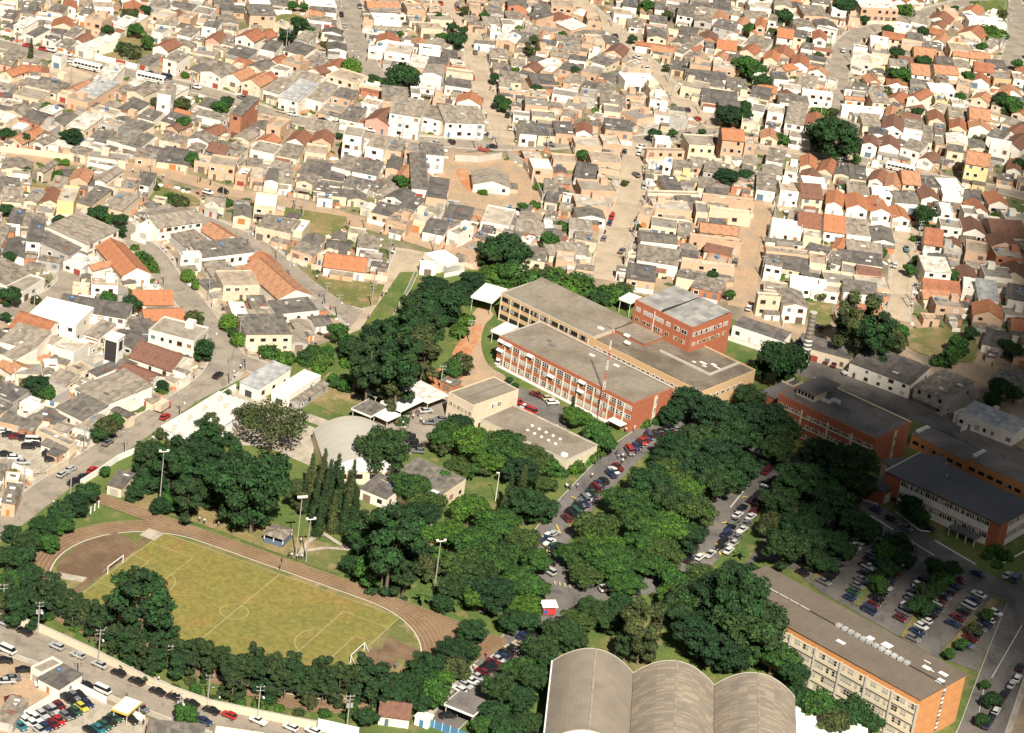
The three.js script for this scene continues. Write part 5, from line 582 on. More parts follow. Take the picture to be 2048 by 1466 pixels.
// ---------------------------------------------------------------- yard clutter of the crowded blocks: planks, sheets, rubble, washing
{ const r = rng(404), hb = {}; for (const h of houses) (hb[`${Math.floor(h.x / 16)},${Math.floor(h.z / 16)}`] ??= []).push(h); const big = houses.filter((h) => Math.max(h.w, h.d) > 20);
  const inside = (p) => { const X = Math.floor(p.x / 16), Z = Math.floor(p.z / 16), l = [...big]; for (let i = -1; i <= 1; i++) for (let j = -1; j <= 1; j++) l.push(...(hb[`${X + i},${Z + j}`] || [])); return l.some((h) => { const c = Math.cos(h.turn), s = Math.sin(h.turn), dx = p.x - h.x, dz = p.z - h.z; return Math.abs(dx * c - dz * s) < h.w / 2 + .3 && Math.abs(dx * s + dz * c) < h.d / 2 + .3; }); };
  const town = pxPoly('F', [-20, -30, 2068, -30, 2068, 720, 1840, 680, 1620, 640, 1480, 600, 1290, 575, 1040, 540, 960, 520, 830, 500, 745, 640, 690, 690, 480, 700, 420, 760, 160, 930, -20, 1040]);
  const kinds = [['scrap_boards', 'weathered boards and sheets lying in the yards', M.fibre[1], .9, .12], ['pale_rubble', 'pale rubble and blocks heaped in the yards', M.wall.c[0], .55, .5], ['brick_stacks', 'orange bricks stacked in the yards', M.wall.b[0], .7, .7], ['washing_lines', 'white washing and plastic sheets in the yards', M.white, .8, .35], ['dark_scrap', 'dark scrap and junk in the yards', M.frameDark, .6, .45], ['weeds', 'green weeds sprouting between the houses', std({ color: lin(.06, .1, .02) }), .7, .5]];
  for (const [nm, label, mat, s, hh] of kinds) { const b = new MB(); let n = 0; for (let i = 0; i < 9000 && n < 620; i++) { const px = -20 + r() * 2088, py = -30 + Math.pow(r(), 1.2) * 1000, p = G(px, py); if (!inPoly(p, town) || distRoad(p) < 1.2 || inside(p) || keep.some((k) => inPoly(p, k))) continue; const k = nm === 'weeds' ? 5 : 1 + Math.floor(r() * 3); for (let q = 0; q < k; q++) { const a = r() * 3.14, c = Math.cos(a), d = Math.sin(a), w = s * (.4 + r() * 1.3), e = s * (.3 + r() * .7), h = hh * (.4 + r()), x = p.x + (r() - .5) * 1.8, z = p.z + (r() - .5) * 1.8, y0 = .01; const v = (i1, j1, y) => [x + c * i1 * w - d * j1 * e, y, z + d * i1 * w + c * j1 * e], t = 1 - r() * .6; b.quad(v(-1, 1, y0), v(1, 1, y0), v(t, t, h), v(-t, t, h)).quad(v(1, 1, y0), v(1, -1, y0), v(t, -t, h), v(t, t, h)).quad(v(1, -1, y0), v(-1, -1, y0), v(-t, -t, h), v(t, -t, h)).quad(v(-1, -1, y0), v(-1, 1, y0), v(-t, t, h), v(-t, -t, h)).quad(v(-t, t, h), v(t, t, h), v(t, -t, h), v(-t, -t, h)); } n++; }
    const m = new THREE.Mesh(b.geo(), mat); m.name = nm; m.userData = { kind: 'stuff', label, category: nm === 'weeds' ? 'weeds' : 'clutter' }; scene.add(m); } }
// ---------------------------------------------------------------- trees
const barkMat = std({ map: weathered(64, 2, [.16, .12, .085], 160, .6, .25, [.5, .48, .45], .5) });
const leafMat = std({ vertexColors: true, roughness: .95 });
const LEAF = { bright: [.05, .115, .01], mid: [.03, .086, .011], dark: [.016, .052, .011], olive: [.048, .064, .017], pine: [.02, .046, .011], lime: [.07, .15, .013], brown: [.06, .04, .02] };
// a crown: lobes filled with leaf-sized faces turned every way, with gaps between lobes
function crownGeo(seed, lobes, leafN, size, col, spread = 1) {
  const r = rng(seed), P = [], C = [], N = []; const v = V(0, 0, 0), nrm = V(0, 0, 0), a = V(0, 0, 0), b = V(0, 0, 0), c0 = new THREE.Color();
  const face = (p, n, s, col) => { a.set(r() - .5, r() - .5, r() - .5).cross(n).normalize(); b.crossVectors(n, a); const t = [[-.6, -.5], [.6, -.4], [.05 + (r() - .5) * .5, .75]]; for (const [x, y] of t) { P.push(p.x + (a.x * x + b.x * y) * s, p.y + (a.y * x + b.y * y) * s, p.z + (a.z * x + b.z * y) * s); C.push(...col); N.push(n.x, n.y, n.z); } };
  let tot = 0; for (const l of lobes) tot += l[3] * l[3];
  for (const [x, y, z, R, sy = .8] of lobes) { const k = Math.round(leafN * R * R / tot), tone = .8 + r() * .4, warm = (r() - .5) * .25; for (let i = 0; i < k; i++) { const u = r() * 2 - 1, t = r() * Math.PI * 2, q = Math.sqrt(1 - u * u); v.set(q * Math.cos(t), u, q * Math.sin(t)); if (v.y < -.45 && r() < .7) { i--; continue; } const rad = R * (.45 + .78 * Math.sqrt(r())) * spread; nrm.set(v.x + (r() - .5) * 1.1, v.y + .25 + (r() - .5) * 1.1, v.z + (r() - .5) * 1.1).normalize(); const f = tone * (.4 + 1.2 * r()); face({ x: x + v.x * rad, y: y + v.y * rad * sy, z: z + v.z * rad }, nrm, size * (.6 + .8 * r()), [col[0] * f * (1 + warm), col[1] * f, col[2] * f]); } }
  const g = new THREE.BufferGeometry(); g.setAttribute('position', new THREE.Float32BufferAttribute(P, 3)); g.setAttribute('color', new THREE.Float32BufferAttribute(C, 3)); g.computeVertexNormals();
  // dense heart of each lobe, so that light does not pass straight through
  const cores = [g]; for (const [x, y, z, R, sy = .8] of lobes) { const s = new THREE.IcosahedronGeometry(R * .54, 0); const p = s.attributes.position; s.deleteAttribute('uv'); const cc = []; for (let i = 0; i < p.count; i++) { const w = .82 + .3 * hash2(Math.round(p.getX(i) * 97), Math.round(p.getY(i) * 89 + p.getZ(i) * 53), seed); p.setXYZ(i, x + p.getX(i) * w, y + p.getY(i) * w * sy, z + p.getZ(i) * w); cc.push(col[0] * .8, col[1] * .8, col[2] * .8); } s.setAttribute('color', new THREE.Float32BufferAttribute(cc, 3)); s.computeVertexNormals(); if (spread <= 1) cores.push(s); }
  return mergeGeometries(cores);
}
function lobesIn(seed, n, cy, ry, rl, top = .2, irregular = 0, sy = .78) { const r = rng(seed), o = []; let guard = 0; while (o.length < n && guard++ < 900) { const t = r() * 6.283, q = Math.sqrt(r()) * (1 - rl * .72), wob = 1 - irregular * (.5 + .5 * Math.sin(t * 3 + seed)); const x = Math.cos(t) * q * wob, z = Math.sin(t) * q * wob, k = Math.sqrt(Math.max(0, 1 - q * q)), y = cy + ry * k * (top + (1 - top) * r() * (r() < .8 ? 1 : -1)); const R = rl * (.7 + .6 * r()); if (o.some((l) => Math.hypot(l[0] - x, l[1] - y, l[2] - z) < (l[3] + R) * .42)) continue; o.push([x, y, z, R, sy]); } return o; }
function trunkGeo(lobes, h0, r0, seed, lean = 0) { const r = rng(seed), g = [], fork = V(lean * .5, h0, lean * .3); g.push(limbGeo(V(0, -.02, 0), fork, r0, r0 * .7, 7)); const n = Math.min(6, lobes.length); for (let i = 0; i < n; i++) { const l = lobes[Math.floor(i * lobes.length / n)], m = V(l[0] * .5, h0 + (l[1] - h0) * .55, l[2] * .5); g.push(limbGeo(fork, m, r0 * .5, r0 * .3, 5), limbGeo(m, V(l[0], l[1], l[2]), r0 * .3, r0 * .1, 4)); } return mergeGeometries(g); }
const KINDS = {
  b: { name: 'spreading_tree', word: 'broad spreading tree', cy: .95, make: (i) => { const l = lobesIn(200 + i, 46, .82, .42, .21, .2, .3, .5); return [l, crownGeo(210 + i, l, 7600, .062, [LEAF.mid, LEAF.bright, [.026, .07, .01], [.042, .078, .013]][i % 4]), trunkGeo(l, .45, .055, 220 + i)]; }, n: 4 },
  d: { name: 'shade_tree', word: 'dark shade tree', cy: 1.05, make: (i) => { const l = lobesIn(230 + i, 52, .95, .7, .2, .0, .25, .6); return [l, crownGeo(240 + i, l, 7800, .062, [LEAF.dark, [.024, .056, .012], [.012, .042, .011]][i % 3]), trunkGeo(l, .45, .06, 250 + i)]; }, n: 3 },
  r: { name: 'round_tree', word: 'round leafy tree', cy: 1.05, make: (i) => { const l = lobesIn(260 + i, 24, 1, .64, .29, .05, .12); return [l, crownGeo(270 + i, l, 2800, .12, [LEAF.mid, LEAF.dark, LEAF.olive][i % 3]), trunkGeo(l, .5, .07, 280 + i)]; }, n: 3 },
  e: { name: 'eucalyptus_tree', word: 'tall ragged tree', cy: 1.9, make: (i) => { const l = lobesIn(290 + i, 30, 1.85, 1.05, .22, -.6, .3); return [l, crownGeo(300 + i, l, 4400, .085, [LEAF.olive, LEAF.pine, LEAF.dark][i % 3]), trunkGeo(l, 1.2, .06, 310 + i, .2)]; }, n: 3 },
  p: { name: 'pine_tree', word: 'tall pine', cy: 2.2, make: (i) => { const l = lobesIn(320 + i, 24, 2.2, .95, .28, -.7, .3); return [l, crownGeo(330 + i, l, 2800, .125, [LEAF.pine, [.016, .05, .012], [.026, .05, .012]][i % 3]), trunkGeo(l, 1.5, .07, 340 + i, .1)]; }, n: 3 },
  c: { name: 'cypress_tree', word: 'slender conifer', cy: 3.6, make: (i) => { const r = rng(350 + i), l = []; for (let k = 0; k < 13; k++) { const y = 1 + k * .46, q = .5 * (1 - k / 15); l.push([(r() - .5) * q, y, (r() - .5) * q, .62 * (1 - k / 15) + .12, 1.15]); } return [l, crownGeo(360 + i, l, 2200, .17, i ? LEAF.olive : LEAF.pine), limbGeo(V(0, 0, 0), V(0, 5.6, 0), .11, .03, 6)]; }, n: 2 },
  l: { name: 'lacy_tree', word: 'thin flat-topped tree', cy: .95, make: (i) => { const l = lobesIn(370 + i, 34, .85, .26, .17, .5, .2); return [l, crownGeo(380 + i, l, 3600, .05, LEAF.olive, 1.25), trunkGeo(l, .3, .035, 390 + i)]; }, n: 1 },
  o: { name: 'clipped_tree', word: 'clipped ball tree', cy: 1.15, make: (i) => { const l = [[0, 1.15, 0, .98, .92]]; return [l, crownGeo(400, l, 1500, .15, LEAF.lime), limbGeo(V(0, 0, 0), V(0, .9, 0), .1, .09, 6)]; }, n: 1 },
  n: { name: 'bush', word: 'leafy bush', cy: .45, make: (i) => { const l = lobesIn(410 + i, 9, .35, .45, .42, .1, .1); return [l, crownGeo(420 + i, l, 1300, .16, [LEAF.bright, LEAF.mid, LEAF.olive, LEAF.brown][i % 4]), limbGeo(V(0, 0, 0), V(0, .5, 0), .08, .05, 5)]; }, n: 4 },
};
const treeProto = {};
function treeAt(kind, px, py, rp, zone, vi, grow = 1) {
  const K = KINDS[kind]; vi = (vi ?? Math.floor(hash2(px, py, 5) * K.n)) % K.n; const key = kind + vi; let hc = 4; for (let i = 0; i < 3; i++) { const s = G(px - rp, py, hc).distanceTo(G(px + rp, py, hc)) / 2; hc = K.cy * s * grow; } const R = hc / K.cy / grow, p = G(px, py, hc); p.y = 0;
  if (!treeProto[key]) { const [, crown, trunk] = K.make(vi); treeProto[key] = { crown, trunk: trunk.index ? trunk : trunk }; }
  const pr = treeProto[key], o = thing(K.name, `${rp > 52 ? 'very large ' : rp > 34 ? 'large ' : ''}${K.word}`, kind === 'n' ? 'bush' : 'tree', zone, p, hash2(px, py, 9) * 6.28, kind === 'n' ? 'bushes' : 'trees'); part('trunk', pr.trunk, barkMat, o); part('crown', pr.crown, leafMat, o); o.scale.set(R, R * grow * (.92 + .16 * hash2(px, py, 11)), R); return o;
}
const trees = (zone, str) => { for (const q of str.trim().split(/;|\n/)) { const a = q.trim().split(/\s+/); if (a.length < 4) continue; treeAt(a[0], +a[1], +a[2], +a[3], zone, a[4] !== undefined ? +a[4] : undefined); } };
trees('in the belt behind the street wall', `r 15 1192 21; p 28 1211 27; p 47 1204 24; p 72 1211 26; d 94 1204 28; d 130 1222 19; p 146 1223 19; r 178 1229 28; p 197 1241 20; d 215 1274 18; p 239 1263 21; p 264 1274 28; d 277 1272 23; p 315 1279 20; p 336 1303 17; r 349 1293 20; p 379 1322 18; r 396 1297 25; r 417 1317 25; d 444 1310 23; p 467 1335 26; p 488 1337 28; p 508 1312 25; p 534 1333 26; p 554 1342 28; p 588 1327 26; p 615 1351 22; r 638 1352 28; p 647 1339 26; d 679 1349 23; r 697 1370 17; r 726 1363 17; p 750 1365 20; p 774 1374 18`);
trees('in the belt left of the track', `d 18 1112 34; d 55 1080 34; d 90 1050 34; r 122 1030 30 1; d 150 1008 32; r 178 988 26 1; r 20 1165 28 0; r 60 1150 28 1; d 25 1065 24; r 95 1085 26 0; r 45 1115 30 1; r 128 1052 22 0; e 12 1205 24 0`);
trees('in the belt behind the street wall', `p 18 1169 19; p 49 1178 19; p 71 1162 18; p 105 1179 29; p 125 1192 26; p 155 1208 22; p 169 1218 20; p 194 1233 28; p 117 1205 17; p 57 1199 18; p 227 1266 19; p 254 1281 28; p 283 1303 20; p 310 1311 22; p 336 1307 18; p 367 1303 30; p 398 1298 24; p 421 1311 24; p 448 1315 21; p 469 1329 30; p 491 1332 18; p 524 1342 26; p 551 1353 29; p 574 1348 28; p 598 1346 24; p 624 1362 22; p 649 1361 24; p 682 1360 28; p 707 1352 25; p 726 1339 31; p 756 1346 32; p 780 1361 19; p 744 1376 22; p 712 1378 16; p 664 1380 18; p 605 1384 14; p 540 1377 19; p 467 1365 23; p 415 1332 18; p 354 1326 21; p 774 1390 22; r 735 1435 24 1; p 301 1331 17; p 92 1183 19; p 225 1291 14; n 30 1201 14 2; n 100 1232 13 1; n 150 1256 12 0; n 205 1288 16 2; n 260 1320 16 1; r 300 1348 14 0; n 350 1377 14 1; r 390 1379 15 0; n 430 1399 15 1; n 480 1404 15 1; n 520 1414 18 0; n 560 1417 12 0; n 600 1425 13 2; n 650 1426 15 1; n 690 1431 12 1; r 720 1432 16 1; r 320 1330 15 1; n 380 1362 13 2; n 450 1384 14 2; n 540 1399 18 1; r 620 1405 17 2; n 700 1414 15 1; n 170 1248 17 2; n 230 1274 15 2`);
treeAt('e', 280, 1204, 76, 'standing in front of the football pitch', 2, .82); treeAt('d', 330, 1262, 34, 'under the big tree on the pitch edge', 0); treeAt('e', 225, 1215, 38, 'left of the big pitch-edge tree', 2, .7); treeAt('r', 268, 1275, 34, 'under the big tree on the pitch edge', 1);
trees('between the track and the entrance avenue', `d 852 1338 42; d 905 1302 40; d 820 1372 38; r 868 1385 36 0; d 945 1262 34; b 880 1350 34 1; r 912 1340 30 2; d 840 1405 30; r 798 1392 26 1; d 935 1300 30`);
trees('along the right of the entrance avenue', `d 1000 1378 40; b 1045 1335 42 2; d 1085 1295 42; d 1040 1400 40; r 990 1432 34 1; d 1120 1262 40; b 1155 1240 38 3; d 1185 1215 34; r 1010 1462 34 1; d 1070 1360 36; d 1060 1450 34; r 965 1455 26 0; d 1150 1280 32; d 1100 1330 30; d 1215 1235 36; d 1240 1215 34`);
trees('in the dark clump above the track', `d 298 905 36; e 345 925 46 2; d 398 905 46; e 375 985 38 1; d 440 935 40; r 292 965 28 1; r 345 1000 26 0; e 320 880 26 0; d 425 985 36; e 408 870 34 2; r 365 1010 22 1; d 330 960 34; e 455 895 36 2; d 370 935 44; e 300 935 30 1; d 460 975 38; e 425 855 28 0; d 270 985 22; e 395 950 40 2; d 320 1010 24; e 285 925 26 2`);
treeAt('d', 512, 962, 88, 'beside the trackside kiosk', 0, 1.3); treeAt('l', 548, 838, 76, 'over the pale sports court', 0); treeAt('e', 596, 985, 26, 'bright green beside the floodlight', 0); treeAt('l', 500, 826, 34, 'over the pale sports court'); treeAt('d', 470, 1020, 40, 'beside the trackside kiosk', 1);
trees('in the conifer group above the track', `c 622 952 14; c 640 968 15; c 660 955 15; c 682 970 15; c 700 990 15; c 650 995 15; c 690 1025 14; c 632 1005 14; c 668 1020 15; c 712 1005 13; c 610 985 13; c 676 940 13; c 648 935 12; c 706 958 12; c 640 1035 13`);
trees('around the cafeteria', `d 768 902 62; d 730 912 36; b 820 972 44 2; b 858 1008 42 3; d 800 1038 40; e 785 1080 68 2; r 735 1142 36 0; d 820 1100 44; r 850 1135 32 2; b 835 1060 40 1; e 760 1060 40 1; r 890 960 22 3; d 745 1100 40; e 725 1050 36 2; d 850 1030 36; e 810 1140 34 1; d 700 1130 26; e 770 1130 36 2`);
trees('in the green court below the low hall', `b 895 868 44 2; b 950 878 54 1; b 1010 888 56 2; b 1065 912 48 3; d 920 855 34; b 985 915 40 1; d 1040 935 40; r 882 892 22 2; b 915 935 34 3; r 1100 935 24 0; c 1020 985 14; c 1045 975 14; c 1012 1000 12; r 940 945 20 0; r 970 940 18 2; b 1090 965 26 3; r 1060 955 20 0`);
trees('in the grove left of the avenue', `b 940 1012 48 1; b 1000 1045 50 0; b 958 1082 54 0; d 1052 1008 46; r 1085 1018 32 1; b 900 1062 42 1; b 930 1125 50 3; b 1000 1112 54 2; b 1042 1160 48 0; d 990 1185 48; b 1052 1212 38 1; d 1022 1240 32; d 912 1172 40; b 955 1190 40 1; r 1070 1180 30 0; b 870 1110 40 1; b 1040 1075 44 3; d 960 1145 40; b 1070 1120 36 0; r 1055 1245 24 1; d 885 1205 26`);
trees('on the island between the two avenues', `b 1150 1105 40 2; b 1198 1052 50 3; b 1250 1002 46 2; d 1300 962 50; b 1352 942 50 3; b 1292 1040 58 2; b 1222 1120 54 0; b 1340 1052 54 1; b 1392 1012 48 3; d 1432 962 44; b 1270 1122 46 2; b 1172 1148 38 3; b 1250 1160 42 0; b 1330 1102 44 3; d 1380 1075 38; b 1215 1085 44 1; b 1300 1000 40 0; d 1400 940 44; b 1375 975 40 1; b 1180 1090 34 3; b 1290 1085 44 0; b 1310 1130 34 0; d 1340 1000 44`);
trees('at the head of the avenues', `d 1380 800 42; d 1432 832 50; d 1402 878 48; d 1352 892 44; d 1470 878 50; d 1512 832 46; d 1482 938 48; d 1542 842 46; d 1552 902 40; d 1440 910 46; d 1500 790 34; d 1370 930 40; d 1330 915 30; d 1570 862 36; d 1410 800 30; d 1340 830 26`);
treeAt('r', 1560, 728, 48, 'dark and dense left of the chimney', 1); treeAt('r', 1530, 738, 26, 'left of the chimney', 1);
trees('in front of the brick office block', `d 1600 962 56; d 1640 905 42; d 1702 932 54; d 1662 1000 46; d 1602 1052 44; d 1562 1002 42; r 1615 1085 34 1; d 1572 1092 50; d 1660 950 44; d 1720 970 36; d 1630 1030 40; d 1690 1020 34; r 1540 1050 30 2`);
trees('between the gymnasium and teaching block', `b 1432 1198 74 0; d 1500 1252 84; d 1402 1262 60; b 1548 1300 58 2; d 1482 1165 58; e 1288 1250 48 0; e 1250 1290 24 1; d 1390 1200 54; b 1350 1195 40 1; b 1520 1190 46 3; d 1450 1300 52; d 1360 1220 44; b 1410 1150 44 3; d 1590 1352 34; r 1640 1415 40 0; r 1700 1430 36 1; r 1600 1400 34 1; r 1720 1405 26 0; r 1665 1445 36 2; d 1560 1240 44; r 1740 1450 28 1; d 1440 1240 50; r 1345 1165 30 0`);
trees('in the car-park islands', `d 1712 1045 38; d 1665 1085 34; r 1740 1062 28 1; r 1690 1105 24 1; d 1795 1085 30; r 1770 1105 26 0; r 1775 1140 24 1; r 1755 1170 22 0; r 1810 1120 22 1; d 1855 1185 28; r 1885 1165 26 0; r 1840 1215 26 1; r 1870 1135 22 1; r 1950 1260 18 2; r 1925 1290 16 0; r 1900 1310 14 0; r 1650 1130 24 1; d 1630 1120 28; r 1975 1230 16 0; r 1905 1140 20 1`);
trees('beside the white panelled office', `d 1822 1010 26; r 1832 1030 22 1; r 1845 1040 18 0; n 1990 1100 16 0; n 2010 1110 18 1; r 1985 1400 20 1; n 1995 1130 12 0; n 1975 1112 12 1; r 1970 1370 12 0; r 1965 1440 16 1`);
trees('in the wood left of the workshops', `d 890 600 56; d 850 642 46; e 802 662 50 2; d 762 682 54; e 742 732 50 1; e 802 735 58 2; e 848 700 40 0; d 722 702 36; d 835 690 44; e 862 660 34 1; d 892 622 32; e 780 772 34 0; d 840 610 40; d 920 580 30; e 815 700 44 0; r 760 752 36 1; d 700 690 30; r 690 770 18 0; r 668 760 16 0; r 682 772 14 0; n 728 778 18 3; d 868 575 34; r 925 730 28 2; r 905 745 24 0; d 945 560 28; r 1015 500 44 1; d 985 505 36; d 1040 510 30; r 1020 545 26 0`);
trees('in the thicket behind the workshops', `n 1060 560 30 1; n 1100 570 34 1; n 1140 580 36 0; n 1180 588 36 1; n 1215 592 30 0; n 1235 588 26 1; r 1200 600 24 1; n 1110 555 26 0; n 1160 568 28 1; n 980 548 26 0; n 950 575 24 1; n 930 640 20 0; n 918 662 20 0; n 1250 580 18 2; n 1085 545 22 2; n 1010 560 22 1`);
trees('in front of the brick school', `r 1150 838 22 0; r 1190 868 32 0; b 1150 830 30 1; r 1030 772 8 1; r 1020 760 8 1; c 1145 812 8 ; n 1290 848 14 0; n 1310 840 14 1; n 1275 842 10 0; r 1210 890 24 0; n 1180 915 20 0; n 1150 935 22 0; n 1120 945 18 1; n 1200 905 14 0`);
trees('around the street-corner pavilion', `n 540 705 22 1; n 575 718 20 0; n 610 722 18 1; n 650 720 20 0; n 630 700 18 1; r 610 712 16 1; n 700 725 20 0; r 655 705 16 0; n 450 788 14 1; r 675 668 24 0; n 640 735 16 0`);
trees('along the left-hand streets', `o 458 645 17; o 478 677 15; o 376 551 13; o 394 570 10; r 466 665 12 1; d 408 700 26; r 400 690 20 0; n 290 520 20 1; n 300 535 18 0; n 283 512 14 1; r 388 638 20 2; r 215 600 20 0; r 262 612 22 1; r 22 595 24 1; d 75 772 30; r 95 790 22 0; r 60 768 20 2; r 215 855 28 2; r 230 845 20 0; r 200 870 20 1; d 325 770 16; n 320 775 18 0; r 310 945 18 1; r 20 515 14 1; r 12 635 12 1; r 72 600 12 2; r 368 1428 30 0; r 212 945 14 0; n 15 570 12 1`);
trees('in the left-edge gardens', `r 195 430 22 1; r 212 438 16 0; r 120 445 18 1; r 145 445 14 0; r 240 440 16 1; d 240 462 18; r 115 352 13 0; r 50 342 12 1; o 115 323 8; o 132 324 7; o 183 340 8; r 12 420 16 1; r 385 320 16 0; n 360 405 20 2; n 340 398 18 1; n 300 372 16 2; n 455 405 14 1; n 490 405 14 0; n 270 495 10 0; r 98 475 12 2`);
trees('in the upper-left gardens', `d 145 272 26; r 215 60 14 1; r 272 60 18 0; r 295 85 16 0; c 62 102 8; r 228 88 10 1; r 367 208 20 2; r 442 215 20 0; r 455 205 14 1; r 368 248 18 0; r 440 240 14 1; n 260 105 24 2; n 245 95 18 1; r 15 268 18 1; r 50 278 14 1; n 202 228 9 0; r 290 20 12 1; r 260 30 18 2; n 95 215 14 0; n 60 205 12 0; n 310 205 12 2; r 385 315 14 0; n 370 150 10 0; n 340 90 12 2`);
trees('left of top centre', `d 598 50 22; d 573 70 20; r 622 62 10 0; r 805 158 34 1; d 785 172 24; o 702 136 18; r 740 160 16 1; r 758 162 12 0; n 612 148 9 1; n 554 122 9 1; r 585 12 12 0; r 608 16 10 0; r 638 70 7 2; n 650 88 10 2; r 875 38 14 1; r 860 42 12 0; r 905 55 12 1; r 912 82 20 1; r 885 75 14 0; r 925 62 10 1; r 800 68 8 0; r 990 158 12 1; r 1000 205 16 1; r 1008 215 12 0; r 968 35 12 0; r 930 22 12 2; n 545 195 9 0; r 678 272 8 1; n 888 212 12 2; n 650 18 12 1; n 815 10 14 1; r 800 365 18 0; n 815 358 16 1; r 605 365 14 0; n 628 390 9 1; n 905 405 8 1; n 965 385 10 0`);
trees('on the crowded central hillside', `e 1065 88 18 0; r 1150 142 10 1; r 1125 72 10 0; r 1072 178 11 1; n 1090 98 12 0; r 1265 78 10 1; r 1295 12 16 0; r 1335 30 12 2; n 1285 22 14 2; r 1395 52 10 1; r 1490 130 24 0; r 1500 60 14 0; d 1455 230 26; d 1485 232 22; r 1490 215 14 1; r 1332 136 8 2; r 1367 138 9 1; r 1308 270 14 1; r 1345 266 10 0; r 1165 312 14 0; r 1010 205 12 1; r 1182 174 8 1; n 1030 140 9 0; r 1405 265 8 1; r 1475 100 10 2; n 1520 262 14 1; r 1100 228 8 1; r 1250 365 8 2`);
trees('behind the brick school', `d 1455 352 26; d 1430 345 16; r 1490 352 14 1; r 1382 368 7 0; r 1498 378 9 1; r 1098 480 20 0; n 1125 452 16 1; n 1070 410 12 0; r 1045 415 12 0; n 1122 385 14 1; n 1125 410 12 1; n 1078 375 12 0; r 1275 455 8 1; r 1425 552 12 1; r 1460 590 12 0; n 1065 445 14 0; n 1385 545 16 2; r 1218 362 7 0; n 1080 330 12 0`);
trees('in the top-right blocks', `d 1670 275 50 ; r 1640 270 26 1; r 1702 285 20 1; r 1568 35 18 1; r 1792 108 14 1; r 1802 154 20 0; r 1785 150 14 1; r 1848 126 16 1; r 1935 155 14 0; r 1525 165 18 1; r 1510 140 22 0; r 1545 65 12 2; n 1620 82 14 1; r 1605 80 12 1; r 1638 112 10 2; r 1775 62 12 1; r 1845 65 12 1; r 1910 18 8 1; n 1985 68 24 0; n 1965 62 18 1; n 2000 72 18 0; r 1965 95 12 0; r 2035 130 12 0; r 2020 212 26 0; r 2005 205 20 1; r 1920 195 12 0; n 1770 185 14 2; n 1775 195 12 2; r 1835 225 12 1; n 1640 225 16 0; r 1690 15 22 1; n 1810 20 18 0; r 2005 30 10 2; r 1730 40 10 1; n 1555 100 12 2; r 1665 222 10 2; n 1955 280 12 2; n 1565 278 18 1; n 1505 230 10 2`);
trees('in the right-hand blocks', `d 1848 432 26; r 1712 318 10 0; r 1690 378 12 0; r 1818 540 14 0; r 1835 522 14 2; r 1908 552 12 0; e 1722 642 46 0; e 1760 665 44 2; d 1700 660 30; r 1785 680 30 2; r 1800 665 20 0; e 1690 640 24 2; r 1915 690 20 0; r 1905 712 22 0; r 1925 700 14 1; n 1880 720 20 1; r 1942 668 16 1; d 2028 700 22; r 2010 690 16 1; n 1750 615 12 2; r 1765 505 10 0; n 1875 575 12 0; r 2000 780 26 1; d 1985 800 22; r 2030 790 18 0; n 1815 395 12 0; r 1985 395 10 1; n 1830 478 10 0; n 1650 535 16 1; n 1640 590 18 2; r 1530 600 12 0; r 2040 330 14 1; n 1990 430 10 0; n 1775 690 14 1`);
treeAt('d', 1478, 1212, 66, 'against the long teaching block', 0, 1.55); treeAt('b', 1535, 1250, 52, 'against the long teaching block', 0, 1.75); treeAt('d', 1430, 1190, 56, 'left of the long teaching block', 2, 1.4);
// palms and banana clumps
function palm(px, py, hp, zone) { const p = G(px, py), s = G(px - 5, py).distanceTo(G(px + 5, py)) / 10, h = hp * s, o = thing('palm_tree', 'palm with arching fronds', 'tree', zone, p, px, 'palms'); part('trunk', limbGeo(V(0, 0, 0), V(0, h, 0), .22, .16, 7), barkMat, o); const r = rng(px * 3 + py), fr = frondGeo(); for (let i = 0; i < 15; i++) { const m = part('frond', fr, frondMat, o); m.position.set(0, h, 0); m.rotation.set(0, i * .42 * 1.0 + r() * .3 + i * 2.1, (r() - .3) * .7); const k = (h * .36 + 1.2); m.scale.setScalar(k * (.85 + .3 * r())); } return o; }
let _fg; const frondMat = std({ color: lin(.06, .11, .02) }); function frondGeo() { if (_fg) return _fg; const b = new MB(); const N = 7; for (let i = 0; i < N; i++) { const f = (t) => [t, .35 * t - .75 * t * t, .16 * Math.sin(Math.PI * Math.min(1, t * .92 + .06)) + .01], [x0, y0, w0] = f(i / N), [x1, y1, w1] = f((i + 1) / N); b.quad([x0, y0, 0], [x1, y1, 0], [x1, y1 - w1 * .4, w1], [x0, y0 - w0 * .4, w0]); b.quad([x1, y1, 0], [x0, y0, 0], [x0, y0 - w0 * .4, -w0], [x1, y1 - w1 * .4, -w1]); } return _fg = b.geo(); }
palm(845, 1212, 26, 'beside the running track'); palm(900, 1225, 26, 'right of the running track'); palm(390, 655, 30, 'beside the left-hand street'); palm(224, 612, 16, 'in a left-hand garden'); palm(905, 655, 16, 'in the wood by the workshops'); palm(918, 680, 15, 'below the wood by the workshops'); palm(1480, 1120, 18, 'beside the second avenue'); palm(1640, 700, 14, 'in a yard right of the chimney'); palm(2000, 60, 16, 'beside the top-right road'); palm(1945, 20, 14, 'in the top-right garden'); palm(655, 735, 16, 'below the left-hand terraces'); palm(1420, 960, 18, 'on the island between the avenues');
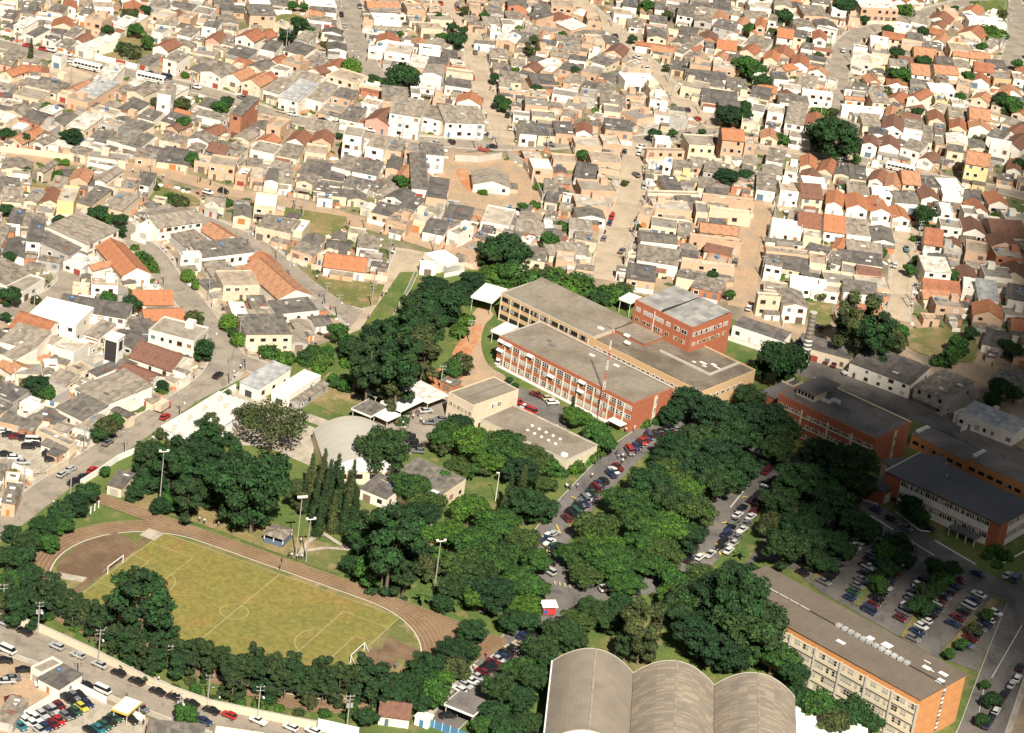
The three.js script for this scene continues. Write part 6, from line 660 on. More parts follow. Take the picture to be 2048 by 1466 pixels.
// ---------------------------------------------------------------- cars
function bodyGeo(prof, w, taper = .0) { // side outline (x along, y up) lofted across the width with rounded shoulders
  const xs = [[-1, .86], [-.96, .97], [-.8, 1], [.8, 1], [.96, .97], [1, .86]], b = new MB(), n = prof.length, cx = prof.reduce((s, p) => s + p[0], 0) / n, cy = prof.reduce((s, p) => s + p[1], 0) / n, at = (k, i) => { const [z, s] = xs[k], p = prof[i % n]; return [cx + (p[0] - cx) * (.94 + .06 * s), cy + (p[1] - cy) * s, z * w / 2 * (1 - taper * Math.max(0, (p[1] - .8)))]; };
  for (let k = 0; k < xs.length - 1; k++) for (let i = 0; i < n; i++) b.quad(at(k, i), at(k + 1, i), at(k + 1, i + 1), at(k, i + 1)); for (const k of [0, xs.length - 1]) for (let i = 0; i < n; i++) { const c = [cx, cy, xs[k][0] * w / 2]; if (k) b.tri(c, at(k, i), at(k, i + 1), [0, 0], [1, 0], [1, 1]); else b.tri(c, at(k, i + 1), at(k, i), [0, 0], [1, 0], [1, 1]); } const g = b.geo(); return g; }
const CARS = {
  hatchback: { L: 3.9, body: [[-1.85, .35], [1.85, .35], [1.95, .6], [1.85, .85], [.95, .97], [-1.6, .98], [-1.92, .85], [-1.95, .5]], cabin: [[.95, .95], [.35, 1.4], [-1.35, 1.42], [-1.8, .97]], roof: [[.3, 1.38], [.28, 1.46], [-1.32, 1.48], [-1.38, 1.4]] },
  sedan: { L: 4.3, body: [[-2.05, .35], [2.05, .35], [2.15, .6], [2.05, .84], [1.05, .96], [-1.3, .98], [-2.1, .92], [-2.15, .5]], cabin: [[1.05, .94], [.4, 1.38], [-.85, 1.4], [-1.5, .96]], roof: [[.35, 1.36], [.33, 1.44], [-.82, 1.46], [-.88, 1.38]] },
  van: { L: 4.4, body: [[-2.1, .38], [2.1, .38], [2.2, .75], [2.1, 1.05], [-2.15, 1.1], [-2.2, .5]], cabin: [[2.05, 1.02], [1.55, 1.82], [-2, 1.85], [-2.12, 1.06]], roof: [[1.5, 1.8], [1.45, 1.92], [-1.98, 1.94], [-2.02, 1.82]] },
  pickup: { L: 4.6, body: [[-2.25, .42], [2.2, .42], [2.3, .7], [2.2, .95], [1.1, 1.02], [-.5, 1.02], [-2.25, 1], [-2.3, .6]], cabin: [[1.15, 1], [.6, 1.58], [-.4, 1.6], [-.55, 1]], roof: [[.55, 1.56], [.52, 1.64], [-.36, 1.66], [-.4, 1.58]] },
};
for (const k in CARS) { const c = CARS[k]; c.bodyG = bodyGeo(c.body, 1.66); c.cabinG = bodyGeo(c.cabin, 1.5, .22); c.roofG = bodyGeo(c.roof, 1.26); c.lightG = boxGeo(-.05, 0, -.18, .05, .16, .18); }
const wheelG = (() => { const g = new THREE.CylinderGeometry(.3, .3, .2, 12); g.rotateX(Math.PI / 2); return g; })(), hubG = (() => { const g = new THREE.CylinderGeometry(.16, .16, .22, 8); g.rotateX(Math.PI / 2); return g; })();
const tyreM = std({ color: lin(.015, .015, .015) }), hubM = std({ color: lin(.35, .35, .34), metalness: .6, roughness: .4 }), carGlass = new THREE.MeshPhysicalMaterial({ color: lin(.015, .018, .022), roughness: .08, side: THREE.DoubleSide }), headM = std({ color: lin(.75, .74, .7), roughness: .2 }), tailM = std({ color: lin(.4, .02, .015), roughness: .3 });
const PAINT = { white: [.72, .71, .68], silver: [.45, .45, .44], grey: [.16, .16, .165], black: [.012, .012, .014], 'dark blue': [.02, .035, .09], blue: [.03, .09, .26], red: [.42, .025, .02], maroon: [.13, .015, .018], green: [.03, .09, .05], beige: [.5, .42, .28], yellow: [.55, .5, .06], teal: [.03, .17, .2] };
const paintM = {}; for (const k in PAINT) paintM[k] = new THREE.MeshPhysicalMaterial({ color: lin(...PAINT[k]), roughness: .42, clearcoat: .7, clearcoatRoughness: .12, side: THREE.DoubleSide });
const carProto = {};
function car(kind, colour, pos, turn, zone, group) {
  const key = kind + colour, C = CARS[kind]; const look = `${colour} ${kind}`;
  if (carProto[key]) return copyOf(carProto[key], look, zone, pos, turn, group);
  const o = thing('parked_car', look, kind === 'van' ? 'van' : kind === 'pickup' ? 'pickup' : 'car', zone, pos, turn, group); o.userData.base = 'parked_car'; part('body', C.bodyG, paintM[colour], o); part('windows', C.cabinG, carGlass, o); part('roof', C.roofG, paintM[colour], o);
  for (const x of [-C.L * .31, C.L * .32]) for (const z of [-.76, .76]) { const w = part('wheel', wheelG, tyreM, o); w.position.set(x, .3, z); part('hub', hubG, hubM, w); }
  for (const z of [-.55, .55]) { part('headlight', C.lightG, headM, o).position.set(C.L / 2 - .03, .62, z); part('taillight', C.lightG, tailM, o).position.set(-C.L / 2 + .03, .66, z); }
  return carProto[key] = o;
}
const rC = rng(55), darks = ['black', 'black', 'grey', 'dark blue', 'black', 'dark blue', 'grey', 'black', 'maroon', 'silver', 'white', 'green', 'black'], mixed = ['white', 'silver', 'grey', 'black', 'dark blue', 'red', 'white', 'maroon', 'blue', 'beige'];
const shape = () => pick(rC, ['hatchback', 'sedan', 'hatchback', 'sedan', 'hatchback', 'van', 'pickup']);
const carAt = (t, x, y, deg, colour, zone, group, kind, lift = .7) => { const p = GT(t, x, y, lift); p.y = sheetY + .012; car(kind || shape(), colour, p, deg * Math.PI / 180, zone, group || 'parked cars'); };
// deg: heading of the bonnet, 0 = to the right of the picture, 90 = away from the viewer
const headingOf = (t, x0, y0, x1, y1) => { const a = GT(t, x0, y0), b = GT(t, x1, y1); return Math.atan2(-(b.z - a.z), b.x - a.x) * 180 / Math.PI; };
function carRow(t, x0, y0, x1, y1, n, deg, palette, zone, group, gaps = []) { for (let i = 0; i < n; i++) { if (gaps.includes(i)) continue; const k = n > 1 ? i / (n - 1) : 0; carAt(t, x0 + (x1 - x0) * k, y0 + (y1 - y0) * k, deg + (rC() - .5) * 7 + (rC() < .3 ? 180 : 0), pick(rC, palette), zone, group); } }
const hS = headingOf('z7', 250, 410, 1340, 900), hA = 180;
for (const [t, x, y, c, k] of [['z7', 40, 330, 'silver', 'sedan'], ['z7', 240, 415, 'black', 'sedan'], ['z7', 555, 560, 'silver', 'hatchback'], ['z7', 760, 645, 'silver', 'hatchback'], ['z7', 975, 740, 'silver', 'sedan'], ['z7', 1155, 820, 'black', 'hatchback'], ['z7', 1335, 900, 'black', 'sedan'], ['z7', 1535, 1000, 'black', 'sedan'], ['z7', 1695, 1055, 'black', 'hatchback'], ['z7', 1865, 1115, 'black', 'sedan'], ['z8', 110, 1185, 'black', 'sedan'], ['z8', 285, 1232, 'red', 'hatchback'], ['z8', 570, 1290, 'white', 'pickup'], ['z8', 885, 1350, 'white', 'hatchback'], ['z8', 1100, 1385, 'white', 'hatchback']]) carAt(t, x, y, hS + 180, c, 'along the wall of the bottom street', 'cars along the bottom street', k);
for (const [t, x, y, c, k] of [['z7', 75, 600, 'white', 'van'], ['z7', 850, 945, 'black', 'sedan'], ['z7', 560, 800, 'black', 'sedan'], ['z7', 1375, 1165, 'grey', 'sedan'], ['z7', 1000, 990, 'white', 'van'], ['z8', 40, 1290, 'dark blue', 'sedan']]) carAt(t, x, y, hS, c, 'on the near kerb of bottom street', 'cars along the bottom street', k);
// car dealer's lot, bottom left
const hL1 = headingOf('z7', 250, 1340, 780, 1040); [['black', 780, 1040], ['grey', 720, 1045], ['black', 650, 1065], ['black', 690, 1090], ['maroon', 580, 1140], ['silver', 520, 1180], ['grey', 480, 1190], ['silver', 410, 1225], ['white', 350, 1262], ['white', 300, 1240], ['white', 250, 1290], ['white', 320, 1320], ['teal', 200, 1340]].forEach(([c, x, y]) => carAt('z7', x, y, hL1 - 100, c, "in the dealer's upper row", 'cars in the sales lot', 'hatchback')); [['dark blue', 850, 1120], ['yellow', 795, 1155], ['green', 740, 1195], ['black', 680, 1225], ['grey', 640, 1240], ['red', 570, 1285], ['maroon', 515, 1320], ['dark blue', 440, 1350], ['silver', 390, 1385]].forEach(([c, x, y]) => carAt('z7', x, y, hL1 - 100, c, "in the dealer's middle row", 'cars in the sales lot', 'hatchback')); [['black', 1165, 1225], ['green', 1120, 1260], ['black', 1070, 1295], ['green', 1020, 1330], ['teal', 960, 1365], ['black', 880, 1385], ['black', 1280, 1275]].forEach(([c, x, y]) => carAt('z7', x, y, hL1 - 100, c, "in the dealer's lower row", 'cars in the sales lot', 'sedan'));
[['grey', 120, 870], ['silver', 60, 900], ['maroon', 130, 1075], ['black', 40, 700], ['white', 420, 925], ['black', 235, 790]].forEach(([c, x, y]) => carAt('z7', x, y, 20, c, 'in the dusty lot at bottom left', 'cars in the sales lot', 'sedan'));
// walled lot and street at left
[['black', 55, 940], ['maroon', 98, 955], ['black', 148, 962], ['white', 190, 975], ['black', 165, 1010], ['black', 210, 1000], ['black', 30, 1055], ['white', 85, 1075], ['silver', 130, 1100], ['black', 285, 1055], ['black', 300, 1085], ['maroon', 335, 1065], ['white', 20, 920]].forEach(([c, x, y]) => carAt('r4', x, y, 15, c, 'in the walled lot at left', 'cars in the walled lot')); { const h = headingOf('r4', 300, 1250, 600, 1050); [['silver', 365, 1170, 'hatchback'], ['silver', 415, 1140, 'hatchback'], ['black', 480, 1190, 'sedan'], ['black', 430, 1215, 'sedan'], ['red', 540, 1148, 'hatchback'], ['red', 965, 835, 'hatchback'], ['black', 1275, 592, 'sedan'], ['grey', 630, 985, 'sedan'], ['white', 105, 1240, 'hatchback']].forEach(([c, x, y, k]) => carAt('r4', x, y, h, c, 'on the street left of campus', 'cars on the left street', k)); }
// entrance avenue
carRow('r2', 905, 1225, 1010, 1155, 4, 150, ['silver', 'white', 'grey', 'white'], 'on the entrance avenue', 'cars on the entrance avenue'); carRow('r2', 1035, 1125, 1170, 1020, 7, 150, darks, 'on the entrance avenue', 'cars on the entrance avenue'); carRow('r2', 1215, 1000, 1340, 880, 5, 150, ['black', 'beige', 'dark blue', 'black', 'grey'], 'on the entrance avenue', 'cars on the entrance avenue'); carAt('r2', 1205, 995, 150, 'beige', 'on the entrance avenue', 'cars on the entrance avenue', 'sedan'); carAt('r2', 840, 1372, 20, 'black', 'under the gate canopy', 'cars on the entrance avenue', 'sedan');
// along the island, left-hand avenue
carRow('r2', 1400, 370, 1450, 430, 4, 60, darks, 'beside the island on left avenue', 'cars on the left avenue'); carRow('r2', 1410, 350, 1440, 340, 2, 60, darks, 'beside the island on left avenue', 'cars on the left avenue'); carRow('r2', 1515, 250, 1700, 60, 10, 120, darks, 'beside the island on left avenue', 'cars on the left avenue'); carRow('r2', 1570, 220, 1660, 110, 5, 120, darks, 'beside the island on left avenue', 'cars on the left avenue'); carAt('r2', 1415, 555, 140, 'silver', 'at the avenue junction', 'cars on the left avenue', 'van'); carAt('r2', 1410, 505, 140, 'black', 'at the avenue junction', 'cars on the left avenue', 'sedan'); carAt('r2', 1620, 630, 30, 'white', 'at the avenue junction', 'cars on the left avenue', 'sedan'); carAt('r2', 1745, 655, 30, 'white', 'at the avenue junction', 'cars on the left avenue', 'van');
carRow('r5', 1700, 1290, 1860, 1130, 5, 120, darks, 'along the upper left avenue', 'cars on the left avenue'); carAt('r5', 1835, 1150, 120, 'white', 'along the upper left avenue', 'cars on the left avenue', 'sedan'); carRow('r5', 1930, 1040, 2040, 950, 7, 110, ['red', 'black', 'dark blue', 'grey', 'maroon', 'black'], 'along the upper left avenue', 'cars on the left avenue'); carAt('r5', 1925, 1030, 110, 'red', 'along the upper left avenue', 'cars on the left avenue', 'van'); carRow('r5', 2050, 940, 2200, 900, 6, 100, darks, 'along the upper left avenue', 'cars on the left avenue');
// second avenue
carRow('r3', 215, 470, 330, 440, 3, 60, ['black', 'silver', 'white'], 'on the second avenue', 'cars on the second avenue'); carRow('r3', 380, 400, 500, 190, 7, 60, ['black', 'black', 'grey', 'white', 'dark blue', 'black', 'white'], 'on the second avenue', 'cars on the second avenue'); carRow('r3', 430, 420, 600, 160, 8, 60, ['black', 'grey', 'white', 'dark blue', 'maroon', 'silver'], 'on the second avenue', 'cars on the second avenue'); carRow('r3', 560, 140, 680, 30, 5, 60, darks, 'on the second avenue', 'cars on the second avenue'); carAt('r3', 630, 75, 110, 'white', 'on the second avenue', 'cars on the second avenue', 'hatchback'); carAt('r3', 170, 575, 30, 'white', 'on the second avenue', 'cars on the second avenue', 'sedan'); carAt('r6', 625, 985, 0, 'white', 'in the dark car park corner', 'cars on the second avenue', 'sedan'); carRow('r6', 640, 1080, 720, 1010, 3, 60, darks, 'in the dark car park corner', 'cars on the second avenue'); carAt('r6', 88, 750, 20, 'white', 'at the head of the avenues', 'cars on the second avenue', 'hatchback');
// car park rows
const hP = headingOf('r3', 1000, 100, 1800, 560) + 6; const rows = [[835, 540, 1010, 270, 9], [950, 590, 1205, 290, 12], [1010, 500, 1170, 330, 6], [1095, 680, 1260, 410, 9], [1180, 500, 1300, 350, 6], [1200, 750, 1390, 450, 10], [1290, 620, 1420, 400, 7], [1370, 790, 1500, 590, 7], [1440, 900, 1620, 640, 9], [1560, 740, 1690, 580, 6], [1660, 820, 1800, 660, 6], [1725, 930, 1890, 760, 7], [1830, 830, 1850, 800, 2]];
rows.forEach(([a, b, c, d, n], i) => carRow('r3', a, b, c, d, n, hP + 90 * 0 + (i % 2 ? 0 : 180), ['black', 'dark blue', 'grey', 'white', 'black', 'dark blue', 'silver', 'maroon', 'black', 'green', 'dark blue', 'white', 'black', 'grey', 'blue', 'black'], `in car-park row ${['one', 'two', 'three', 'four', 'five', 'six', 'seven', 'eight', 'nine', 'ten', 'eleven', 'twelve', 'thirteen'][i]} from left`, 'cars in the big car park'));
carRow('r3', 1240, 195, 1400, 295, 3, hP, ['black', 'grey', 'dark blue'], 'on the road by panelled office', 'cars by the panelled office'); carAt('r3', 1350, 145, hP, 'black', 'by the small brick pavilion', 'cars by the panelled office', 'sedan'); carAt('r3', 1130, 140, hP, 'black', 'on the road by panelled office', 'cars by the panelled office', 'sedan'); carAt('r3', 1040, 158, hP, 'white', 'under the dark trees', 'cars by the panelled office', 'hatchback'); carAt('r3', 1795, 545, hP, 'dark blue', 'on the road by panelled office', 'cars by the panelled office', 'sedan'); carAt('r3', 1955, 555, 60, 'silver', 'at the right edge', 'cars by the panelled office', 'sedan'); carAt('r3', 2005, 575, 60, 'blue', 'at the right edge', 'cars by the panelled office', 'van'); carAt('r3', 1530, 298, hP, 'black', 'by the small brick pavilion', 'cars by the panelled office', 'sedan');
{ const h = headingOf('r3', 1840, 1370, 2030, 1060); [['white', 2010, 1120, 'hatchback'], ['silver', 1980, 1155, 'sedan'], ['black', 1945, 1205, 'sedan'], ['black', 1918, 1245, 'sedan'], ['white', 1893, 1300, 'hatchback'], ['black', 1870, 1335, 'hatchback'], ['dark blue', 1845, 1375, 'sedan'], ['black', 2030, 1060, 'sedan']].forEach(([c, x, y, k]) => carAt('r3', x, y, h, c, 'along the street at lower right', 'cars on the right street', k)); }
// yards and town streets
[['white', 535, 595], ['white', 625, 1150], ['beige', 590, 1115]].forEach(([c, x, y]) => carAt('z2', x, y, 25, c, 'in the yard below the school', 'cars by the school', 'hatchback')); [['red', 335, 1150], ['red', 440, 1225], ['white', 400, 1200], ['maroon', 490, 1085]].forEach(([c, x, y]) => carAt('z2', x, y, -30, c, 'in the yard below the school', 'cars by the school')); carAt('z2', 160, 800, 80, 'white', 'at left end of the school', 'cars by the school', 'van'); carRow('r5', 640, 945, 690, 1035, 4, 10, ['black', 'black', 'grey', 'black'], 'in the forecourt by the canopies', 'cars by the school'); carRow('r5', 760, 870, 820, 850, 2, 10, ['black', 'grey'], 'in the forecourt by the canopies', 'cars by the school'); carAt('r5', 735, 800, 30, 'silver', 'in the forecourt by the canopies', 'cars by the school', 'sedan'); carRow('r4', 1670, 740, 1725, 765, 2, 20, ['black', 'black'], 'beside the white pavilion', 'cars by the school'); carRow('r6', 890, 440, 1010, 495, 4, 70, ['dark blue', 'black', 'beige', 'maroon'], 'in the open car shed', 'cars behind the chimney'); carAt('r6', 1085, 540, 30, 'white', 'behind the rear campus road', 'cars behind the chimney', 'pickup'); carAt('r6', 540, 185, 80, 'white', 'on the dirt street by chimney', 'cars in the town', 'hatchback'); carAt('r6', 915, 290, 10, 'black', 'in the yard right of chimney', 'cars in the town', 'sedan');
for (const [t, x, y, d, c, k, z] of [['T7', 1075, 200, 120, 'grey', 'sedan', 'on the middle dirt street'], ['T7', 960, 800, 70, 'grey', 'sedan', 'low on the middle dirt street'], ['T7', 1100, 30, 80, 'white', 'van', 'high on the middle dirt street'], ['T5', 1760, 330, -20, 'black', 'hatchback', 'on the long dirt road'], ['T4', 697, 380, 90, 'white', 'hatchback', 'on the top-right street'], ['T8', 1170, 745, 90, 'teal', 'pickup', 'on the right dirt street'], ['T8', 1080, 865, 90, 'white', 'hatchback', 'low on the right dirt street'], ['T2', 575, 955, -20, 'black', 'sedan', 'on the shopping street'], ['T2', 1590, 1120, 120, 'black', 'hatchback', 'at the upper street junction'], ['T2', 1775, 415, 100, 'grey', 'hatchback', 'on the upper cobbled street'], ['T3', 1120, 1165, 0, 'white', 'sedan', 'at the central junction'], ['T3', 390, 1140, 0, 'grey', 'pickup', 'on the central junction street'], ['T1', 1080, 65, -10, 'grey', 'sedan', 'at the top-left edge'], ['T1', 405, 400, -20, 'white', 'hatchback', 'on the upper-left street'], ['T1', 1545, 690, -20, 'white', 'hatchback', 'beside the bus street'], ['T3', 1080, 455, 130, 'white', 'sedan', 'on the diagonal street'], ['T4', 640, 850, 90, 'black', 'hatchback', 'low on the top-right street'], ['T2', 2030, 910, 90, 'black', 'sedan', 'beside the upper cobbled street'], ['T5', 1640, 340, -20, 'white', 'hatchback', 'on the long dirt road'], ['T3', 905, 325, 130, 'silver', 'hatchback', 'on the diagonal street']]) carAt(t, x, y, d, c, z, 'cars in the town', k);
// buses, truck and stall
function bus(t, x, y, deg, zone, look, stripe) { const p = GT(t, x, y, 1.5); p.y = .12; const o = thing('bus', look, 'bus', zone, p, deg * Math.PI / 180, 'buses'); const g = bodyGeo([[-5.5, .5], [5.4, .5], [5.6, 1.2], [5.5, 2.7], [5.2, 3.05], [-5.4, 3.05], [-5.6, 2.7], [-5.6, .8]], 2.45); part('body', g, M.white, o); for (const s of [-1, 1]) { part('stripe', boxGeo(-5.3, .95, s > 0 ? 1.22 : -1.245, 5.3, 1.25, s > 0 ? 1.245 : -1.22), stripe, o); for (let i = 0; i < 7; i++) part('window', boxGeo(-5 + i * 1.45, 1.65, s > 0 ? 1.22 : -1.25, -3.75 + i * 1.45, 2.5, s > 0 ? 1.25 : -1.22), carGlass, o); for (const xx of [-3.4, 3.5]) { const w = part('wheel', wheelG, tyreM, o); w.position.set(xx, .48, s * 1.1); w.scale.set(1.6, 1.6, 1.3); } } part('windscreen', boxGeo(5.5, 1.5, -1, 5.62, 2.6, 1), carGlass, o); }
bus('T1', 1190, 615, -12, 'on the upper-left street', 'long white and cream bus', M.gate[5]); bus('T8', 1125, 135, -12, 'on the right-hand cross street', 'white bus with red stripe', M.gate[0]); bus('T1', 690, 520, -14, 'parked by the sandy yard', 'white coach', M.gate[1]);
{ const p = GT('r4', 955, 770, 1.2); p.y = .12; const o = thing('delivery_truck', 'small truck with pale box body', 'truck', 'on the street left of campus', p, headingOf('r4', 300, 1250, 600, 1050) * Math.PI / 180); part('cargo_box', boxGeo(-3, .8, -1.1, 1.2, 3, 1.1), M.wall.c[1], o); part('cab', bodyGeo([[1.25, .5], [2.9, .5], [2.95, 1.2], [2.6, 2.2], [1.3, 2.3]], 2), std({ color: lin(.5, .2, .12) }), o); part('windscreen', boxGeo(2.6, 1.4, -.8, 2.82, 2, .8), carGlass, o); for (const x of [-2, 2]) for (const z of [-.9, .9]) { const w = part('wheel', wheelG, tyreM, o); w.position.set(x, .42, z); w.scale.set(1.4, 1.4, 1.2); } }
{ const p = GT('r2', 1408, 790, 0); p.y = sheetY; const o = thing('market_stall', 'red stall with white awning', 'stall', 'at the avenue junction', p, .3); part('counter', boxGeo(-1.7, 0, -1.2, 1.7, 1.6, 1.2), std({ color: lin(.5, .04, .03) }), o); part('awning', leanRoof(4, 3, 2.3, .4, .1), M.white, o); for (const x of [-1.6, 1.6]) for (const z of [-1.1, 1.1]) part('post', boxGeo(x - .05, 1.6, z - .05, x + .05, 2.4, z + .05), M.white, o); part('side_panel', boxGeo(-1.72, .3, 1.2, -.4, 1.3, 1.24), std({ color: lin(.05, .08, .3) }), o); }
// ---------------------------------------------------------------- walls, poles, people, small things
function wallRun(name, look, zone, t, a, h, mat, thick = .22, cap) { const pts = pxPoly(t, a), c = pts[0].clone(), o = thing(name, look, 'wall', zone, c); for (let i = 0; i < pts.length - 1; i++) { const L = pts[i].distanceTo(pts[i + 1]), n = Math.max(1, Math.round(L / 6)), turn = Math.atan2(-(pts[i + 1].z - pts[i].z), pts[i + 1].x - pts[i].x); for (let k = 0; k < n; k++) { const q = pts[i].clone().lerp(pts[i + 1], (k + .5) / n), m = part('wall_panel', boxGeo(-L / n / 2 + .02, 0, -thick / 2, L / n / 2 - .02, h, thick / 2), mat, o); m.position.copy(q.sub(c)); m.rotation.y = turn; if (cap) { part('coping', boxGeo(-L / n / 2, h, -thick / 2 - .08, L / n / 2, h + .1, thick / 2 + .08), cap, m); } } } return o; }
wallRun('perimeter_wall', 'long cream campus wall', 'along the bottom-left street', 'F', [-40, 1219, 0, 1235, 82, 1266, 185, 1313, 308, 1376, 420, 1416, 523, 1438, 632, 1460], 2.3, M.wall.c[0], .25, M.concrete); wallRun('perimeter_wall', 'short bright white wall panel', 'left of the campus gatehouse', 'F', [634, 1460, 716, 1478], 3.2, M.white, .25); wallRun('perimeter_wall', 'white wall along the sports court', 'beside the left-hand street', 'r4', [940, 925, 1150, 800, 1378, 675], 2.2, M.white, .25); wallRun('perimeter_wall', 'white wall stretch', 'by the small cream hut', 'r4', [470, 1235, 560, 1180, 690, 1090, 850, 1020, 945, 930], 2, M.white, .25);
wallRun('lot_wall', 'white wall of the walled car lot', 'at the left edge', 'r4', [0, 1105, 190, 1185], 2, M.white); wallRun('lot_wall', 'cream wall by the walled car lot', 'beside the left-hand street', 'r4', [275, 1180, 400, 1110, 440, 1060], 2, M.wall.c[1]); wallRun('lot_wall', 'white wall of the sales lot', 'at bottom left', 'z7', [40, 1375, 300, 1215, 720, 960], 2.2, M.white); wallRun('lot_wall', 'white street wall of the sales lot', 'at bottom left', 'z7', [722, 962, 1035, 1120], 2.2, M.white); wallRun('lot_wall', 'lower white wall of the sales lot', 'near the bottom bush', 'z7', [1240, 1215, 1410, 1300], 2, M.white);
wallRun('grass_lot_wall', 'white wall below the grass lot', 'in the upper-left blocks', 'T1', [745, 465, 900, 500, 1075, 545], 2, M.white); wallRun('street_wall', 'long pale wall', 'along the upper left edge street', 'T5', [0, 15, 230, 40, 500, 75, 680, 105], 2.2, M.wall.c[0]); wallRun('street_wall', 'low concrete retaining wall', 'beside the walled green triangle', 'r5', [575, 205, 620, 120, 665, 20], 2.4, M.concrete); wallRun('street_wall', 'cream wall above the grass triangle', 'beside the orange-roofed house', 'T6', [480, 935, 700, 985, 1080, 1035], 1.8, M.wall.c[1]); wallRun('street_wall', 'long pale retaining wall', 'on the crowded central hillside', 'T3', [930, 190, 1100, 230, 1400, 290], 3, M.wall.c[0]); wallRun('street_wall', 'pale wall beside the diagonal street', 'at top right of centre', 'T3', [1130, 230, 1260, 330, 1280, 350], 2, M.wall.c[1]); wallRun('depot_wall', 'curved grey wall', 'around the depot yard', 'T6', [1610, 90, 1800, 100, 1980, 70], 2.6, M.concrete); wallRun('depot_wall', 'stepped grey wall', 'right of the depot yard', 'T7', [60, 60, 180, 130, 260, 250, 330, 400], 2.8, M.concrete); wallRun('street_wall', 'white painted wall', 'below the white office at left', 'r4', [700, 640, 780, 690, 880, 760], 1.8, M.wall.c[0]);
wallRun('yard_wall', 'pale coping wall', 'at lower right of the car park', 'r3', [2035, 830, 1960, 960, 1870, 1115], .4, M.kerb, .22); wallRun('yard_wall', 'low pale wall', 'along the lower right pavement', 'r3', [1830, 1160, 1800, 1300], .5, M.kerb, .22); wallRun('kerb_wall', 'white kerb', 'along the road by dark trees', 'r3', [995, 85, 1100, 115, 1250, 165], .35, M.white, .35); wallRun('kerb_wall', 'white kerb of the triangular bed', 'in front of the panelled office', 'z5', [580, 915, 830, 1110, 985, 1130], .35, M.white, .35); wallRun('kerb_wall', 'long white kerb', 'below the panelled office porch', 'z5', [990, 1215, 1420, 1466], .35, M.white, .3); wallRun('kerb_wall', 'white kerb of the car park', 'left of the office road', 'z5', [320, 955, 555, 1105], .35, M.white, .3); wallRun('kerb_wall', 'second white kerb of car park', 'beside the office road', 'z5', [720, 1210, 985, 1375], .35, M.white, .3); wallRun('kerb_wall', 'white kerb on the right', 'below the right end of office', 'z5', [1690, 1460, 1930, 1330], .35, M.white, .35);
for (const [i, a] of [[1, [1165, 740, 1230, 640]], [2, [1420, 880, 1490, 790]], [3, [1570, 985, 1720, 830, 1880, 700]], [4, [1620, 1015, 1700, 930]], [5, [1230, 770, 1300, 700]], [6, [500, 1000, 540, 950]]]) wallRun('kerb_wall', `pale island kerb ${['', 'nearest the long roof', 'of the middle island', 'of the right island', 'below the right island', 'of the second island', ''][i]}`, 'in the car park', 'r3', i === 6 ? [440, 180, 545, 50] : a, .3, M.kerb, .35);
for (const a of [[1120, 720, 1300, 500, 1400, 400], [1390, 900, 1480, 760, 1660, 560], [1600, 1000, 1760, 830, 1890, 690], [900, 590, 1010, 420, 1180, 250]]) { const p = pxPoly('r3', a); structure('planted_island', ribbonGeo(new THREE.CatmullRomCurve3(p).getPoints(10), 2.4, nextY() + .12), M.lawnDry); }
// utility poles: tapered concrete post, crossarms, transformer, street lamp; wires between neighbours
const poleM = std({ color: lin(.33, .31, .28) }), wireM = std({ color: lin(.05, .05, .05) });
function pole(t, x, y, h, zone, kind = '') { const p = GT(t, x, y), o = thing('utility_pole', `concrete utility pole${kind.includes('t') ? ' with transformer' : ''}`, 'pole', zone, p, .35, 'utility poles'); part('post', limbGeo(V(0, 0, 0), V(0, h, 0), .2, .13, 7), poleM, o); for (const yy of [h - .3, h - 1.3]) part('crossarm', boxGeo(-1, yy, -.06, 1, yy + .12, .06), poleM, o); for (const xx of [-.9, 0, .9]) part('insulator', new THREE.CylinderGeometry(.06, .08, .25, 6).translate(xx, h - .05, 0), M.white, o); if (kind.includes('t')) for (const xx of [-.5, .5]) part('transformer', new THREE.CylinderGeometry(.33, .33, .95, 10).translate(xx, h - 2.6, .3), M.sheet[1], o); if (kind.includes('l')) { part('lamp_arm', limbGeo(V(0, h - 2.2, 0), V(.4, h - 1.9, 2), .05, .04, 5), poleM, o); part('lamp_head', boxGeo(.2, h - 1.95, 1.7, .6, h - 1.75, 2.5), M.white, o); } return V(p.x, h, p.z); }
function wires(ps, zone, look = 'sagging power line') { for (let i = 0; i < ps.length - 1; i++) for (const dx of [-.8, .8]) { const a = ps[i], b = ps[i + 1], m = a.clone().lerp(b, .5); m.y -= a.distanceTo(b) * .022; const d = V(dx * .94, 0, -dx * .34); const g = tubeGeo([a.clone().add(d), m.add(d), b.clone().add(d)], .035, 4, 8); adopt(new THREE.Mesh(g, wireM), 'power_line', look, 'power line', zone, 'power lines'); } }
{ const ps = [['z7', 25, 250, 9], ['z7', 368, 425, 9, 'tl'], ['z7', 958, 695, 9, 'l'], ['z7', 1655, 850, 9], ['z7', 2020, 1140, 9, 'l'], ['z8', 70, 1140, 9, 'l'], ['z8', 560, 1250, 9, 'l'], ['z8', 1430, 1340, 9, 't']].map((q) => pole(q[0], q[1], q[2], q[3], 'along the bottom-left street', q[4])); wires(ps.filter((_, i) => ![5].includes(i)), 'over the bottom-left street'); }
{ const ps = [['r4', 885, 765, 9], ['r4', 488, 1065, 9], ['r4', 135, 1300, 9], ['r4', 1240, 450, 9]].map((q) => pole(q[0], q[1], q[2], q[3], 'along the left-hand street', 'l')); wires([ps[3], ps[0], ps[1], ps[2]], 'over the left-hand street'); }
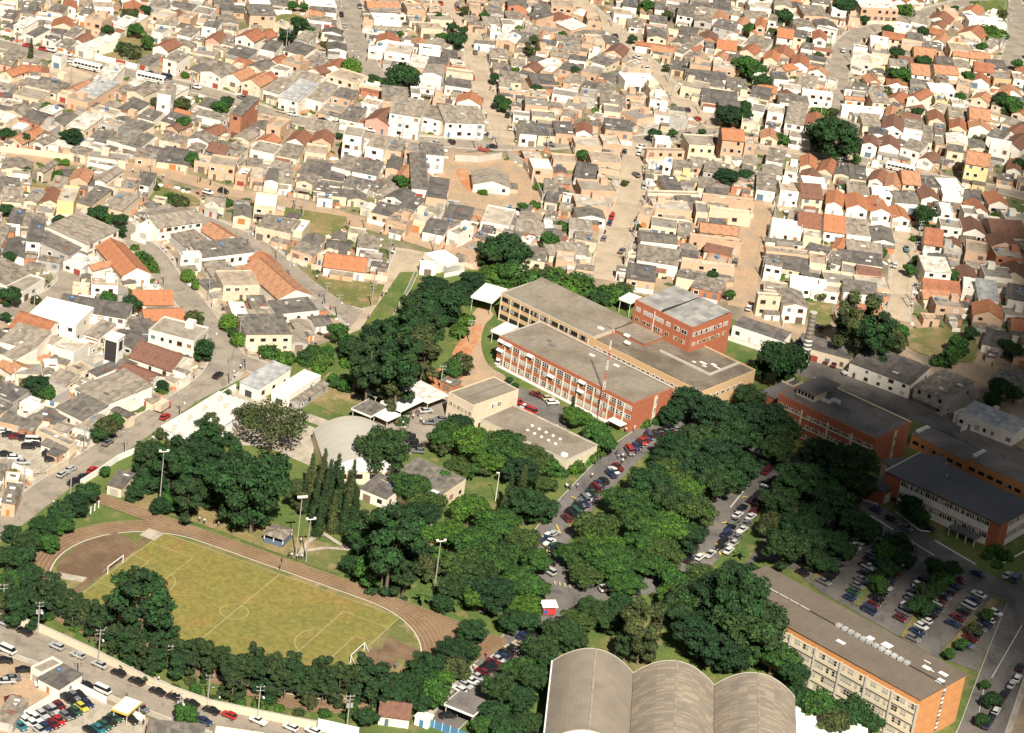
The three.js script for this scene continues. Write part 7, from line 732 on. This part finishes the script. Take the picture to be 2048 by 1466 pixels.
for (const [t, x, y, z] of [['T5', 350, 1080, 'at the curved left street'], ['T5', 1290, 1090, 'beside the left-hand street'], ['T6', 595, 1225, 'beside the sloping asphalt street'], ['T6', 210, 880, 'beside the sloping asphalt street'], ['T6', 415, 520, 'at the long dirt road'], ['T6', 955, 1240, 'on the grass triangle'], ['T5', 920, 170, 'above the dirt road at left'], ['T5', 80, -70, 'at the left edge street'], ['T2', 330, 1010, 'on the shopping street'], ['T2', 660, 1060, 'on the shopping street'], ['T2', 305, 370, 'beside the round bushes'], ['T2', 1950, 1150, 'at the upper street junction'], ['T2', 1830, 870, 'beside the upper cobbled street'], ['T3', 1325, 650, 'on the diagonal street'], ['T3', 880, 210, 'on the diagonal street'], ['T3', 1570, 900, 'low on the diagonal street'], ['T1', 555, 700, 'in the sandy yard'], ['T1', 735, 560, 'beside the upper-left street'], ['T7', 945, 190, 'on the middle dirt street'], ['T7', 1150, 190, 'on the middle dirt street'], ['T8', 1220, 840, 'on the right dirt street'], ['T8', 185, 500, 'on the second dirt street'], ['T8', 1040, 640, 'beside the right dirt street'], ['T8', 1290, 330, 'on the right cross street'], ['r6', 575, 200, 'by the chimney'], ['r6', 1290, 220, 'at the foot of right dirt street'], ['r6', 1415, 180, 'in the right-hand blocks'], ['r5', 990, 400, 'beside the earth path'], ['r5', 820, 670, 'at the red earth bank'], ['T4', 745, 470, 'on the top-right street'], ['T4', 600, 480, 'on the top-right street'], ['T1', 1800, 1060, 'in the upper-left blocks']]) pole(t, x, y, 8, z, '');
// floodlights round the pitch
for (const [t, x, y, h, n, z] of [['r1', 1680, 470, 18, 4, 'beside the kiosk'], ['r1', 1738, 498, 13, 2, 'right of the kiosk'], ['r1', 905, 185, 17, 2, 'above the track bend'], ['r2', 762, 660, 15, 2, 'right of the track straight']]) { const o = thing('floodlight_mast', `tall ${n > 2 ? 'white four-lamp' : 'slim'} floodlight mast`, 'floodlight', z, GT(t, x, y), .4, 'floodlight masts'); part('post', limbGeo(V(0, 0, 0), V(0, h, 0), .2, .11, 7), poleM, o); part('crossbar', boxGeo(-1.3, h - .1, -.08, 1.3, h + .1, .08), M.white, o); for (let i = 0; i < n; i++) { const k = part('lamp_head', boxGeo(-.3, -.3, -.15, .3, .3, .35), M.white, o); k.position.set(-1.05 + i * 2.1 / Math.max(1, n - 1), h + .35, .1); k.rotation.x = .5; } }
{ const o = thing('street_lamp', 'white lamp post', 'street lamp', 'on the small lawn left of avenue', GT('r2', 1110, 150)); part('post', limbGeo(V(0, 0, 0), V(0, 9, 0), .12, .08, 6), M.white, o); part('lamp_head', boxGeo(-.8, 8.9, -.2, .1, 9.1, .2), M.white, o); }
// people: one continuous body, coloured by cloth and skin
function personGeo(pose, shirt, legs, skin, hair) {
  const n = 44, mc = new MarchingCubes(n, new THREE.MeshBasicMaterial(), false, false, 60000); mc.isolation = 0; const S = 1.05; // field spans y 0..1.9 m as -1..1 scaled by .95
  const w = pose === 1 ? .26 : .06; const B = [[0, .95, 0, 0, 1.42, 0, .155, .175], [0, 1.42, 0, 0, 1.56, 0, .07, .06], [0, 1.64, 0, 0, 1.72, .01, .095, .1], [-.09, .92, 0, -.1, .48, w * .7, .095, .07], [-.1, .48, w * .7, -.1, .07, w * .4 - .03, .07, .045], [.09, .92, 0, .1, .48, -w * .2, .095, .07], [.1, .48, -w * .2, .1, .07, -w, .07, .045], [-.1, .05, w * .4 - .02, -.1, .04, w * .4 + .14, .045, .04], [.1, .05, -w, .1, .04, -w + .15, .045, .04], [-.2, 1.4, 0, -.27, 1.12, -w * .5, .06, .045], [-.27, 1.12, -w * .5, -.26, .86, pose === 1 ? .02 : .05, .045, .035], [-.26, .86, .05, -.25, .76, .08, .035, .03], [.2, 1.4, 0, .27, 1.12, w * .5, .06, .045], [.27, 1.12, w * .5, .26, .88, w * .9 + .05, .045, .035], [.26, .88, w * .9 + .05, .25, .78, w + .1, .035, .03], [-.16, 1.4, 0, .16, 1.4, 0, .08, .08]];
  const sd = (x, y, z) => { let d = 0; for (const b of B) { const ax = x - b[0], ay = y - b[1], az = z - b[2], bx = b[3] - b[0], by = b[4] - b[1], bz = b[5] - b[2], t = clamp01((ax * bx + ay * by + az * bz) / (bx * bx + by * by + bz * bz)), q = Math.hypot(ax - bx * t, ay - by * t, az - bz * t) - (b[6] + (b[7] - b[6]) * t); d += Math.exp(-q * 42); } return -Math.log(d) / 42; };
  for (let k = 0; k < n; k++) for (let j = 0; j < n; j++) for (let i = 0; i < n; i++) { const x = (i / n * 2 - 1) * .98, y = (j / n * 2 - 1) * .98 + .93, z = (k / n * 2 - 1) * .98; mc.field[k * n * n + j * n + i] = Math.abs(x) > .5 || Math.abs(z) > .5 ? -1 : -sd(x, y, z); }
  mc.update(); const P = [], C = []; for (let v = 0; v < mc.count; v++) { const x = mc.positionArray[v * 3] * .98, y = mc.positionArray[v * 3 + 1] * .98 + .93, z = mc.positionArray[v * 3 + 2] * .98; P.push(x, y - .0, z); const arm = Math.abs(x) > .21, c = y > 1.7 || (y > 1.62 && z < .02) ? hair : y > 1.5 ? skin : arm && y < 1.2 ? skin : y > .95 ? shirt : y > .08 ? legs : [.03, .025, .02]; C.push(...c); }
  const g = new THREE.BufferGeometry(); g.setAttribute('position', new THREE.Float32BufferAttribute(P, 3)); g.setAttribute('color', new THREE.Float32BufferAttribute(C, 3)); g.computeVertexNormals(); return g; }
const skin = [.36, .2, .12], hairC = [.02, .015, .012], looks = [['white shirt and dark trousers', [.78, .77, .74], [.03, .035, .06]], ['white shirt and blue jeans', [.78, .77, .74], [.06, .1, .22]], ['dark clothes', [.03, .03, .04], [.02, .02, .025]], ['red shirt', [.5, .05, .04], [.04, .05, .09]], ['blue shirt', [.08, .16, .38], [.05, .05, .06]]];
const pGeo = looks.map(([, s, l]) => [0, 1].map((k) => personGeo(k, s, l, skin, hairC))), pMat = std({ vertexColors: true }); const rP = rng(81);
function people(zone, str) { for (const q of str.trim().split(';')) { const a = q.trim().split(/\s+/); if (a.length < 3) continue; const k = a[3] !== undefined ? +a[3] : Math.floor(rP() * 5), p = GT(a[0], +a[1], +a[2]); p.y = sheetY + .012; const g = pGeo[k][rP() < .5 ? 0 : 1], o = adopt(new THREE.Mesh(g, pMat), 'person', `person in ${looks[k][0]}`, 'person', zone, 'people'); o.position.copy(p); o.rotation.y = rP() * 6.3; } }
people('beside the running track', 'r1 1132 275 0; r1 1160 285 0; r1 1215 290 3; r1 1240 300 1; r1 1600 505 2; r1 1588 545 2; r1 1640 475 2; r1 1655 480 1; r1 1685 488 0; r1 1700 490 4; r1 1715 488 0; r1 1708 395 0; r1 1585 385 0');
people('by the school entrance', 'z2 1215 1365 0; z2 1240 1380 0; z2 1262 1390 1; z2 1285 1375 0; z2 1305 1370 0; z2 1330 1390 0; z2 1425 1345 0; z2 1255 1410 0; z2 1325 1405 1; z2 1590 1235 0; z2 1610 1240 0; z2 1625 1230 1; z2 615 1385 0; z2 660 1385 0'); people('in the forecourt by the canopies', 'r5 600 890 0; r5 615 905 2; r5 640 860 2; r5 660 850 0; r5 690 840 2; r5 705 870 0; r5 720 885 0; r5 610 920 0; r5 650 830 2; r5 680 820 2; r5 560 890 3; r5 590 870 0'); people('beside the left avenue', 'r5 1850 1060 2; r5 1870 1070 4; r5 1885 1080 0; r5 1905 1085 2; r5 1860 1085 1; r5 1885 1110 0; r5 1760 1085 2; r5 1705 1195 0; r5 1580 1265 2; r5 1560 1260 0; r5 1620 1255 0; r5 1815 1040 4');
people('on the pavement at bottom left', 'z7 150 350 0; z7 870 530 2; z7 1545 910 0; z7 1610 985 2; z7 1395 1335 2; z7 1230 1085 2'); people('on the town streets', 'T6 1040 1165 2; T6 1070 1150 0; T6 545 1165 4; T6 525 1030 0; T6 1205 680 2; T6 1525 795 3; T7 825 670 2; T7 830 660 0; T2 1890 720 2; T2 1915 730 0; T2 1950 715 2; T5 1655 285 2; T5 1555 265 3; T5 1575 260 2'); people('on the entrance avenue', 'r2 985 1115 0; r2 1055 1045 3; r2 540 1110 4; r2 1400 800 4; r2 1510 80 0; r2 1530 85 2');
// billboard tower, satellite clutter, banner
{ const s = site('sign_tower', 'white tower with large black sign panel', 'sign', 'beside the modern white office', 'r4', 615, 360, 690, 382, 4, 10.5); part('shaft', boxGeo(-s.X, 0, -s.Z, s.X, s.h, s.Z), M.white, s.o); onFace(s, 'sign_panel', 'f', 0, 3.2, s.w - .5, 6.4, .12, 0, M.frameDark); onFace(s, 'side_panel', 'r', 0, 6.5, 2, 3, .1, 0, M.frameDark); part('cap', boxGeo(-s.X - .2, s.h, -s.Z - .2, s.X + .2, s.h + .3, s.Z + .2), M.white, s.o); }
{ const p = GT('T2', 1500, 1175, 0), o = thing('street_banner', 'red roadside board', 'sign', 'at the upper street junction', GT('T2', 1835, 1200), -.2); part('board', boxGeo(-2.2, .6, -.05, 2.2, 1.8, .05), M.gate[0], o); for (const x of [-1.9, 1.9]) part('post', boxGeo(x - .05, 0, -.06, x + .05, .6, .06), M.concrete, o); }
{ const o = thing('wall_sign', 'red painted sign board', 'sign', 'on the wall below the grass lot', GT('T1', 950, 520), -.3); part('board', boxGeo(-2, .1, .2, 2, 2.4, .3), M.gate[0], o); part('stripe', boxGeo(-1.6, .9, .3, 1.6, 1.5, .32), M.wall.p[0], o); }
for (let i = 0; i < 5; i++) { const o = thing('roof_tank', 'white cylindrical storage tank', 'tank', 'beside the blue-grey store', GT('r6', 1880 + (i % 3) * 45, 800 + i * 22), 0, 'storage tanks'); part('shell', new THREE.CylinderGeometry(.9, .9, i ? 2.2 : 5, 14).translate(0, i ? 1.1 : 2.5, 0), M.white, o); part('lid', new THREE.ConeGeometry(.95, .4, 14).translate(0, i ? 2.4 : 5.2, 0), M.concrete, o); }

// trackside footpaths, entrance gate, benches of rubble
for (const a of [[1735, 440, 1850, 425, 1985, 432], [1845, 345, 1920, 395, 1985, 432], [1700, 470, 1760, 380, 1845, 340]]) structure('footpath', ribbonGeo(smooth(pxPoly('r1', a), false, 3), 1.3, nextY()), M.pave); for (const a of [[340, 300, 370, 330, 330, 350], [800, 540, 830, 575, 860, 600], [950, 700, 990, 760, 1050, 790], [1000, 1090, 920, 1160, 720, 1390]]) structure('footpath', ribbonGeo(smooth(pxPoly('r2', a), false, 3), 1.7, nextY()), M.pave);
{ const blue = std({ color: lin(.06, .2, .36), roughness: .6 }), o = thing('entrance_gate', 'blue metal gate panels with white posts', 'gate', 'at the campus entrance', GT('r2', 800, 1455), -.35); for (let i = 0; i < 6; i++) { part('gate_panel', boxGeo(-6 + i * 2.1, .1, -.05, -4.05 + i * 2.1, 2.1, .05), blue, o); part('post', boxGeo(-6.1 + i * 2.1, 0, -.1, -5.98 + i * 2.1, 2.4, .1), M.white, o); } }
{ const o = thing('ticket_booth', 'low white booth with blue door', 'booth', 'beside the campus gatehouse', GT('r2', 700, 1420), -.35); part('wall', boxGeo(-1.8, 0, -1.4, 1.8, 2.5, 1.4), M.white, o); part('roof', boxGeo(-2, 2.5, -1.6, 2, 2.7, 1.6), M.whiteRoof, o); part('door', boxGeo(-.5, .05, 1.4, .5, 2.1, 1.46), std({ color: lin(.06, .2, .36) }), o); }

// ---------------------------------------------------------------- poles, wires, cars and people along the town streets
{ const r = rng(717); let cars = 0; roads.slice(0, 22).forEach((rd, ri) => { let acc = 12 + r() * 8, s = r() < .5 ? 1 : -1, last = null; for (let i = 0; i < rd.pts.length - 1; i++) { const a = rd.pts[i], b = rd.pts[i + 1], L = a.distanceTo(b), d = b.clone().sub(a).normalize(), n = V(-d.z, 0, d.x); acc += L;
      const [px, py] = toPx(a), seen = px > -10 && px < 2058 && py > -10 && py < 1476; if (!seen) { last = null; continue; }
      if (acc > 26) { acc = 0; const p = a.clone().addScaledVector(n, s * (rd.w / 2 + .9)); if (distRoad(p, rd) > .5) { const q = toPx(p), top = pole('F', q[0], q[1], 7.6 + r(), 'along the town streets', r() < .15 ? 'tl' : r() < .5 ? 'l' : ''); if (last) { const m = last.clone().lerp(top, .5); m.y -= last.distanceTo(top) * .02; adopt(new THREE.Mesh(tubeGeo([last, m, top], .03, 4, 8), wireM), 'power_line', 'sagging power line', 'power line', 'over the town streets', 'power lines'); } last = top; } }
      if (rd.w > 6.4 && r() < .2 && cars < 46) { const k = r() < .5 ? 1 : -1, p = a.clone().lerp(b, r()).addScaledVector(n, k * (rd.w / 2 - 1.1)); if (distRoad(p, rd) > 1) { p.y = .14; car(pick(r, ['hatchback', 'sedan', 'hatchback', 'van', 'pickup']), pick(r, ['white', 'silver', 'grey', 'black', 'beige', 'red', 'dark blue', 'white']), p, Math.atan2(-d.z, d.x) + (k > 0 ? Math.PI : 0), 'parked on the town streets', 'cars in the town'); cars++; } }
      if (r() < .22) { const p = a.clone().lerp(b, r()).addScaledVector(n, (r() < .5 ? 1 : -1) * (rd.w / 2 + .4)); p.y = .14; const k = Math.floor(r() * 5), o = adopt(new THREE.Mesh(pGeo[k][r() < .3 ? 0 : 1], pMat), 'person', `person in ${looks[k][0]}`, 'person', 'walking the town streets', 'people'); o.position.copy(p); o.rotation.y = r() * 6.3; } } }); }
// ---------------------------------------------------------------- cloud out of view, placed to darken the right of the campus
{ const shade = pxPoly('F', [1495, 752, 1600, 742, 1760, 735, 1890, 690, 1940, 560, 1985, 420, 2048, 300, 2150, 230, 2300, 300, 2300, 1640, 2020, 1640, 1990, 1480, 1985, 1380, 1960, 1300, 1870, 1262, 1720, 1190, 1600, 1140, 1530, 1070, 1490, 980, 1478, 880]);
  const alt = 1300, r = rng(3), g = []; let mn = [1e9, 1e9], mx = [-1e9, -1e9]; for (const p of shade) { mn = [Math.min(mn[0], p.x), Math.min(mn[1], p.z)]; mx = [Math.max(mx[0], p.x), Math.max(mx[1], p.z)]; }
  const inset = (p) => { let d = 1e9; for (let i = 0; i < shade.length; i++) { const a = shade[i], b = shade[(i + 1) % shade.length], dx = b.x - a.x, dz = b.z - a.z, t = clamp01(((p.x - a.x) * dx + (p.z - a.z) * dz) / (dx * dx + dz * dz)); d = Math.min(d, Math.hypot(p.x - a.x - dx * t, p.z - a.z - dz * t)); } return d; };
  // loose puffs, spaced to set the depth of the shade, thinning towards the rim
  const area = (mx[0] - mn[0]) * (mx[1] - mn[1]), N = Math.round(area / 95 * 3); for (let i = 0; i < N; i++) { const p = V(mn[0] + (mx[0] - mn[0]) * r(), 0, mn[1] + (mx[1] - mn[1]) * r()); if (!inPoly(p, shade)) continue; const d = inset(p); if (r() > Math.min(1, .15 + d / 22)) continue; const R = 4.2 + 2.4 * r(); const s = new THREE.IcosahedronGeometry(R, 1), q = p.clone().addScaledVector(sunDir, (alt + (r() - .5) * 60) / sunDir.y); s.scale(1, .8, 1); s.translate(q.x, q.y, q.z); g.push(s); }
  const m = new THREE.Mesh(mergeGeometries(g), std({ color: lin(.85, .86, .88) })); m.name = 'unseen_cloud'; m.userData.kind = 'structure'; scene.add(m); }
// ---------------------------------------------------------------- labels: what sets each thing apart from its look-alikes
const ordw = ['', 'first', 'second', 'third', 'fourth', 'fifth', 'sixth', 'seventh', 'eighth', 'ninth', 'tenth', 'eleventh', 'twelfth'];
const ord = (n) => ordw[n] || `${n}${n % 100 > 10 && n % 100 < 14 ? 'th' : ['th', 'st', 'nd', 'rd'][n % 10] || 'th'}`;
{ const by = {}; for (const t of things) (by[`${t.look}|${t.zone}`] ??= []).push(t);
  for (const k in by) { const l = by[k]; l.forEach((t) => { t.px = toPx(t.o.position)[0]; }); l.sort((a, b) => a.px - b.px);
    l.forEach((t, i) => { t.o.userData.label = l.length === 1 ? `${t.look} ${t.zone}` : `${t.look}, ${i === 0 ? 'leftmost' : i === l.length - 1 ? 'rightmost' : ord(i + 1) + ' from left'}, ${t.zone}`; }); } }
scene.traverse((o) => { if (o.isMesh) { o.castShadow = true; o.receiveShadow = true; } });
renderer.render(scene, camera);
